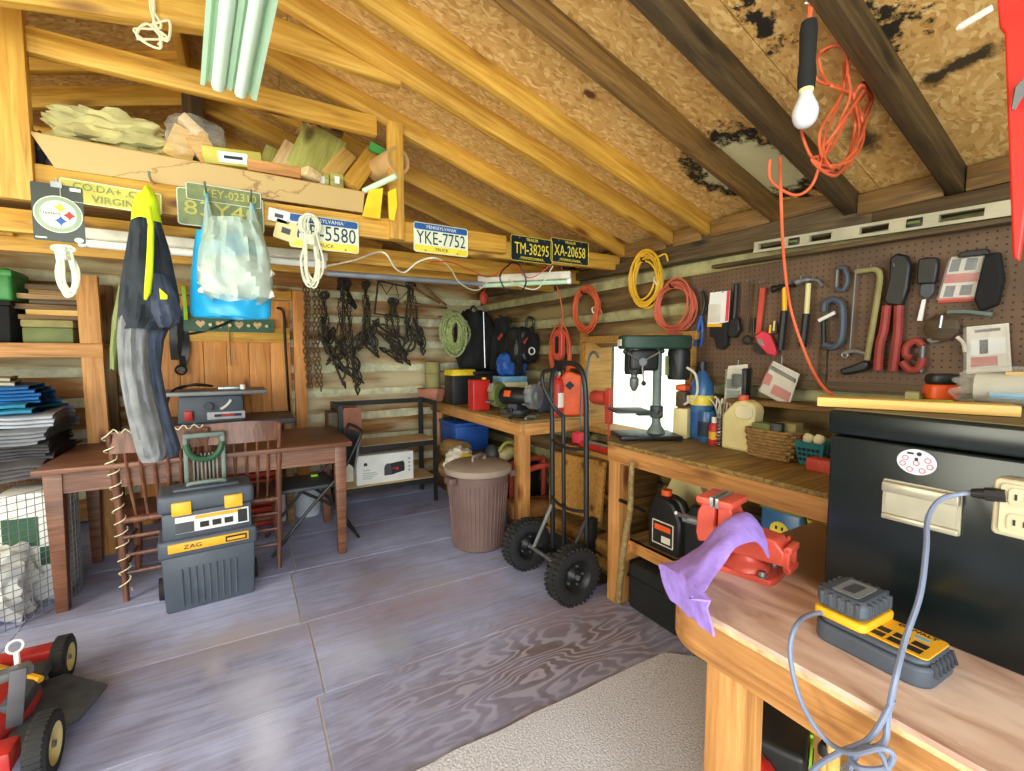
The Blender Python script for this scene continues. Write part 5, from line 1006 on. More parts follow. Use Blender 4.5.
tag(bar('timber_block', (1.72, 2.98, .16), (2.2, 2.86, .16), .2, .1, 'pine_fresh'), 'short thick timber lying on blocks behind the bench leg', 'timber'); tag(bar('timber_block', (1.74, 2.98, .055), (2.2, 2.86, .055), .2, .1, 'pine_old'), 'grey timber block on the floor under the thick short timber', 'timber')
# ================================================================ TRASH CAN
t = T('trash_can', 'brown plastic trash can with a flat dusty lid beside the corner bench', 'trash can', (1.40, 2.86, 0)); m = M().lathe([(0, 0), (.165, 0), (.18, .015), (.215, .52), (.222, .525), (.222, .545), (.20, .545), (.165, .03), (0, .03)], n=44)
for k in range(44):
    a = 2*PI*k/44
    m.tube([(.181*math.cos(a), .181*math.sin(a), .03), (.212*math.cos(a), .212*math.sin(a), .46)], .004, 4)
m.to('barrel', 'brown_plastic', t); M().lathe([(.235, .53), (.24, .545), (.235, .57), (.20, .59), (.1, .60), (0, .602)], n=40).to('lid', 'lid_brown', t)
for s in (-1, 1): M().box((s*.235, -.05, .50), (.05, .10, .045), bev=.008).to('handle', 'brown_plastic', t)
m = M().tube(smoothpath([(-.05, -.02, .60), (-.04, -.01, .635), (.05, .01, .64), (.06, .02, .60)]), .009, 6); m.to('lid_grip', 'lid_brown', t)
for k, (a, c, lab) in enumerate((((-.04, -.03), (.06, .03), 'small bent steel bracket lying on the trash can lid'), ((.0, -.06), (.03, .05), 'crossed steel bar lying on the trash can lid'))):
    o = M().tube([(a[0], a[1], .01), ((a[0]+c[0])/2, (a[1]+c[1])/2, .03), (c[0], c[1], .01)], .008, 6).to('steel_bracket', 'steel_dull', loc=(1.40, 2.84, .625)); tag(o, lab, 'bracket', 'steel pieces on the trash can lid')
# ================================================================ HAND TRUCK
HX, HY0, HY1 = 1.60, 1.97, 2.30
t = T('hand_truck', 'black steel hand truck with two knobbly pneumatic tyres on the floor', 'hand truck', (HX, 2.135, 0)); hw = .165
m = M().tube(smoothpath([(.05, -hw, .05), (.04, -hw, .9), (.035, -hw, 1.10), (.03, -hw+.015, 1.22), (.03, -hw+.07, 1.285), (.03, 0, 1.30), (.03, hw-.07, 1.285), (.03, hw-.015, 1.22), (.035, hw, 1.10), (.04, hw, .9), (.05, hw, .05)], 6), .0155, 12); m.to('frame_loop', 'black', t)
m = M().tube(smoothpath([(.03, hw-.02, 1.255), (-.05, hw-.03, 1.24), (-.06, hw-.05, 1.16), (-.02, hw-.10, 1.04), (.035, hw-.12, .98)], 6), .013, 10); m.to('grip_bar', 'black', t)
M().tube([(.035, hw-.12, .99), (.05, hw-.12, .10)], .013, 10).to('centre_bar', 'black', t)
for z in (.82, .46, .12):
    M().tube(smoothpath([(.04, -hw, z), (.015, -hw*.4, z-.015), (.015, hw*.4, z-.015), (.04, hw, z)], 4), .010, 8).to('cross_bar', 'black', t)
M().box((.13, 0, .012), (.24, .36, .01), bev=.003).to('toe_plate', 'black', t); M().box((.055, 0, .12), (.008, .34, .22)).to('lower_plate', 'black', t)
M().cyl((-.10, -.27, .155), (-.10, .25, .155), .011).to('axle', 'steel_dull', t)
for s in (-1, 1): M().tube([(.05, s*hw, .42), (-.10, s*.16, .155)], .012, 8).to('axle_strut', 'steel_dull' if s > 0 else 'black', t); M().tube([(.05, s*hw, .10), (-.10, s*.16, .155)], .012, 8).to('axle_strut', 'black', t)
for s in (-1, 1):
    r = .155; c = (-.10, s*.235, r)
    o = M().lathe([(r*.52, -.035), (r*.75, -.048), (r*.93, -.042), (r, -.022), (r*1.01, 0), (r, .022), (r*.93, .042), (r*.75, .048), (r*.52, .035)], n=44, rot=(PI/2, 0, 0)).to('tyre', 'black_rubber', t, loc=c)
    m = M()
    for k in range(34):
        a = 2*PI*k/34
        for dy, da in ((-.026, 0), (.026, PI/34)): m.box((r*.99*math.sin(a+da), dy, r*.99*math.cos(a+da)), (.017, .034, .014), rot=(0, a+da, .3 if dy > 0 else -.3), bev=.002)
    m.to('tread', 'black_rubber', o)
    M().lathe([(0, -.02), (r*.14, -.034), (r*.3, -.012), (r*.42, -.012), (r*.52, -.04), (r*.57, -.044), (r*.57, .044), (r*.52, .04), (r*.42, .012), (r*.3, .012), (r*.14, .034), (0, .02)], n=32, rot=(PI/2, 0, 0)).to('rim', 'black', o)
    m = M()
    for k in range(5):
        a = 2*PI*k/5; m.lathe([(0, .02), (.006, .019), (.008, .011), (.008, -.011), (.006, -.019), (0, -.02)], (r*.34*math.cos(a), 0, r*.34*math.sin(a)), 8, (PI/2, 0, 0))
    m.lathe([(0, .046), (.013, .045), (.014, .03), (.014, -.03), (.013, -.045), (0, -.046)], n=12, rot=(PI/2, 0, 0)); m.to('rim_bolt', 'steel', o)
# ================================================================ RIGHT: middle bench and its things
b2 = workbench('wall_workbench', 'long pine workbench along the log wall carrying the drill press', 1.69, 2.27, -.75, 1.85, BZ, ((1.735, 1.80, .085), (2.22, 1.79, .08), (1.735, -.68, .085), (2.22, -.68, .08)))
bar('shelf_rail', (1.78, -.70, .315), (1.78, 1.80, .315), .03, .06, 'pine_fresh', b2); M().box((2.0, .55, .335), (.46, 2.5, .02)).to('lower_shelf', 'bench_top', b2, world=True)
bar('shelf_rail', (1.70, 1.76, .28), (2.22, 1.76, .28), .04, .08, 'pine_fresh', b2)
def side(name, label, cat, u, v, x=PEGX-.012, group=None, roll=0):
    p = PX(u, v, x); return T(name, label, cat, p, (PI/2, roll, -PI/2), group), p
def pp(pts, p, x=PEGX-.012):
    out = []
    for (u, v) in pts: q = PX(u, v, x); out.append((-(q.y-p.y), q.z-p.z))
    return out
def ccw(pl):
    a = sum(pl[i][0]*pl[(i+1) % len(pl)][1] - pl[(i+1) % len(pl)][0]*pl[i][1] for i in range(len(pl))); return pl if a > 0 else pl[::-1]
def flat(t, p, pts, name, mat, z0=0, z1=.014, bev=.002): return M().prism(ccw(pp(pts, p)), z0, z1).to(name, mat, t, bev=bev)
def stick(t, p, pts, r, name, mat, z=.012, n=8): return M().tube(smoothpath([(x, y, z) for x, y in pp(pts, p)], 5), r, n).to(name, mat, t)
def peg(t, p, u, v): 
    q = pp([(u, v)], p)[0]; M().tube([(q[0], q[1], -.012), (q[0], q[1], .035), (q[0], q[1]+.012, .042)], .0028, 6).to('peg_hook', 'steel', t)
G = 'tools on the pegboard'
t, p = side('pliers', 'blue-handled pliers hanging at the window end of the pegboard', 'pliers', 703, 290, group=G); peg(t, p, 704, 291)
stick(t, p, [(704, 291), (706, 303), (703, 316)], .009, 'jaw', 'black'); stick(t, p, [(703, 316), (699, 330), (696, 346)], .009, 'handle', 'blue'); stick(t, p, [(702, 316), (704, 330), (702, 346)], .009, 'handle', 'blue'); stick(t, p, [(704, 303), (708, 308), (705, 314)], .006, 'jaw', 'black')
t, p = side('work_gloves', 'black work gloves on a white store card hanging on the pegboard', 'gloves', 722, 295, group=G); peg(t, p, 718, 293); peg(t, p, 727, 293)
flat(t, p, [(712, 322), (730, 320), (730, 345), (726, 350), (719, 348), (717, 338), (713, 337)], 'glove', 'black_matte', 0, .03, .008); flat(t, p, [(728, 322), (738, 318), (741, 328), (738, 338), (730, 336)], 'glove', 'black_matte', 0, .028, .008)
flat(t, p, [(714, 293), (734, 291), (732, 322), (711, 326)], 'store_card', 'white', .03, .033, 0); flat(t, p, [(711.5, 324), (726, 324), (725.5, 327), (711, 327)], 'card_stripe', 'amber', .033, .0345, 0); flat(t, p, [(731, 291.5), (734, 291), (732, 321), (729, 321.5)], 'card_stripe', 'pink', .033, .0345, 0); flat(t, p, [(712.5, 305), (725, 304), (724, 322), (711.5, 323)], 'card_panel', 'card_pale', .033, .034, 0)
t, p = side('black_bracket', 'long black clamp hanging beside the carded gloves', 'clamp', 738, 284, group=G); peg(t, p, 738, 283); stick(t, p, [(738, 284), (737, 305), (735, 325)], .013, 'bar', 'black'); flat(t, p, [(732, 320), (741, 317), (743, 330), (738, 338), (731, 337)], 'jaw', 'black', 0, .03, .006)
t, p = side('thin_rod_tool', 'thin dark rod tool with a round knob hanging left of the red saw', 'tool', 752, 284, group=G); peg(t, p, 752, 283); stick(t, p, [(753, 284), (750, 310), (748, 333)], .006, 'rod', 'pine_dark'); M().ball((*pp([(749, 340)], p)[0], .018), (.05, .05, .036), n=8).to('knob', 'trap_iron', t); stick(t, p, [(755, 318), (755, 333)], .008, 'clip', 'black')
t, p = side('pruning_saw', 'red folding saw hanging on the pegboard', 'saw', 766, 285, group=G); peg(t, p, 764, 284); peg(t, p, 768, 282)
flat(t, p, [(762, 288), (767, 288), (762, 332), (757, 335)], 'blade_guard', 'red_dusty', .004, .018); flat(t, p, [(758, 336), (765, 331), (772, 334), (780, 350), (778, 356), (770, 354), (760, 343)], 'handle', 'pink', .006, .03, .006); flat(t, p, [(760, 339), (765, 339), (768, 346), (763, 345)], 'lock_plate', 'steel', .03, .034)
flat(t, p, [(754, 343), (762, 345), (768, 353), (760, 354), (755, 350)], 'lower_shell', 'trap_iron', 0, .012)
t, p = side('square_bits', 'pair of short brass rods clipped on the pegboard beside the red saw', 'bits', 774, 326, group=G); stick(t, p, [(772, 325), (771, 333)], .005, 'rod', 'amber'); stick(t, p, [(776, 321), (775, 331)], .005, 'rod', 'cream'); flat(t, p, [(769, 327), (778, 325), (778, 333), (769, 335)], 'clip', 'pine_dark', 0, .01)
def hammer(lab, pts_head, h0, h1, h2, claw, up_mat):
    t, p = side('hammer', lab, 'hammer', *pts_head[0], group='hammers on the pegboard'); peg(t, p, pts_head[0][0]-6, pts_head[0][1]-3); peg(t, p, pts_head[0][0]+6, pts_head[0][1]-3)
    hd = pp(pts_head, p); M().tube(smoothpath([(x, y, .03) for x, y in hd[1:]], 4), [.017 if i < 3 else .013 if i < 8 else .007 for i in range(4*(len(hd)-2)+1)], 10).to('head', 'steel_dull' if claw else 'iron', t)
    stick(t, p, [h0, h1], .011, 'shaft', up_mat, .03); stick(t, p, [h1, ((h1[0]+h2[0])/2, (h1[1]+h2[1])/2), h2], .017, 'grip', 'black', .03); return t
hammer('black-handled hammer hanging behind the orange cord', [(788, 287), (776, 290), (782, 288), (790, 287), (799, 286)], (788, 288), (788, 311), (784, 350), 0, 'amber')
hammer('claw hammer with a pale shaft and black grip', [(811, 282), (800, 283), (806, 281), (814, 280), (821, 281), (826, 287)], (812, 284), (810, 314), (806, 347), 1, 'cream')
t, p = side('bar_clamp', 'large dark C-clamp with a pale screw bar hanging on the pegboard', 'clamp', 836, 300, group=G); stick(t, p, [(826, 312), (828, 303), (836, 300), (844, 306), (845, 325), (843, 340), (836, 347), (826, 345)], .015, 'frame', 'tool_grey', .02); stick(t, p, [(824, 321), (840, 313)], .008, 'screw_bar', 'white', .045); stick(t, p, [(826, 318), (826, 345)], .010, 'spindle', 'black', .02)
t, p = side('small_clamp', 'small dark C-clamp hanging above the large one', 'clamp', 843, 272, group=G); stick(t, p, [(838, 289), (845, 290), (849, 280), (846, 269), (840, 268)], .010, 'frame', 'tool_grey', .015); stick(t, p, [(839, 270), (838, 288)], .006, 'spindle', 'steel_dull', .015)
tag(M().box((0, 0, 0), (.012, .03, .19), bev=.002).to('narrow_board', 'pine_dark', loc=PX(823, 367, PEGX-.012)), 'dark narrow board standing below the large C-clamp', 'board')
t, p = side('hacksaw', 'grey-framed hacksaw with a black handle hanging on the pegboard', 'saw', 868, 271, group=G); peg(t, p, 862, 269); peg(t, p, 875, 268)
stick(t, p, [(858, 272), (866, 271), (877, 270), (882, 276), (880, 295), (876, 320), (869, 360)], .011, 'frame', 'towel_tan', .02); stick(t, p, [(858, 273), (852, 352)], .004, 'blade', 'steel_dull', .02); stick(t, p, [(847, 353), (856, 351), (868, 354)], .009, 'blade_clamp', 'steel', .02); M().torus((*pp([(847, 355)], p)[0], .02), .011, .004).to('wing_nut', 'steel', t)
flat(t, p, [(843, 369), (854, 366), (868, 360), (872, 363), (870, 370), (858, 373), (845, 375)], 'handle', 'black', .004, .036, .008)
t, p = side('bolt_cutter', 'red-handled bolt cutter with black jaws hanging on the pegboard', 'bolt cutter', 899, 262, group=G); peg(t, p, 898, 267)
flat(t, p, [(893, 259), (900, 254), (910, 256), (914, 266), (911, 290), (905, 307), (897, 306), (890, 305), (887, 300), (892, 280)], 'jaws', 'black', 0, .035, .008); stick(t, p, [(889, 306), (886, 330), (882, 345), (880, 370)], .016, 'handle', 'dull_red', .02); stick(t, p, [(901, 306), (900, 330), (898, 350), (895, 371)], .016, 'handle', 'dull_red', .02)
t, p = side('staple_gun', 'dark tool holster with a silver blade hanging right of the bolt cutter', 'tool', 930, 260, group=G); flat(t, p, [(921, 260), (929, 258), (940, 258), (941, 266), (938, 284), (919, 285), (920, 270)], 'holster', 'black', 0, .03, .006); flat(t, p, [(922, 285), (936, 281), (936, 292), (930, 300), (921, 296)], 'body', 'dark_grey', 0, .02, .004); flat(t, p, [(923, 300), (927, 299), (923, 321), (918, 321)], 'blade', 'white', .004, .012, .001)
def pack(lab, quad, mats, grp, name='blister_pack', y0=0):
    t, p = side(name, lab, 'package', (quad[0][0]+quad[2][0])/2, (quad[0][1]+quad[2][1])/2, group=grp); flat(t, p, quad, 'card', mats[0], 0, .004, 0)
    def sub(a, b_, c, d, nm, mat, z0=.004, z1=.006):
        P0, P1, P2, P3 = [Vector((q[0], q[1], 0)) for q in quad]
        f = lambda s, r: (lambda w_: (w_.x, w_.y))((P0*(1-s) + P1*s)*(1-r) + (P3*(1-s) + P2*s)*r)
        return flat(t, p, [f(a, c), f(b_, c), f(b_, d), f(a, d)], nm, mat, z0, z1, 0)
    return t, p, sub
t, p, sub = pack('red and white carded tool pack hanging tilted near the chest end', [(952, 257), (989, 254), (977, 301), (938, 303)], ['card_pale'], 'carded packs on the pegboard')
sub(0, 1, .38, .58, 'red_band', 'red_dusty'); sub(.05, .3, .06, .33, 'picture', 'tool_grey'); sub(.45, .75, .06, .32, 'picture', 'dark_grey'); sub(.1, .35, .64, .88, 'picture', 'dark_grey'); sub(.5, .8, .64, .86, 'picture', 'tool_grey'); sub(0, .95, .9, 1, 'red_band', 'red_dusty'); sub(.02, .98, .05, .95, 'blister', 'blister', .008, .03)
t, p = side('black_pouch', 'black nylon pouch hanging behind the tilted red and white pack', 'pouch', 992, 262, group=G); flat(t, p, [(986, 256), (1002, 252), (1006, 280), (1000, 305), (982, 312), (976, 300)], 'pouch', 'black_matte', -.006, .03, .008); flat(t, p, [(962, 253), (990, 249), (992, 255), (960, 259)], 'flap', 'black', .0, .03, .004); stick(t, p, [(950, 312), (970, 312), (994, 315)], .008, 'zip_edge', 'tool_grey_light', .02)
t, p, sub = pack('clear blister pack with red print at the end of the pegboard', [(967, 327), (1009, 323), (1012, 371), (967, 374)], ['card_pale'], 'carded packs on the pegboard')
sub(.1, .9, .28, .62, 'picture', 'white'); sub(.3, .5, .3, .6, 'picture', 'dark_grey'); sub(.1, .7, .66, .86, 'red_band', 'red_dusty'); sub(.2, .8, .08, .14, 'print', 'pine_dark'); sub(.02, .98, .03, .97, 'blister', 'blister', .008, .045)
t, p = side('pipe_cutter', 'dull red C-shaped pipe cutter hanging right of the bolt cutter handles', 'cutter', 914, 350, group=G); stick(t, p, [(925, 346), (918, 341), (909, 346), (908, 355), (914, 358)], .013, 'upper_jaw', 'dull_red', .02); stick(t, p, [(904, 362), (912, 370), (921, 368), (925, 358)], .014, 'lower_jaw', 'dull_red', .02); stick(t, p, [(925, 346), (923, 372)], .008, 'spindle', 'steel_dull', .02)
t, p = side('steel_pulley', 'small round steel pulley with a loop hanging beside the blister pack', 'pulley', 942, 328, group=G); q = pp([(943, 328)], p)[0]; M().lathe([(0, 0), (.04, 0), (.05, .006), (.042, .012), (.05, .02), (.04, .026), (0, .026)], (q[0], q[1], .004), 20).to('wheel', 'pine_dark', t); stick(t, p, [(930, 341), (938, 336), (942, 340), (932, 342)], .006, 'shackle', 'steel', .02); stick(t, p, [(943, 328), (945, 316)], .006, 'hook', 'steel', .03)
t, p = side('hook_tool', 'pale hooked wire tool left of the blister pack', 'hook', 961, 340, group=G); stick(t, p, [(959, 337), (965, 343), (967, 352)], .006, 'hook', 'card_pale', .02)
# level on the plate
a, c = PX(755, 248, 2.215), PX(1012, 208, 2.215)
t = T('spirit_level', 'long silver spirit level with cut-outs lying along the top of the log wall', 'level', (a+c)/2, (PI/2, math.atan2(a.z-c.z, a.y-c.y), -PI/2)); L = (a-c).length + .2; m = M(); h = .052
for s in (-1, 1): m.box((.1, s*(h/2-.006), 0), (L, .012, .024))
cuts = [(-.36, .12), (-.14, .09), (.06, .10), (.32, .12), (.54, .12)]; xs_ = [-L/2+.1] + [v for c_, w_ in cuts for v in (c_-w_/2, c_+w_/2)] + [L/2+.1]
for k in range(0, len(xs_), 2):
    if xs_[k+1] > xs_[k]: m.box(((xs_[k]+xs_[k+1])/2, 0, 0), (xs_[k+1]-xs_[k], h, .02))
m.to('rail', plain('level_metal', (178, 172, 148), .45, .3), t, smooth=False)
for x_ in (-.25, .19): M().box((x_, 0, .004), (.05, h-.018, .02), bev=.003).to('vial_block', 'black', t); M().cyl((x_-.018, 0, .016), (x_+.018, 0, .016), .006).to('vial', 'olive', t)
struct(bar('trim_2', (2.205, 1.6, PX(755, 257, 2.2).z-.012), (2.205, .2, PX(1012, 220, 2.2).z-.008), .05, .018, 'pine_dark'))
# cord coils on the logs
def cordcoil(lab, u, v, ru, rv, mat, seed, turns=9, r=.0062, x=2.25, tie=True, extra=None):
    p = PX(u, v, x); k = (p-EYE).length/FPX; t = T('cord_coil', lab, 'cord', p, SIDE, 'cord coils on the log wall'); rx = abs(PX(u+ru, v, x).y - p.y); ry = abs(PX(u, v-rv, x).z - p.z)
    M().tube(coil_pts(rx, ry, turns, .16, seed, 26, .05), r, 6).to('loops', mat, t)
    if tie: M().torus((rx*.8, -ry*.1, .02), .03, .007, rot=(0, PI/2, .4), n=12, m=6).to('tie', 'off_white', t)
    M().tube([(0, ry*.8, -.06), (0, ry*.8, .06), (0, ry*.8+.02, .07)], .006, 6).to('nail', 'iron', t)
    if extra: M().tube(smoothpath([(x_*rx, y_*ry, .03) for x_, y_ in extra], 5), r, 6).to('tail', mat, t)
    return t
cordcoil('bright orange cord coil hanging nearest the wall corner', 588, 310, 12, 20, 'orange_cord', 2, 9, extra=[(.9, .1), (1.3, -.1), (1.4, -.3)])
cordcoil('yellow cord coil hanging highest on the log wall', 648, 281, 15, 24, 'yellow_cord', 5, 11, extra=[(.6, .8), (1.3, .9), (1.5, .6)])
cordcoil('rust-red cord coil hanging beside the pegboard', 677, 307, 18, 24, 'rust_cord', 9, 9, tie=False, extra=[(-.7, -.7), (-.2, -1.1), (.5, -1.15)])
t = T('cord_reel', 'orange hand reel with hanging cord loops above the hand truck', 'reel', PX(560, 345, 2.23), SIDE); M().prism(rrect(.12, .25, .055, 6), -.01, .03).to('reel_plate', 'vise_red', t, bev=.006); M().prism(rrect(.045, .14, .02, 5, cy=.0), .03, .034).to('slot', 'black_matte', t)
q_ = coil_pts(.13, .20, 6, .2, 3, 24, .04); M().tube([(x_, y_-.06, z_-.03) for x_, y_, z_ in q_], .006, 6).to('loops', 'orange_cord', t); M().tube(smoothpath([(.04, .1, .02), (.06, .25, .02), (.03, .45, .05), (.0, .55, .10)]), .006, 6).to('tail', 'orange_cord', t)
# bow saw & trimmer by the window
t = T('bow_saw', 'thin steel bow saw frame leaning between the window and the bench', 'saw', PX(584, 395, 2.2), SIDE); M().tube(smoothpath([(.04, -.28, 0), (.02, .0, 0), (.03, .16, 0), (.07, .30, 0), (.12, .32, 0), (.16, .28, 0)]), .011, 8).to('frame', 'steel_dull', t); M().tube([(-.03, -.28, .01), (-.01, .18, .01)], .008, 6).to('blade', 'steel_dull', t); M().tube([(.04, -.28, 0), (-.03, -.28, .01)], .009, 6).to('end_piece', 'steel_dull', t)
p = PX(603, 398, 2.08); t = T('electric_trimmer', 'red electric hand tool hanging at the edge of the window', 'power tool', p, SIDE); M().lathe([(0, -.07), (.04, -.07), (.05, -.05), (.05, .03), (.035, .06), (0, .06)], (-.03, 0, .0), 16, (0, PI/2, 0)).to('motor', 'red_dusty', t); M().prism(rrect(.05, .24, .02, 4, .06, -.05), -.02, .02).to('handle', 'red_dusty', t, bev=.008); M().box((.02, .0, 0), (.08, .05, .05), bev=.01).to('neck', 'red', t); M().tube([(.06, -.17, 0), (.058, -.34, 0)], .006, 6).to('cord', 'red_dusty', t)
# crates & panel under the window
t = T('wooden_crate', 'wide lower wooden crate under the window behind the hand truck', 'crate', (2.08, 2.33, 0)); M().box((0, 0, .10), (.40, .72, .20), bev=.006).to('box', 'pine_old', t)
for k in range(2): M().box((-.203, 0, .06 + .09*k), (.012, .72, .07), bev=.002).to('slat', 'crate_wood', t)
for k, (z0, lab, tx) in enumerate(((.20, 'middle wooden crate with dark stencil letters under the window', 'OCKE'), (.455, 'top wooden crate with dark stencil letters under the window', 'MUM'))):
    t = T('wooden_crate', lab, 'crate', (2.13, 2.32, z0)); M().box((0, 0, .125), (.28, .62, .25), bev=.006).to('box', 'pine_old', t); text(tx, .05, 'ink', t, (-.1425, -.20, .15), SIDE, .9)
    M().box((-.145, 0, .235), (.012, .62, .03), bev=.002).to('rim', 'crate_wood', t)
pts3 = [PX(550, 451, 1.945), PX(605, 463, 1.945), PX(600, 522, 1.90), PX(549, 506, 1.90)]; c = sum(pts3, Vector())/4; m = M(); A = [m.b.verts.new(q-c) for q in pts3]; Bq = [m.b.verts.new(q-c+Vector((.018, 0, .004))) for q in pts3]; m.b.faces.new(A); m.b.faces.new(Bq[::-1])
for k in range(4): m.b.faces.new((A[k], Bq[k], Bq[(k+1) % 4], A[(k+1) % 4]))
tag(m.to('plywood_panel', 'crate_wood', loc=c, smooth=False), 'plain yellow plywood sheet leaning on the crates behind the hand truck', 'panel')
t = T('long_hedge_tool', 'long pale and red garden tool lying on the crates below the window', 'tool', (2.06, 2.3, .70)); M().box((.0, -.05, .03), (.05, .52, .03), bev=.004).to('blade', 'steel', t); M().box((-.03, -.05, .02), (.02, .50, .03)).to('guard', 'red', t); M().box((0, .26, .05), (.06, .10, .08), bev=.015).to('housing', 'pink', t)
tag(M().box((0, 0, .04), (.30, .16, .08), bev=.01).to('dark_timber', 'black_matte', loc=(1.86, 2.42, 0), rot=(0, 0, 1.2)), 'dark block on the floor below the plywood sheet', 'block')
tag(M().box((0, 0, .16), (.05, .05, .32), bev=.004).to('dark_post', 'black_matte', loc=(1.86, 2.17, 0)), 'short dark post standing below the plywood sheet', 'post')
# ------------------------------------------------ drill press
t = T('drill_press', 'dark green bench drill press standing in front of the window', 'drill press', (1.985, 1.78, BZ), (0, 0, math.radians(152)))
m = M().box((.06, 0, .018), (.34, .22, .022), bev=.006)
for sx_ in (-.09, .21):
    for sy_ in (-.09, .09): m.box((sx_, sy_, .008), (.03, .03, .016))
m.to('base', 'black', t); m = M().cyl((0, 0, .03), (0, 0, .54), .024, n=20); m.lathe([(.05, .03), (.045, .05), (.03, .07), (.025, .09)], n=20); m.to('column', 'tool_grey_light', t)
m = M().box((.155, 0, .158), (.20, .20, .014), bev=.004); m.lathe([(.03, .115), (.036, .12), (.036, .18), (.03, .185)], n=16); m.box((.06, 0, .142), (.10, .05, .025)); m.to('work_table', 'dark_grey', t); M().tube([(.0, .03, .15), (.0, .075, .15), (.03, .085, .13)], .007, 6).to('table_clamp', 'steel_dull', t)
M().prism([(.20, -.06), (.215, -.03), (.215, .03), (.20, .06), (-.10, .085), (-.17, .06), (-.17, -.06), (-.10, -.085)], .50, .575).to('belt_cover', 'press_green', t, bev=.010); M().box((.2165, .0, .535), (.004, .07, .035), rot=(0, 0, 0)).to('name_plate', 'card_pale', t)
m = M().box((.09, 0, .44), (.16, .12, .12), bev=.02, seg=2); m.lathe([(.05, .36), (.055, .38), (.055, .50)], (.13, 0, 0), 20); m.to('head_casting', 'black', t)
m = M().lathe([(.0, .265), (.012, .268), (.026, .30), (.026, .335), (.018, .345), (.018, .40)], (.13, 0, 0), 18); m.to('chuck', 'steel_dull', t); M().cyl((.13, 0, .20), (.13, 0, .27), .004).to('drill_bit', 'steel', t)
M().lathe([(0, .33), (.055, .33), (.06, .345), (.06, .48), (.055, .50), (0, .50)], (-.12, 0, 0), 20).to('motor', 'black', t)
for a in (.5, 2.6, 4.7): M().tube([(.11, .07, .43), (.11 + .11*math.cos(a), .095, .43 + .11*math.sin(a))], .005, 6).to('feed_lever', 'steel', t); q = (.11 + .115*math.cos(a), .097, .43 + .115*math.sin(a)); M().ball(q, (.028, .028, .028), n=6).to('lever_knob', 'black', t)
M().cyl((.11, .05, .43), (.11, .085, .43), .022).to('feed_hub', 'steel_dull', t)
M().tube(smoothpath([(-.14, .05, .40), (-.19, .06, .36), (-.2, .06, .25), (-.12, .09, .20)]), .007, 6).to('power_cord', 'card_pale', t); M().tube([(-.03, .06, .46), (-.02, .09, .36)], .010, 6).to('switch_lever', 'olive', t)
# ------------------------------------------------ bench 2 stuff
t = T('sprayer_bottle', 'orange and white spray bottle beside the drill press', 'bottle', (2.14, 1.72, BZ), (0, 0, .3)); M().box((.03, 0, .13), (.05, .08, .26), bev=.01).to('orange_side', 'orange', t); M().box((-.025, 0, .085), (.06, .085, .17), bev=.01).to('white_side', 'cream', t); M().box((-.02, 0, .22), (.07, .06, .09), bev=.01).to('trigger_block', 'pine_dark', t); M().box((-.02, -.032, .22), (.04, .004, .045)).to('white_label', 'white', t); M().box((.0, 0, .285), (.12, .06, .035), bev=.01).to('nozzle_head', 'orange', t)
plain('bottle_blue', (52, 100, 150), .3, var=.15)
t = T('blue_bottle', 'large blue bottle with a yellow label behind the spray bottle', 'bottle', (2.205, 1.655, BZ)); M().lathe([(0, 0), (.06, 0), (.065, .01), (.065, .24), (.06, .30), (.03, .36), (.02, .38), (0, .38)]).to('body', 'bottle_blue', t); M().cyl((0, 0, .38), (0, 0, .43), .022).to('cap', 'black', t); M().lathe([(.0665, .19), (.0665, .245)], n=24).to('yellow_label', 'plate_yellow', t); M().lathe([(.0665, .06), (.0665, .15)], n=24).to('blue_label', 'blue', t)
t = T('blue_jar', 'wide blue plastic jar by the cans on the bench', 'jar', (2.15, 1.575, BZ)); M().lathe([(0, 0), (.042, 0), (.046, .01), (.046, .05), (.043, .06), (.046, .07), (.046, .13), (.04, .15), (.04, .165), (0, .165)]).to('body', 'bottle_blue', t); M().lathe([(.047, .03), (.047, .11)], n=20).to('label', 'navy_ink', t)
for k, (x_, y_, lab) in enumerate(((2.10, 1.495, 'small red can with a white cap left of the spiral rod'), (2.13, 1.415, 'small red can with a white cap right of the spiral rod'))):
    t = T('red_spray_can', lab, 'can', (x_, y_, BZ), 0, 'red cans on the bench'); M().lathe([(0, 0), (.024, 0), (.026, .005), (.026, .10), (.018, .115), (0, .115)]).to('body', 'red', t); M().cyl((0, 0, .113), (0, 0, .145), .014).to('cap', 'white', t); M().lathe([(.0265, .03), (.0265, .07)], n=16, arc=2.2, rot=(0, 0, 2.2)).to('label', 'amber', t)
m = M().tube([(.010*math.cos(a), .010*math.sin(a), .012 + .0022*i) for i, a in enumerate([i*.75 for i in range(72)])], .006, 5); tag(m.to('spiral_rod', 'steel', loc=(2.085, 1.455, BZ-.004)), 'upright silver spiral rod between the two red cans', 'rod')
t = T('wire_holder', 'small dark pot holding a sheaf of bent pale wires', 'holder', (2.17, 1.50, BZ)); M().lathe([(0, 0), (.05, 0), (.052, .14), (.046, .14), (.045, .01), (0, .01)]).to('pot', 'black', t); q = random.Random(4)
for k in range(9):
    a = q.uniform(0, 6.28); e = q.uniform(.3, 1)*.08; M().tube(smoothpath([(.02*math.cos(a), .02*math.sin(a), .03), (e*.6*math.cos(a), e*.6*math.sin(a) , .18), (e*math.cos(a), e*math.sin(a)+(k-4)*.012, .24), (e*1.3*math.cos(a), e*1.2*math.sin(a)+(k-4)*.014, .235 - .02*(k % 3))]), .004, 5).to('bent_wire', 'card_pale', t)
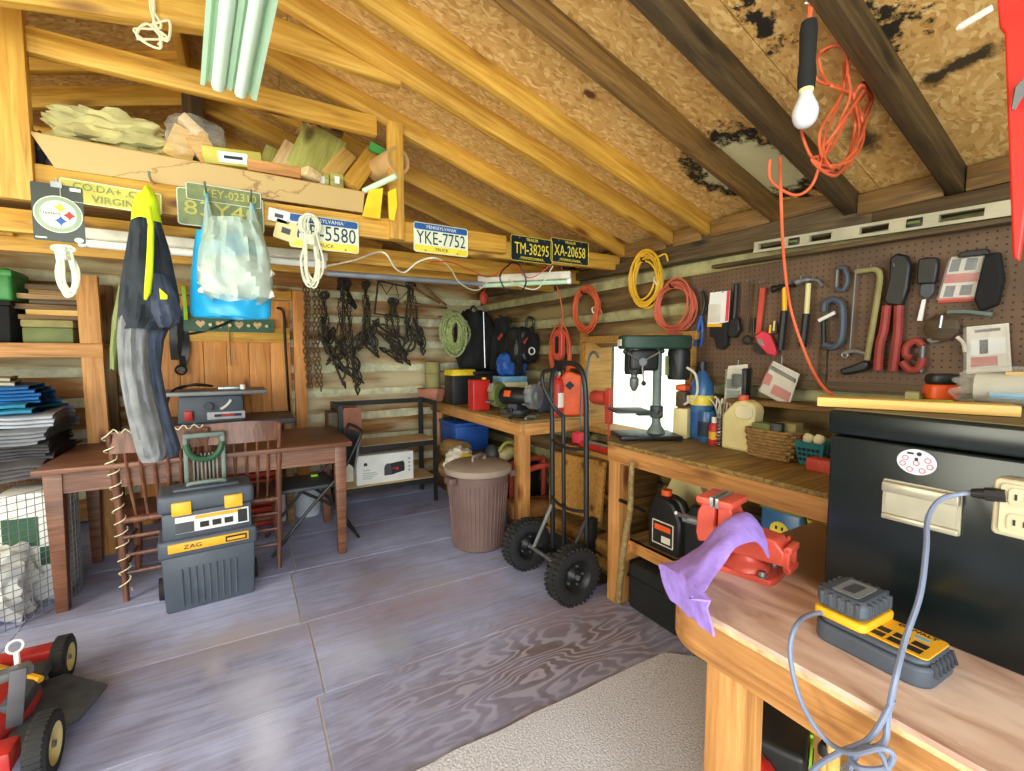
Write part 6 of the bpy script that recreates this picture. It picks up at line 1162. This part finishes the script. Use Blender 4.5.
t = T('plastic_jug', 'cream plastic jug with a sloping hollow handle on the bench', 'jug', (2.10, 1.34, BZ), SIDE); M().prism([(-.085, 0), (.075, 0), (.08, .015), (.08, .16), (.085, .20), (.075, .235), (.03, .25), (-.02, .24), (-.06, .20), (-.085, .17)], -.045, .045).to('body', 'cream', t, bev=.014); M().prism(rrect(.09, .07, .03, 5, .035, .195), .045, .052).to('handle_recess', 'off_white', t, bev=.004); M().cyl((.0, .245, 0), (.0, .272, 0), .024).to('cap', 'vise_red', t)
t = T('wicker_basket', 'brown wicker basket of small boxes on the bench', 'basket', (2.08, 1.165, BZ)); m = M()
for j in range(9):
    z = .01 + .0145*j; k = .86 + .14*j/8; n = 44
    m.tube([((.085*k + .004*math.sin(i*PI/2 + j*PI))*math.copysign(abs(math.cos(2*PI*i/n))**.5, math.cos(2*PI*i/n)), (.11*k + .004*math.sin(i*PI/2 + j*PI))*math.copysign(abs(math.sin(2*PI*i/n))**.5, math.sin(2*PI*i/n)), z + .003*math.sin(i*PI + j*PI)) for i in range(n)], .0078, 5, True)
m.box((0, 0, .01), (.14, .18, .008)); m.to('weave', 'wicker', t)
for k, (dx, dy, d, mt, lab) in enumerate((((-.01), .035, (.08, .10, .14), 'olive', 'olive box standing in the wicker basket'), (.02, -.05, (.08, .08, .15), 'towel_tan', 'tan box standing in the wicker basket'), (-.045, -.03, (.04, .05, .15), 'black', 'small black block in the wicker basket'))):
    tag(M().box((0, 0, d[2]/2), d, bev=.004, rot=(0, 0, .1*k)).to('small_box', mt, loc=(2.08+dx, 1.165+dy, BZ+.015)), lab, 'box', 'boxes in the wicker basket')
t = T('plastic_basket', 'teal perforated plastic basket on the bench by the black chest', 'basket', (2.09, 1.00, BZ)); m = M(); m.lathe([(0, 0), (.062, 0), (.085, .095), (.092, .10), (.085, .103), (.078, .095), (.058, .006), (0, .006)], n=4, rot=(0, 0, PI/4)); m.to('body', 'teal', t, bev=.003); m = M()
for s, n in ((-1, 0), (0, 1)):
    for i in range(5):
        for j in range(3):
            if s: m.box((-.054 - .0045*j, -.036 + .018*i, .025 + .022*j), (.006, .009, .011), rot=(0, -.2, 0))
            else: m.box((-.036 + .018*i, -.054 - .0045*j, .025 + .022*j), (.009, .006, .011), rot=(.2, 0, 0))
m.to('perforations', 'navy_ink', t)
for k, (dx, dy) in enumerate(((-.02, .03), (-.015, -.01))):
    t = T('light_bulb', ['small frosted bulb in the teal basket, nearer the wicker one', 'small frosted bulb in the teal basket, nearer the chest'][k], 'bulb', (2.09+dx, 1.0+dy, BZ+.085), (.2, .3, 0), 'bulbs in the teal basket'); M().lathe([(0, .05), (.016, .046), (.022, .03), (.016, .008), (.011, 0), (0, 0)], n=16).to('glass', 'off_white', t); M().lathe([(0, -.02), (.009, -.02), (.011, 0)], n=12).to('screw_base', 'steel_dull', t)
tag(M().box((0, 0, .025), (.07, .11, .05), bev=.004).to('red_carton', 'red_dusty', loc=(2.0, .92, BZ)), 'small dull red box on the bench beside the black chest', 'box')
tag(bar('wall_ledge', (2.19, 1.45, 1.115), (2.19, -.4, 1.115), .13, .022, 'pine_old'), 'long grey wooden ledge fixed to the logs below the pegboard', 'ledge')
def hangpack(lab, quad, mat, x, bulge):
    p = PX(sum(q[0] for q in quad)/4, sum(q[1] for q in quad)/4, x); t = T('hanging_pack', lab, 'package', p, SIDE, 'packs hanging below the pegboard'); pl = ccw([(-(PX(u, v, x).y-p.y), PX(u, v, x).z-p.z) for u, v in quad]); M().prism(pl, 0, .006).to('card', mat, t)
    return t, p, pl
t, p, pl = hangpack('tall clear pack of dark parts hanging left of the tilted one', [(729, 366), (748, 364), (748, 402), (724, 404)], 'card_pale', 2.24, 0); M().box((.01, .02, .02), (.05, .07, .03), bev=.01).to('contents', 'black', t); M().box((-.02, -.0, .012), (.06, .05, .012)).to('print', 'dark_green', t); M().box((-.015, -.06, .012), (.07, .05, .01)).to('print', 'tool_grey_light', t); M().box((.05, .01, .0), (.03, .15, .05), bev=.01).to('side_bag', 'black', t); M().tube([(0, .09, 0), (0, .125, 0), (0, .13, -.02)], .003, 5).to('hook', 'steel', t); M().box((0, 0, .03), (.10, .16, .02), bev=.008).to('film', 'clear_film', t)
t, p, pl = hangpack('tilted clear pack with red and black print hanging under the red saw', [(774, 361), (800, 374), (789, 407), (760, 391)], 'card_pale', 2.22, 0); t.rotation_euler = SIDE
for nm, mt, quad in (('black_band', 'ink', [(772, 365), (797, 379), (796, 383), (771, 369)]), ('red_panel', 'red_dusty', [(775, 384), (792, 393), (789, 402), (771, 393)]), ('red_panel', 'red_dusty', [(767, 372), (774, 376), (770, 386), (763, 383)])):
    M().prism(ccw([(-(PX(u, v, 2.22).y-p.y), PX(u, v, 2.22).z-p.z) for u, v in quad]), .006, .008).to(nm, mt, t)
M().prism([(x_*.96, y_*.96) for x_, y_ in pl], .010, .03).to('film', 'clear_film', t, bev=.006); M().tube([(0, .09, 0), (.0, .13, 0), (0, .13, -.03)], .003, 5).to('hook', 'steel', t)
# under bench 2
def oiljug(lab, x, y, z, s, mat, cap, grp=None, label=True):
    t = T('oil_jug', lab, 'jug', (x, y, z), (PI/2, 0, -PI/2), grp); M().prism([(-.085*s, 0), (.085*s, 0), (.09*s, .01), (.09*s, .16*s), (.05*s, .235*s), (.0, .25*s), (-.05*s, .25*s), (-.09*s, .17*s)], -.05*s, .05*s).to('body', mat, t, bev=.014*s); M().cyl((-.025*s, .24*s, 0), (-.025*s, .275*s, 0), .024*s).to('cap', cap, t)
    M().tube(smoothpath([(.0, .235*s, 0), (.05*s, .235*s, .0), (.085*s, .17*s, 0), (.085*s, .11*s, 0)]), .014*s, 8).to('handle', mat, t)
    if label: M().prism(rrect(.12*s, .11*s, .004, 3, 0, .085*s), .05*s, .052*s).to('label', 'card_pale', t); M().prism(rrect(.11*s, .10*s, .004, 3, 0, .085*s), .052*s, .0526*s).to('label_field', 'ink', t); M().box((0, .11*s, .0532*s), (.09*s, .025*s, .001)).to('label_stripe', 'orange', t); M().box((.02*s, .06*s, .0532*s), (.05*s, .03*s, .001)).to('label_stripe', 'card_pale', t)
    return t
oiljug('black oil jug with an orange cap and label, nearest the leaning stick', 1.86, 1.56, .345, 1.12, 'black', 'orange', 'black jugs under the bench'); oiljug('black oil jug with an orange cap, half behind the red vise', 1.90, 1.37, .345, 1.12, 'black', 'orange', 'black jugs under the bench', False); oiljug('cream plastic jug with a black cap behind the black oil jugs', 2.12, 1.62, .345, 1.45, 'cream', 'black', label=False)
t = T('red_can', 'small dark red can under the bench behind the leaning stick', 'can', (1.98, 1.74, .345)); M().lathe([(0, 0), (.04, 0), (.042, .01), (.042, .14), (.025, .165), (0, .165)]).to('body', 'red_dusty', t); M().cyl((0, 0, .165), (0, 0, .19), .016).to('cap', 'black', t)
t = T('floor_case', 'large flat black case on the floor under the bench', 'case', (1.99, 1.30, 0)); M().box((0, 0, .125), (.52, .84, .25), bev=.02, seg=2).to('shell', 'black_matte', t); M().box((-.262, .1, .19), (.012, .14, .03), bev=.004).to('handle', 'black', t); M().box((0, 0, .175), (.53, .85, .012)).to('seam_band', 'black', t)
t = T('black_jar', 'small black jar on the lower shelf beside the oil jugs', 'jar', (1.80, 1.20, .345)); M().lathe([(0, 0), (.03, 0), (.032, .01), (.032, .08), (0, .085)]).to('body', 'black', t); M().lathe([(.033, .06), (.034, .062), (.034, .085), (0, .088)]).to('lid', 'tool_grey_light', t)
m = M().tube(smoothpath([PZ(618, 602, .01), PX(624, 545, 1.675), PX(630, 510, 1.655), PX(631, 485, 1.65), PX(632, 462, 1.655)], 6), [.019 - .00025*i for i in range(25)], 10); tag(m.to('driftwood_stick', 'stick_wood'), 'crooked bare stick leaning on the near bench leg', 'stick')
tag(M().tube([PX(620, 500, 1.60), PX(644, 511, 1.80)], .010, 6).to('dark_bar', 'iron'), 'short dark bar poking out past the leaning stick', 'bar')
t = T('smiley_tub', 'blue square tub with a yellow smiling face behind the vise', 'tub', (1.96, 1.02, .345)); M().box((0, 0, .18), (.17, .16, .36), bev=.01).to('tub', 'bottle_blue', t); M().box((0, 0, .37), (.18, .17, .025), bev=.006).to('lid', 'olive', t)
disc(M(), 0, 0, .038, .038, 0, .002).to('face', 'plate_yellow', t, loc=(-.086, -.0, .28), rot=SIDE); m = M(); disc(m, -.012, .012, .005, .008, 0, .001); disc(m, .012, .012, .005, .008, 0, .001); m.tube([(.022*math.cos(a), .022*math.sin(a), .001) for a in [PI*1.15 + PI*.7*i/10 for i in range(11)]], .0025, 5); m.to('face_lines', 'ink', t, loc=(-.0885, 0, .28), rot=SIDE)
t = T('yellow_tub', 'yellow and orange tub beside the smiling tub', 'tub', (1.94, .86, .345)); M().lathe([(0, 0), (.065, 0), (.075, .34), (.08, .345), (.08, .36), (0, .362)]).to('tub', 'plate_yellow', t); M().lathe([(.0725, .22), (.0755, .30)], n=24).to('band', 'orange', t)
# ================================================================ BENCH 3 (nearest)
B3 = .78; x0, x1, y0, y1 = .86, 1.66, -1.15, .79
def _ply():
    m, nt, b = _new('worn_ply'); mp = coords(nt, (10, 3, 10), False); n = nd(nt, 'ShaderNodeTexNoise', Scale=1.5, Detail=8.0, Distortion=.8); nt.links.new(mp.outputs[0], n.inputs['Vector'])
    r = ramp(nt, [(.3, s2((170, 130, 110))), (.48, s2((212, 178, 158))), (.66, s2((232, 206, 188)))]); nt.links.new(n.outputs[0], r.inputs[0])
    m2 = coords(nt, (16, 9, 9), False); n2 = nd(nt, 'ShaderNodeTexNoise', Scale=1.6, Detail=6.0, Roughness=.7); nt.links.new(m2.outputs[0], n2.inputs['Vector'])
    r2 = ramp(nt, [(.66, (0, 0, 0)), (.69, (1, 1, 1))]); nt.links.new(n2.outputs[0], r2.inputs[0]); o = mix(nt, r2.outputs[0], r.outputs[0], s2((226, 214, 206)))
    # dark far half of the top: oil stain plus shade painted in, soft edge
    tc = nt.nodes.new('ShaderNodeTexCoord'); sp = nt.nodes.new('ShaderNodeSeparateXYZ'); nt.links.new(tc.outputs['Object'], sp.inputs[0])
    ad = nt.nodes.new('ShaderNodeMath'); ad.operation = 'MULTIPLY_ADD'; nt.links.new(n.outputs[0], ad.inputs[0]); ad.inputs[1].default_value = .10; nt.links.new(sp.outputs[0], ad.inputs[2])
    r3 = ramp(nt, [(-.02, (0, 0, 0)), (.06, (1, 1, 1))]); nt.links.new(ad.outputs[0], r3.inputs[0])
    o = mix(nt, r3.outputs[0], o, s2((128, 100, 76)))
    nt.links.new(o, b.inputs['Base Color']); b.inputs['Roughness'].default_value = .6; bump(nt, b, n.outputs[0], .2, .003)
_ply()
t = T('front_workbench', 'nearest workbench with a worn rounded plywood corner carrying vise and chest', 'workbench', (1.22, -.18, 0)); cx, cy = 1.22, -.18; rr_ = .13
def rc(off, r): return [(x1-cx, y0-cy), (x1-cx, y1-cy-off)] + [(x0-cx+off+r - r*math.sin(a), y1-cy-off-r + r*math.cos(a)) for a in [PI/2*i/10 for i in range(11)]] + [(x0-cx+off, y0-cy)]
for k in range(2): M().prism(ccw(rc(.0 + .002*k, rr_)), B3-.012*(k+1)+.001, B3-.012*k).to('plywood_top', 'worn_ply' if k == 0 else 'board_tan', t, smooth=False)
m = M(); ring = rc(.012, rr_)[1:]; L = len(ring); A = [m.b.verts.new((p[0], p[1], B3-.024)) for p in ring]; Bq = [m.b.verts.new((p[0], p[1], B3-.12)) for p in ring]
for k in range(L-1): m.b.faces.new((A[k], A[k+1], Bq[k+1], Bq[k]))
bmesh.ops.recalc_face_normals(m.b, faces=m.b.faces[:]); bmesh.ops.solidify(m.b, geom=m.b.faces[:], thickness=.03); m.to('apron', 'bench_pine', t)
for (lx, ly) in ((.945, .60), (1.60, .70), (.945, -1.05), (1.60, -1.05)): bar('leg', (lx, ly, 0), (lx, ly, B3-.024), .088, .088, 'pine_fresh', t, up=(0, 1, 0), bev=.005)
bar('brace', (1.62, .30, .50), (1.62, .30, B3-.03), .07, .04, 'pine_old', t, up=(0, 1, 0))
bar('stretcher', (1.60, -1.05, .12), (1.60, .70, .12), .04, .09, 'pine_fresh', t)
# vise
ax = 1.78; t = T('bench_vise', 'red bench vise bolted on the rounded bench corner', 'vise', (1.13, .695, B3), (0, 0, ax)); t.scale = (.74, .78, .85)
m = M().prism([(-.10, -.07), (.10, -.08), (.11, -.05), (.11, .05), (.10, .08), (-.10, .07), (-.11, .04), (-.11, -.04)], 0, .018); m.lathe([(.075, .018), (.07, .03), (.05, .045), (.045, .06)], n=24); m.to('base', 'vise_red', t, bev=.004)
m = M().prism([(-.13, .06), (-.13, .10), (-.10, .13), (.02, .14), (.05, .20), (.09, .205), (.09, .075), (.05, .055)], -.045, .045, Euler((PI/2, 0, 0)).to_matrix().to_4x4()); m.to('fixed_body', 'vise_red', t, bev=.006)
m = M()
for k in range(4): m.box((-.115 + .028*k, -.050, .095), (.006, .012, .06))
for s in (-1, 1): m.box((-.135, s*.03, .08), (.02, .02, .07), bev=.004)
m.box((-.14, 0, .11), (.02, .08, .02), bev=.004); m.box((-.14, 0, .05), (.02, .08, .02), bev=.004); m.to('rear_ribs', 'vise_red', t)
M().prism([(.10, .075), (.10, .205), (.14, .205), (.165, .16), (.17, .09), (.16, .06)], -.045, .045, Euler((PI/2, 0, 0)).to_matrix().to_4x4()).to('moving_jaw', 'vise_red', t, bev=.006)
for x_ in (.085, .106): M().box((x_, 0, .205), (.014, .13, .032), bev=.002).to('jaw_plate', 'steel', t)
for x_, w_ in ((.055, .05), (.135, .05)): M().box((x_, 0, .207), (w_, .14, .022), bev=.006).to('jaw_top', 'vise_red', t)
M().cyl((.16, 0, .11), (.24, 0, .11), .014).to('screw', 'steel_dull', t); M().tube([(.225, -.09, .07), (.225, .09, .15)], .006, 8).to('handle_bar', 'steel', t)
for y_ in (-.055, .055): M().lathe([(0, .034), (.012, .034), (.013, .022), (.018, .02), (.018, .018)], (-.07, y_, 0), 8).to('bolt', 'steel', t)
# towel over the vise: a strip that falls from the vise top to the bench edge and hangs
path = [PX(762, 527, 1.12), PX(748, 514, 1.10), PX(728, 522, 1.03), PX(712, 543, .97), PX(697, 561, .90), PX(683, 572, .855), PX(682, 592, .845), PX(690, 617, .845)]
path = smoothpath(path, 4); wid = [.14, .15, .16, .18, .19, .19, .17, .15]
def fnt(u, v):
    n = len(path)-1; c = path[int(round(v*n))]; i = v*7; a = int(min(6, i)); wv = wid[a]*(1-(i-a)) + wid[min(7, a+1)]*(i-a); s = (u-.5)*wv; d = Vector((.70, .71, .0)) if v < .72 else Vector((.25, .95, 0))
    sag = -.05*(abs(u-.5)*2)**2*(1-v) if v < .8 else 0
    return c + d*s + Vector((0, 0, sag)) + Vector((.006*noise.noise(Vector((u*5, v*7, 1))), 0, .010*noise.noise(Vector((u*4, v*6, 3)))))
tag(M().grid(fnt, 16, len(path)-1, .005).to('purple_towel', 'purple_cloth'), 'purple towel draped over the red vise and the bench corner', 'towel')
plain('sticker_pale', (196, 200, 212), .5); plain('lid_dust', (116, 102, 66), .8); plain('plate_handle', (176, 170, 150), .35, .5); plain('outlet_tan', (196, 184, 150), .5)
# black chest
CH = (1.17, .53); zt = 1.224
t = T('black_chest', 'large glossy black metal chest standing on the nearest workbench', 'chest', (1.42, .03, B3)); M().box((0, 0, .192), (.50, 1.0, .384), bev=.006, seg=2).to('body', 'chest_black', t); M().box((0, 0, .416), (.51, 1.01, .056), bev=.008, seg=2).to('lid', 'chest_black', t)
o = M().prism(rrect(.034 + .09, .085, .004, 3), 0, .004).to('handle_plate', 'plate_handle', t, loc=(-.2505, .36-.03, .265), rot=SIDE)
M().prism(rrect(.112, .045, .003, 3), .004, .006).to('handle_recess', 'plate_handle', o, loc=(.0, -.005, 0)); M().box((.0, .028, .010), (.122, .022, .016), bev=.004).to('grip_lip', 'plate_handle', o); M().box((.0, -.036, .007), (.122, .012, .010), bev=.003).to('grip_lip', 'plate_handle', o)
s_ = disc(M(), 0, 0, .032, .026, 0, .0012).to('warning_sticker', 'sticker_pale', t, loc=(-.251, .37-.03, .352), rot=SIDE)
for (x_, y_) in ((-.018, .006), (.018, .006), (-.022, -.006), (.022, -.006), (-.010, -.016), (.010, -.016), (0, -.002)): M().torus((x_, y_, .0014), .0048, .0007, n=14, m=4).to('warning_ring', 'red', s_)
m = M(); disc(m, .004, .017, .004, .004, .0012, .002); m.box((-.010, .017, .0016), (.010, .004, .001)); m.box((0, .006, .0016), (.005, .006, .001)); m.to('warning_print', 'ink', s_)
M().box((0, 0, .4445), (.49, .99, .002)).to('dusty_top', 'lid_dust', t)
tag(bar('pine_board', (1.20, .575, 1.238), (1.335, .27, 1.238), .06, .022, 'pine_pale'), 'short pale pine board lying on the chest lid', 'board')
t = T('tape_measure', 'orange and black tape measure standing on the chest lid', 'tape measure', (1.62, .47, zt+.002), (0, 0, -.7)); M().box((0, 0, .022), (.07, .045, .044), bev=.010, seg=2).to('orange_band', 'orange', t); M().box((0, 0, .058), (.065, .042, .030), bev=.010, seg=2).to('black_top', 'black', t)
tag(M().box((0, 0, .012), (.06, .03, .024), bev=.003).to('wood_chip', 'towel_tan', loc=(1.585, .56-.04, zt), rot=(0, 0, .3)), 'small tan wood block on the chest lid beside the tape measure', 'block')
tag(M().box((0, 0, .006), (.10, .02, .010), bev=.003).to('green_strip', 'lime', loc=(1.50, .46, zt), rot=(0, 0, -.8)), 'bright green strip lying on the chest lid', 'strip')
t = T('wrapped_roll', 'roll wrapped in clear plastic lying on the chest lid', 'roll', (1.58, .24, zt), (0, 0, -PI/2+.1)); M().cyl((-.15, 0, .045), (.3, 0, .045), .036).to('roll', 'tarp_beige', t); M().tube([(-.12, -.04, .03), (.3, -.042, .025)], .008, 6).to('blue_edge', 'pale_blue', t); M().tube([(-.1, -.01, .08), (.28, -.012, .08)], .006, 6).to('tan_edge', 'pine_pale', t); crumple((.07, 0, .05), (.50, .11, .10), 17, .12).to('film', 'clear_film', t)
# outlet + charger
t = T('outlet_box', 'pale metal outlet box fixed on the chest front with a plug in it', 'outlet', (1.160, .215, 1.085), SIDE); M().prism(rrect(.07, .10, .008), -.004, .03).to('box', 'outlet_tan', t, bev=.003); M().prism(rrect(.05, .085, .006), .03, .034).to('cover', 'outlet_tan', t)
for y_ in (-.022, .022): M().prism(rrect(.03, .03, .008, 4, 0, y_), .034, .036).to('socket', 'outlet_tan', t); M().box((-.006, y_, .0365), (.003, .010, .001)).to('slot', 'ink', t); M().box((.006, y_, .0365), (.003, .010, .001)).to('slot', 'ink', t)
cr = math.atan2(-.14, -.012); t = T('battery_charger', 'black and yellow battery charger with a battery on it on the bench edge', 'charger', (1.035, .365, B3), (0, 0, -PI/2 - .04)); t.scale = (1.06, 1.08, 1.08)
m = M().prism(rrect(.178, .118, .028, 5), 0, .034); m.prism(rrect(.168, .108, .026, 5), .034, .044); m.to('body', 'tool_grey', t, bev=.006)
M().prism(rrect(.09, .088, .008, 3, .036, 0), .044, .0465).to('yellow_panel', 'amber', t, bev=.001); text('DEWALT', .009, 'ink', t, (.040, .034, .0472), (0, 0, 0), 1.1)
m = M()
for k in range(2):
    for j in range(3): m.box((.006 + .026*j, -.028 + .022*k, .0468), (.020, .016, .0008))
m.to('panel_print', 'ink', t); M().box((.052, .018, .0468), (.02, .010, .0008)).to('panel_badge', 'pale_blue', t); m = M()
for k in range(6): m.box((.0885, -.035 + .014*k, .030), (.004, .006, .022), rot=(0, -.35, 0))
m.to('vent_fins', 'dark_grey', t)
M().prism(rrect(.088, .112, .012, 3, -.045, 0), .044, .060).to('battery_collar', 'amber', t, bev=.004); bt_ = M().prism(rrect(.084, .106, .018, 4, -.045, 0), .060, .094).to('battery', 'tool_grey', t, bev=.010); m = M()
for k in range(5):
    for s in (-1, 1): m.box((-.074 + .0145*k, s*.050, .080), (.007, .010, .024), bev=.002)
for k in range(5):
    for s in (-1, 1): m.box((-.045 + s*.040, -.034 + .017*k, .080), (.010, .008, .024), bev=.002)
m.to('battery_ribs', 'dark_grey', bt_); M().prism(rrect(.045, .070, .004, 3, -.045, 0), .0942, .0952).to('battery_label', 'grey', bt_); M().prism(rrect(.020, .045, .003, 3, -.045, 0), .0952, .0958).to('battery_label', 'dark_grey', bt_)
def cord(pts, r, name, mat, parent): return M().tube(smoothpath(pts, 7), r, 8).to(name, mat, parent, world=True)
plain('cord_grey', (112, 122, 146), .45)
cord([PX(830, 613, 1.0), PX(812, 614, .95), PX(797, 624, .87), PX(790, 650, .84), PX(797, 690, .835), PX(812, 722, .83), PX(832, 745, .83), PX(855, 753, .82), PX(880, 748, .82), PX(893, 755, .83), PX(885, 768, .83), PX(860, 768, .82), PX(850, 757, .83), PX(862, 750, .84), PX(884, 742, .845), PX(888, 715, .85), PX(895, 680, .85), PX(905, 640, .90), PX(920, 595, .95), PX(926, 550, 1.0), PX(928, 518, 1.05), PX(940, 500, 1.09), PX(960, 494, 1.12), PX(975, 493, 1.125)], .0044, 'power_cord', 'cord_grey', t)
M().cyl(PX(972, 493, 1.125), PX(986, 494, 1.125), .008, .010).to('plug', 'black', t, world=True); M().tube([PX(985, 494, 1.125), PX(1006, 496, 1.128)], .012, 8).to('plug', 'black', t, world=True)
cord([PX(893, 700, .85), PX(870, 738, .835), PX(840, 752, .83), PX(815, 768, .83), PX(800, 790, .82)], .0044, 'power_cord', 'cord_grey', t); cord([PX(850, 768, .83), PX(862, 748, .83), PX(880, 752, .83), PX(890, 775, .83)], .0044, 'power_cord', 'cord_grey', t)
# under bench 3
t = T('weed_trimmer', 'black and lime trimmer head lying under the nearest bench', 'trimmer', (1.36, .72, .0), (0, 0, .4)); M().box((.02, 0, .12), (.26, .16, .24), bev=.02, seg=2).to('case', 'black', t); disc(M(), 0, 0, .05, .05, 0, .006).to('round_plate', 'lime', t, loc=(-.02, -.084, .17), rot=FRONT); disc(M(), 0, 0, .038, .038, .006, .008).to('round_badge', 'ink', t, loc=(-.02, -.084, .17), rot=FRONT); m = M()
for k in range(5): m.box((.075, -.084, .10 + .025*k), (.09, .008, .008), rot=(0, .25, 0))
m.to('lime_fins', 'lime', t)
for k, (u, v, L, lab) in enumerate(((834, 737, .16, 'pale broom handle with a black cap under the nearest bench, the taller one'), (826, 762, .1, 'pale broom handle with a black cap under the nearest bench, the shorter one'))):
    p = PX(u, v, 1.12); t = T('broom_handle', lab, 'broom handle', (p.x, p.y, 0), 0, 'broom handles under the nearest bench'); M().lathe([(0, 0), (.017, 0), (.018, .1), (.013, p.z+.02), (0, p.z+.02)], n=14).to('shaft', 'pine_pale', t); M().lathe([(0, p.z+.018), (.017, p.z+.018), (.018, p.z+.03), (.012, p.z+.045), (0, p.z+.046)], n=14).to('cap', 'black', t)  # broom handles with black caps, standing upright
p = PZ(755, 785, .12); tag(M().ball((0, 0, 0), (.16, .12, .22), n=10, jit=.1).to('red_canister', 'red', loc=(p.x, p.y, .10)), 'red rounded canister on the carpet behind the bench leg', 'canister')
# carpet
m = M(); N_ = 46
def fnc(u, v):
    x = -.35 + 2.03*u; y = -.60 + (1.345+.60)*v; r = .10; e = 0
    if u > .95 and v > .95: e = .05*((u-.95)/.05)*((v-.95)/.05)
    return Vector((x - e, y - e + .012*noise.noise(Vector((x*6, 0, 0)))*(v > .98), .004 + .004*noise.noise(Vector((x*3, y*3, 0))) + .004))
o = m.grid(fnc, 60, 50, .008).to('carpet', 'carpet'); tag(o, 'grey-beige loop carpet piece on the plywood floor by the benches', 'carpet')
# ================================================================ OVERHEAD RIGHT
bx, by = 1.31, .69; t = T('hanging_bulb', 'white bulb in a black socket hanging from the orange cord', 'light', (bx, by, 2.0)); M().lathe([(0, -.048), (.008, -.047), (.017, -.043), (.025, -.034), (.030, -.020), (.031, -.006), (.028, .008), (.022, .022), (.017, .034), (.015, .045), (0, .045)], n=28).to('bulb', 'bulb_white' if 'bulb_white' in MATS else plain('bulb_white', (214, 216, 222), .25, var=.02), t); M().lathe([(.017, .040), (.018, .056), (0, .057)], n=18).to('bulb_collar', 'cream', t)
M().lathe([(0, .05), (.020, .052), (.022, .09), (.019, .12), (.021, .20), (.018, .222), (0, .224)], n=18).to('socket', 'black_matte', t); M().tube(smoothpath([(0, 0, .22), (.004, .0, .27), (-.004, .0, .33), (0, .0, .40)]), .006, 6).to('cord', 'orange_cord', t); M().tube([(-.02, 0, .262), (.03, .0, .275)], .0025, 5).to('cable_tie', 'white', t)
q = PY(835, 100, .74); t = T('extension_cord', 'orange extension cord looped loosely from the rafters down to the chest', 'cord', q)
pts = [(u, v) for (u, v) in ((840, 45), (862, 60), (866, 85), (845, 120), (825, 150), (815, 165), (830, 170), (855, 150), (868, 110), (872, 95), (860, 88), (852, 100), (856, 130), (845, 158), (830, 165), (822, 140), (840, 100), (848, 65), (838, 48), (822, 55), (820, 75), (832, 88), (850, 95), (862, 115), (862, 140), (845, 160), (815, 160), (802, 140), (800, 120))]
q2 = random.Random(3); P3 = [PY(u + q2.uniform(-3, 3), v + q2.uniform(-3, 3), .72 + .03*math.sin(i*1.7)) for i, (u, v) in enumerate(pts)]; cord(P3, .0042, 'loops', 'orange_cord', t); P3b = [PY(u + q2.uniform(-7, 7), v + q2.uniform(-6, 6), .73 + .03*math.sin(i*1.3)) for i, (u, v) in enumerate(pts[2:24])]; cord(P3b, .0042, 'loops', 'orange_cord', t)
P4 = [PY(845, 62, .72), PY(850, 95, .70), PY(838, 125, .72), PY(822, 160, .72), PY(812, 185, .74), PY(798, 195, .76), PY(782, 190, .78), PY(770, 178, .80), PY(770, 160, .80)]; cord(P4, .0042, 'drop_loop', 'orange_cord', t)
P5 = [PY(780, 158, .80), PX(781, 200, 1.3), PX(784, 260, 1.4), PX(791, 310, 1.5), PX(806, 355, 1.5), PX(820, 383, 1.45), PX(836, 398, 1.36)]; cord(P5, .0042, 'drop', 'orange_cord', t)
M().tube([PY(843, 40, .72), PY(846, 20, .72) + Vector((0, .0, .03))], .004, 6).to('hanging_nail', 'iron', t, world=True)
# red strip at the frame edge
rp = [PX(999, 8, 1.25), PX(1001, 30, 1.25), PX(1006, 36, 1.25), PX(1014, 258, 1.25), PX(1021, 262, 1.25), PX(1030, 200, 1.25), PX(1040, 60, 1.25), PX(1040, -20, 1.25), PX(1000, -20, 1.25)]
c = rp[0]; t = T('red_sheath', 'long red plastic saw sheath hanging from the rafter at the frame edge', 'sheath', c, SIDE); M().prism(ccw([(-(q.y-c.y), q.z-c.z) for q in rp]), 0, .012).to('sheath', 'red_bright' if 'red_bright' in MATS else plain('red_bright', (232, 44, 36), .5, var=.08), t, bev=.004)
M().tube([(-.006, .0, .012), (-.05, -.008, .012), (-.056, -.010, .012)], [.006, .007, .003], 8).to('white_tip', 'card_pale', t); M().tube([(.05, -.01, .006), (.05, .26, .006)], .004, 6).to('hanging_cord', 'iron', t)
tag(M().tube([PX(1013, 110, 1.22), PX(1021, 88, 1.22), PX(1030, 80, 1.22)], [.003, .010, .012], 6).to('steel_spike', 'steel_dull'), 'small dark steel point crossing the red sheath', 'spike')
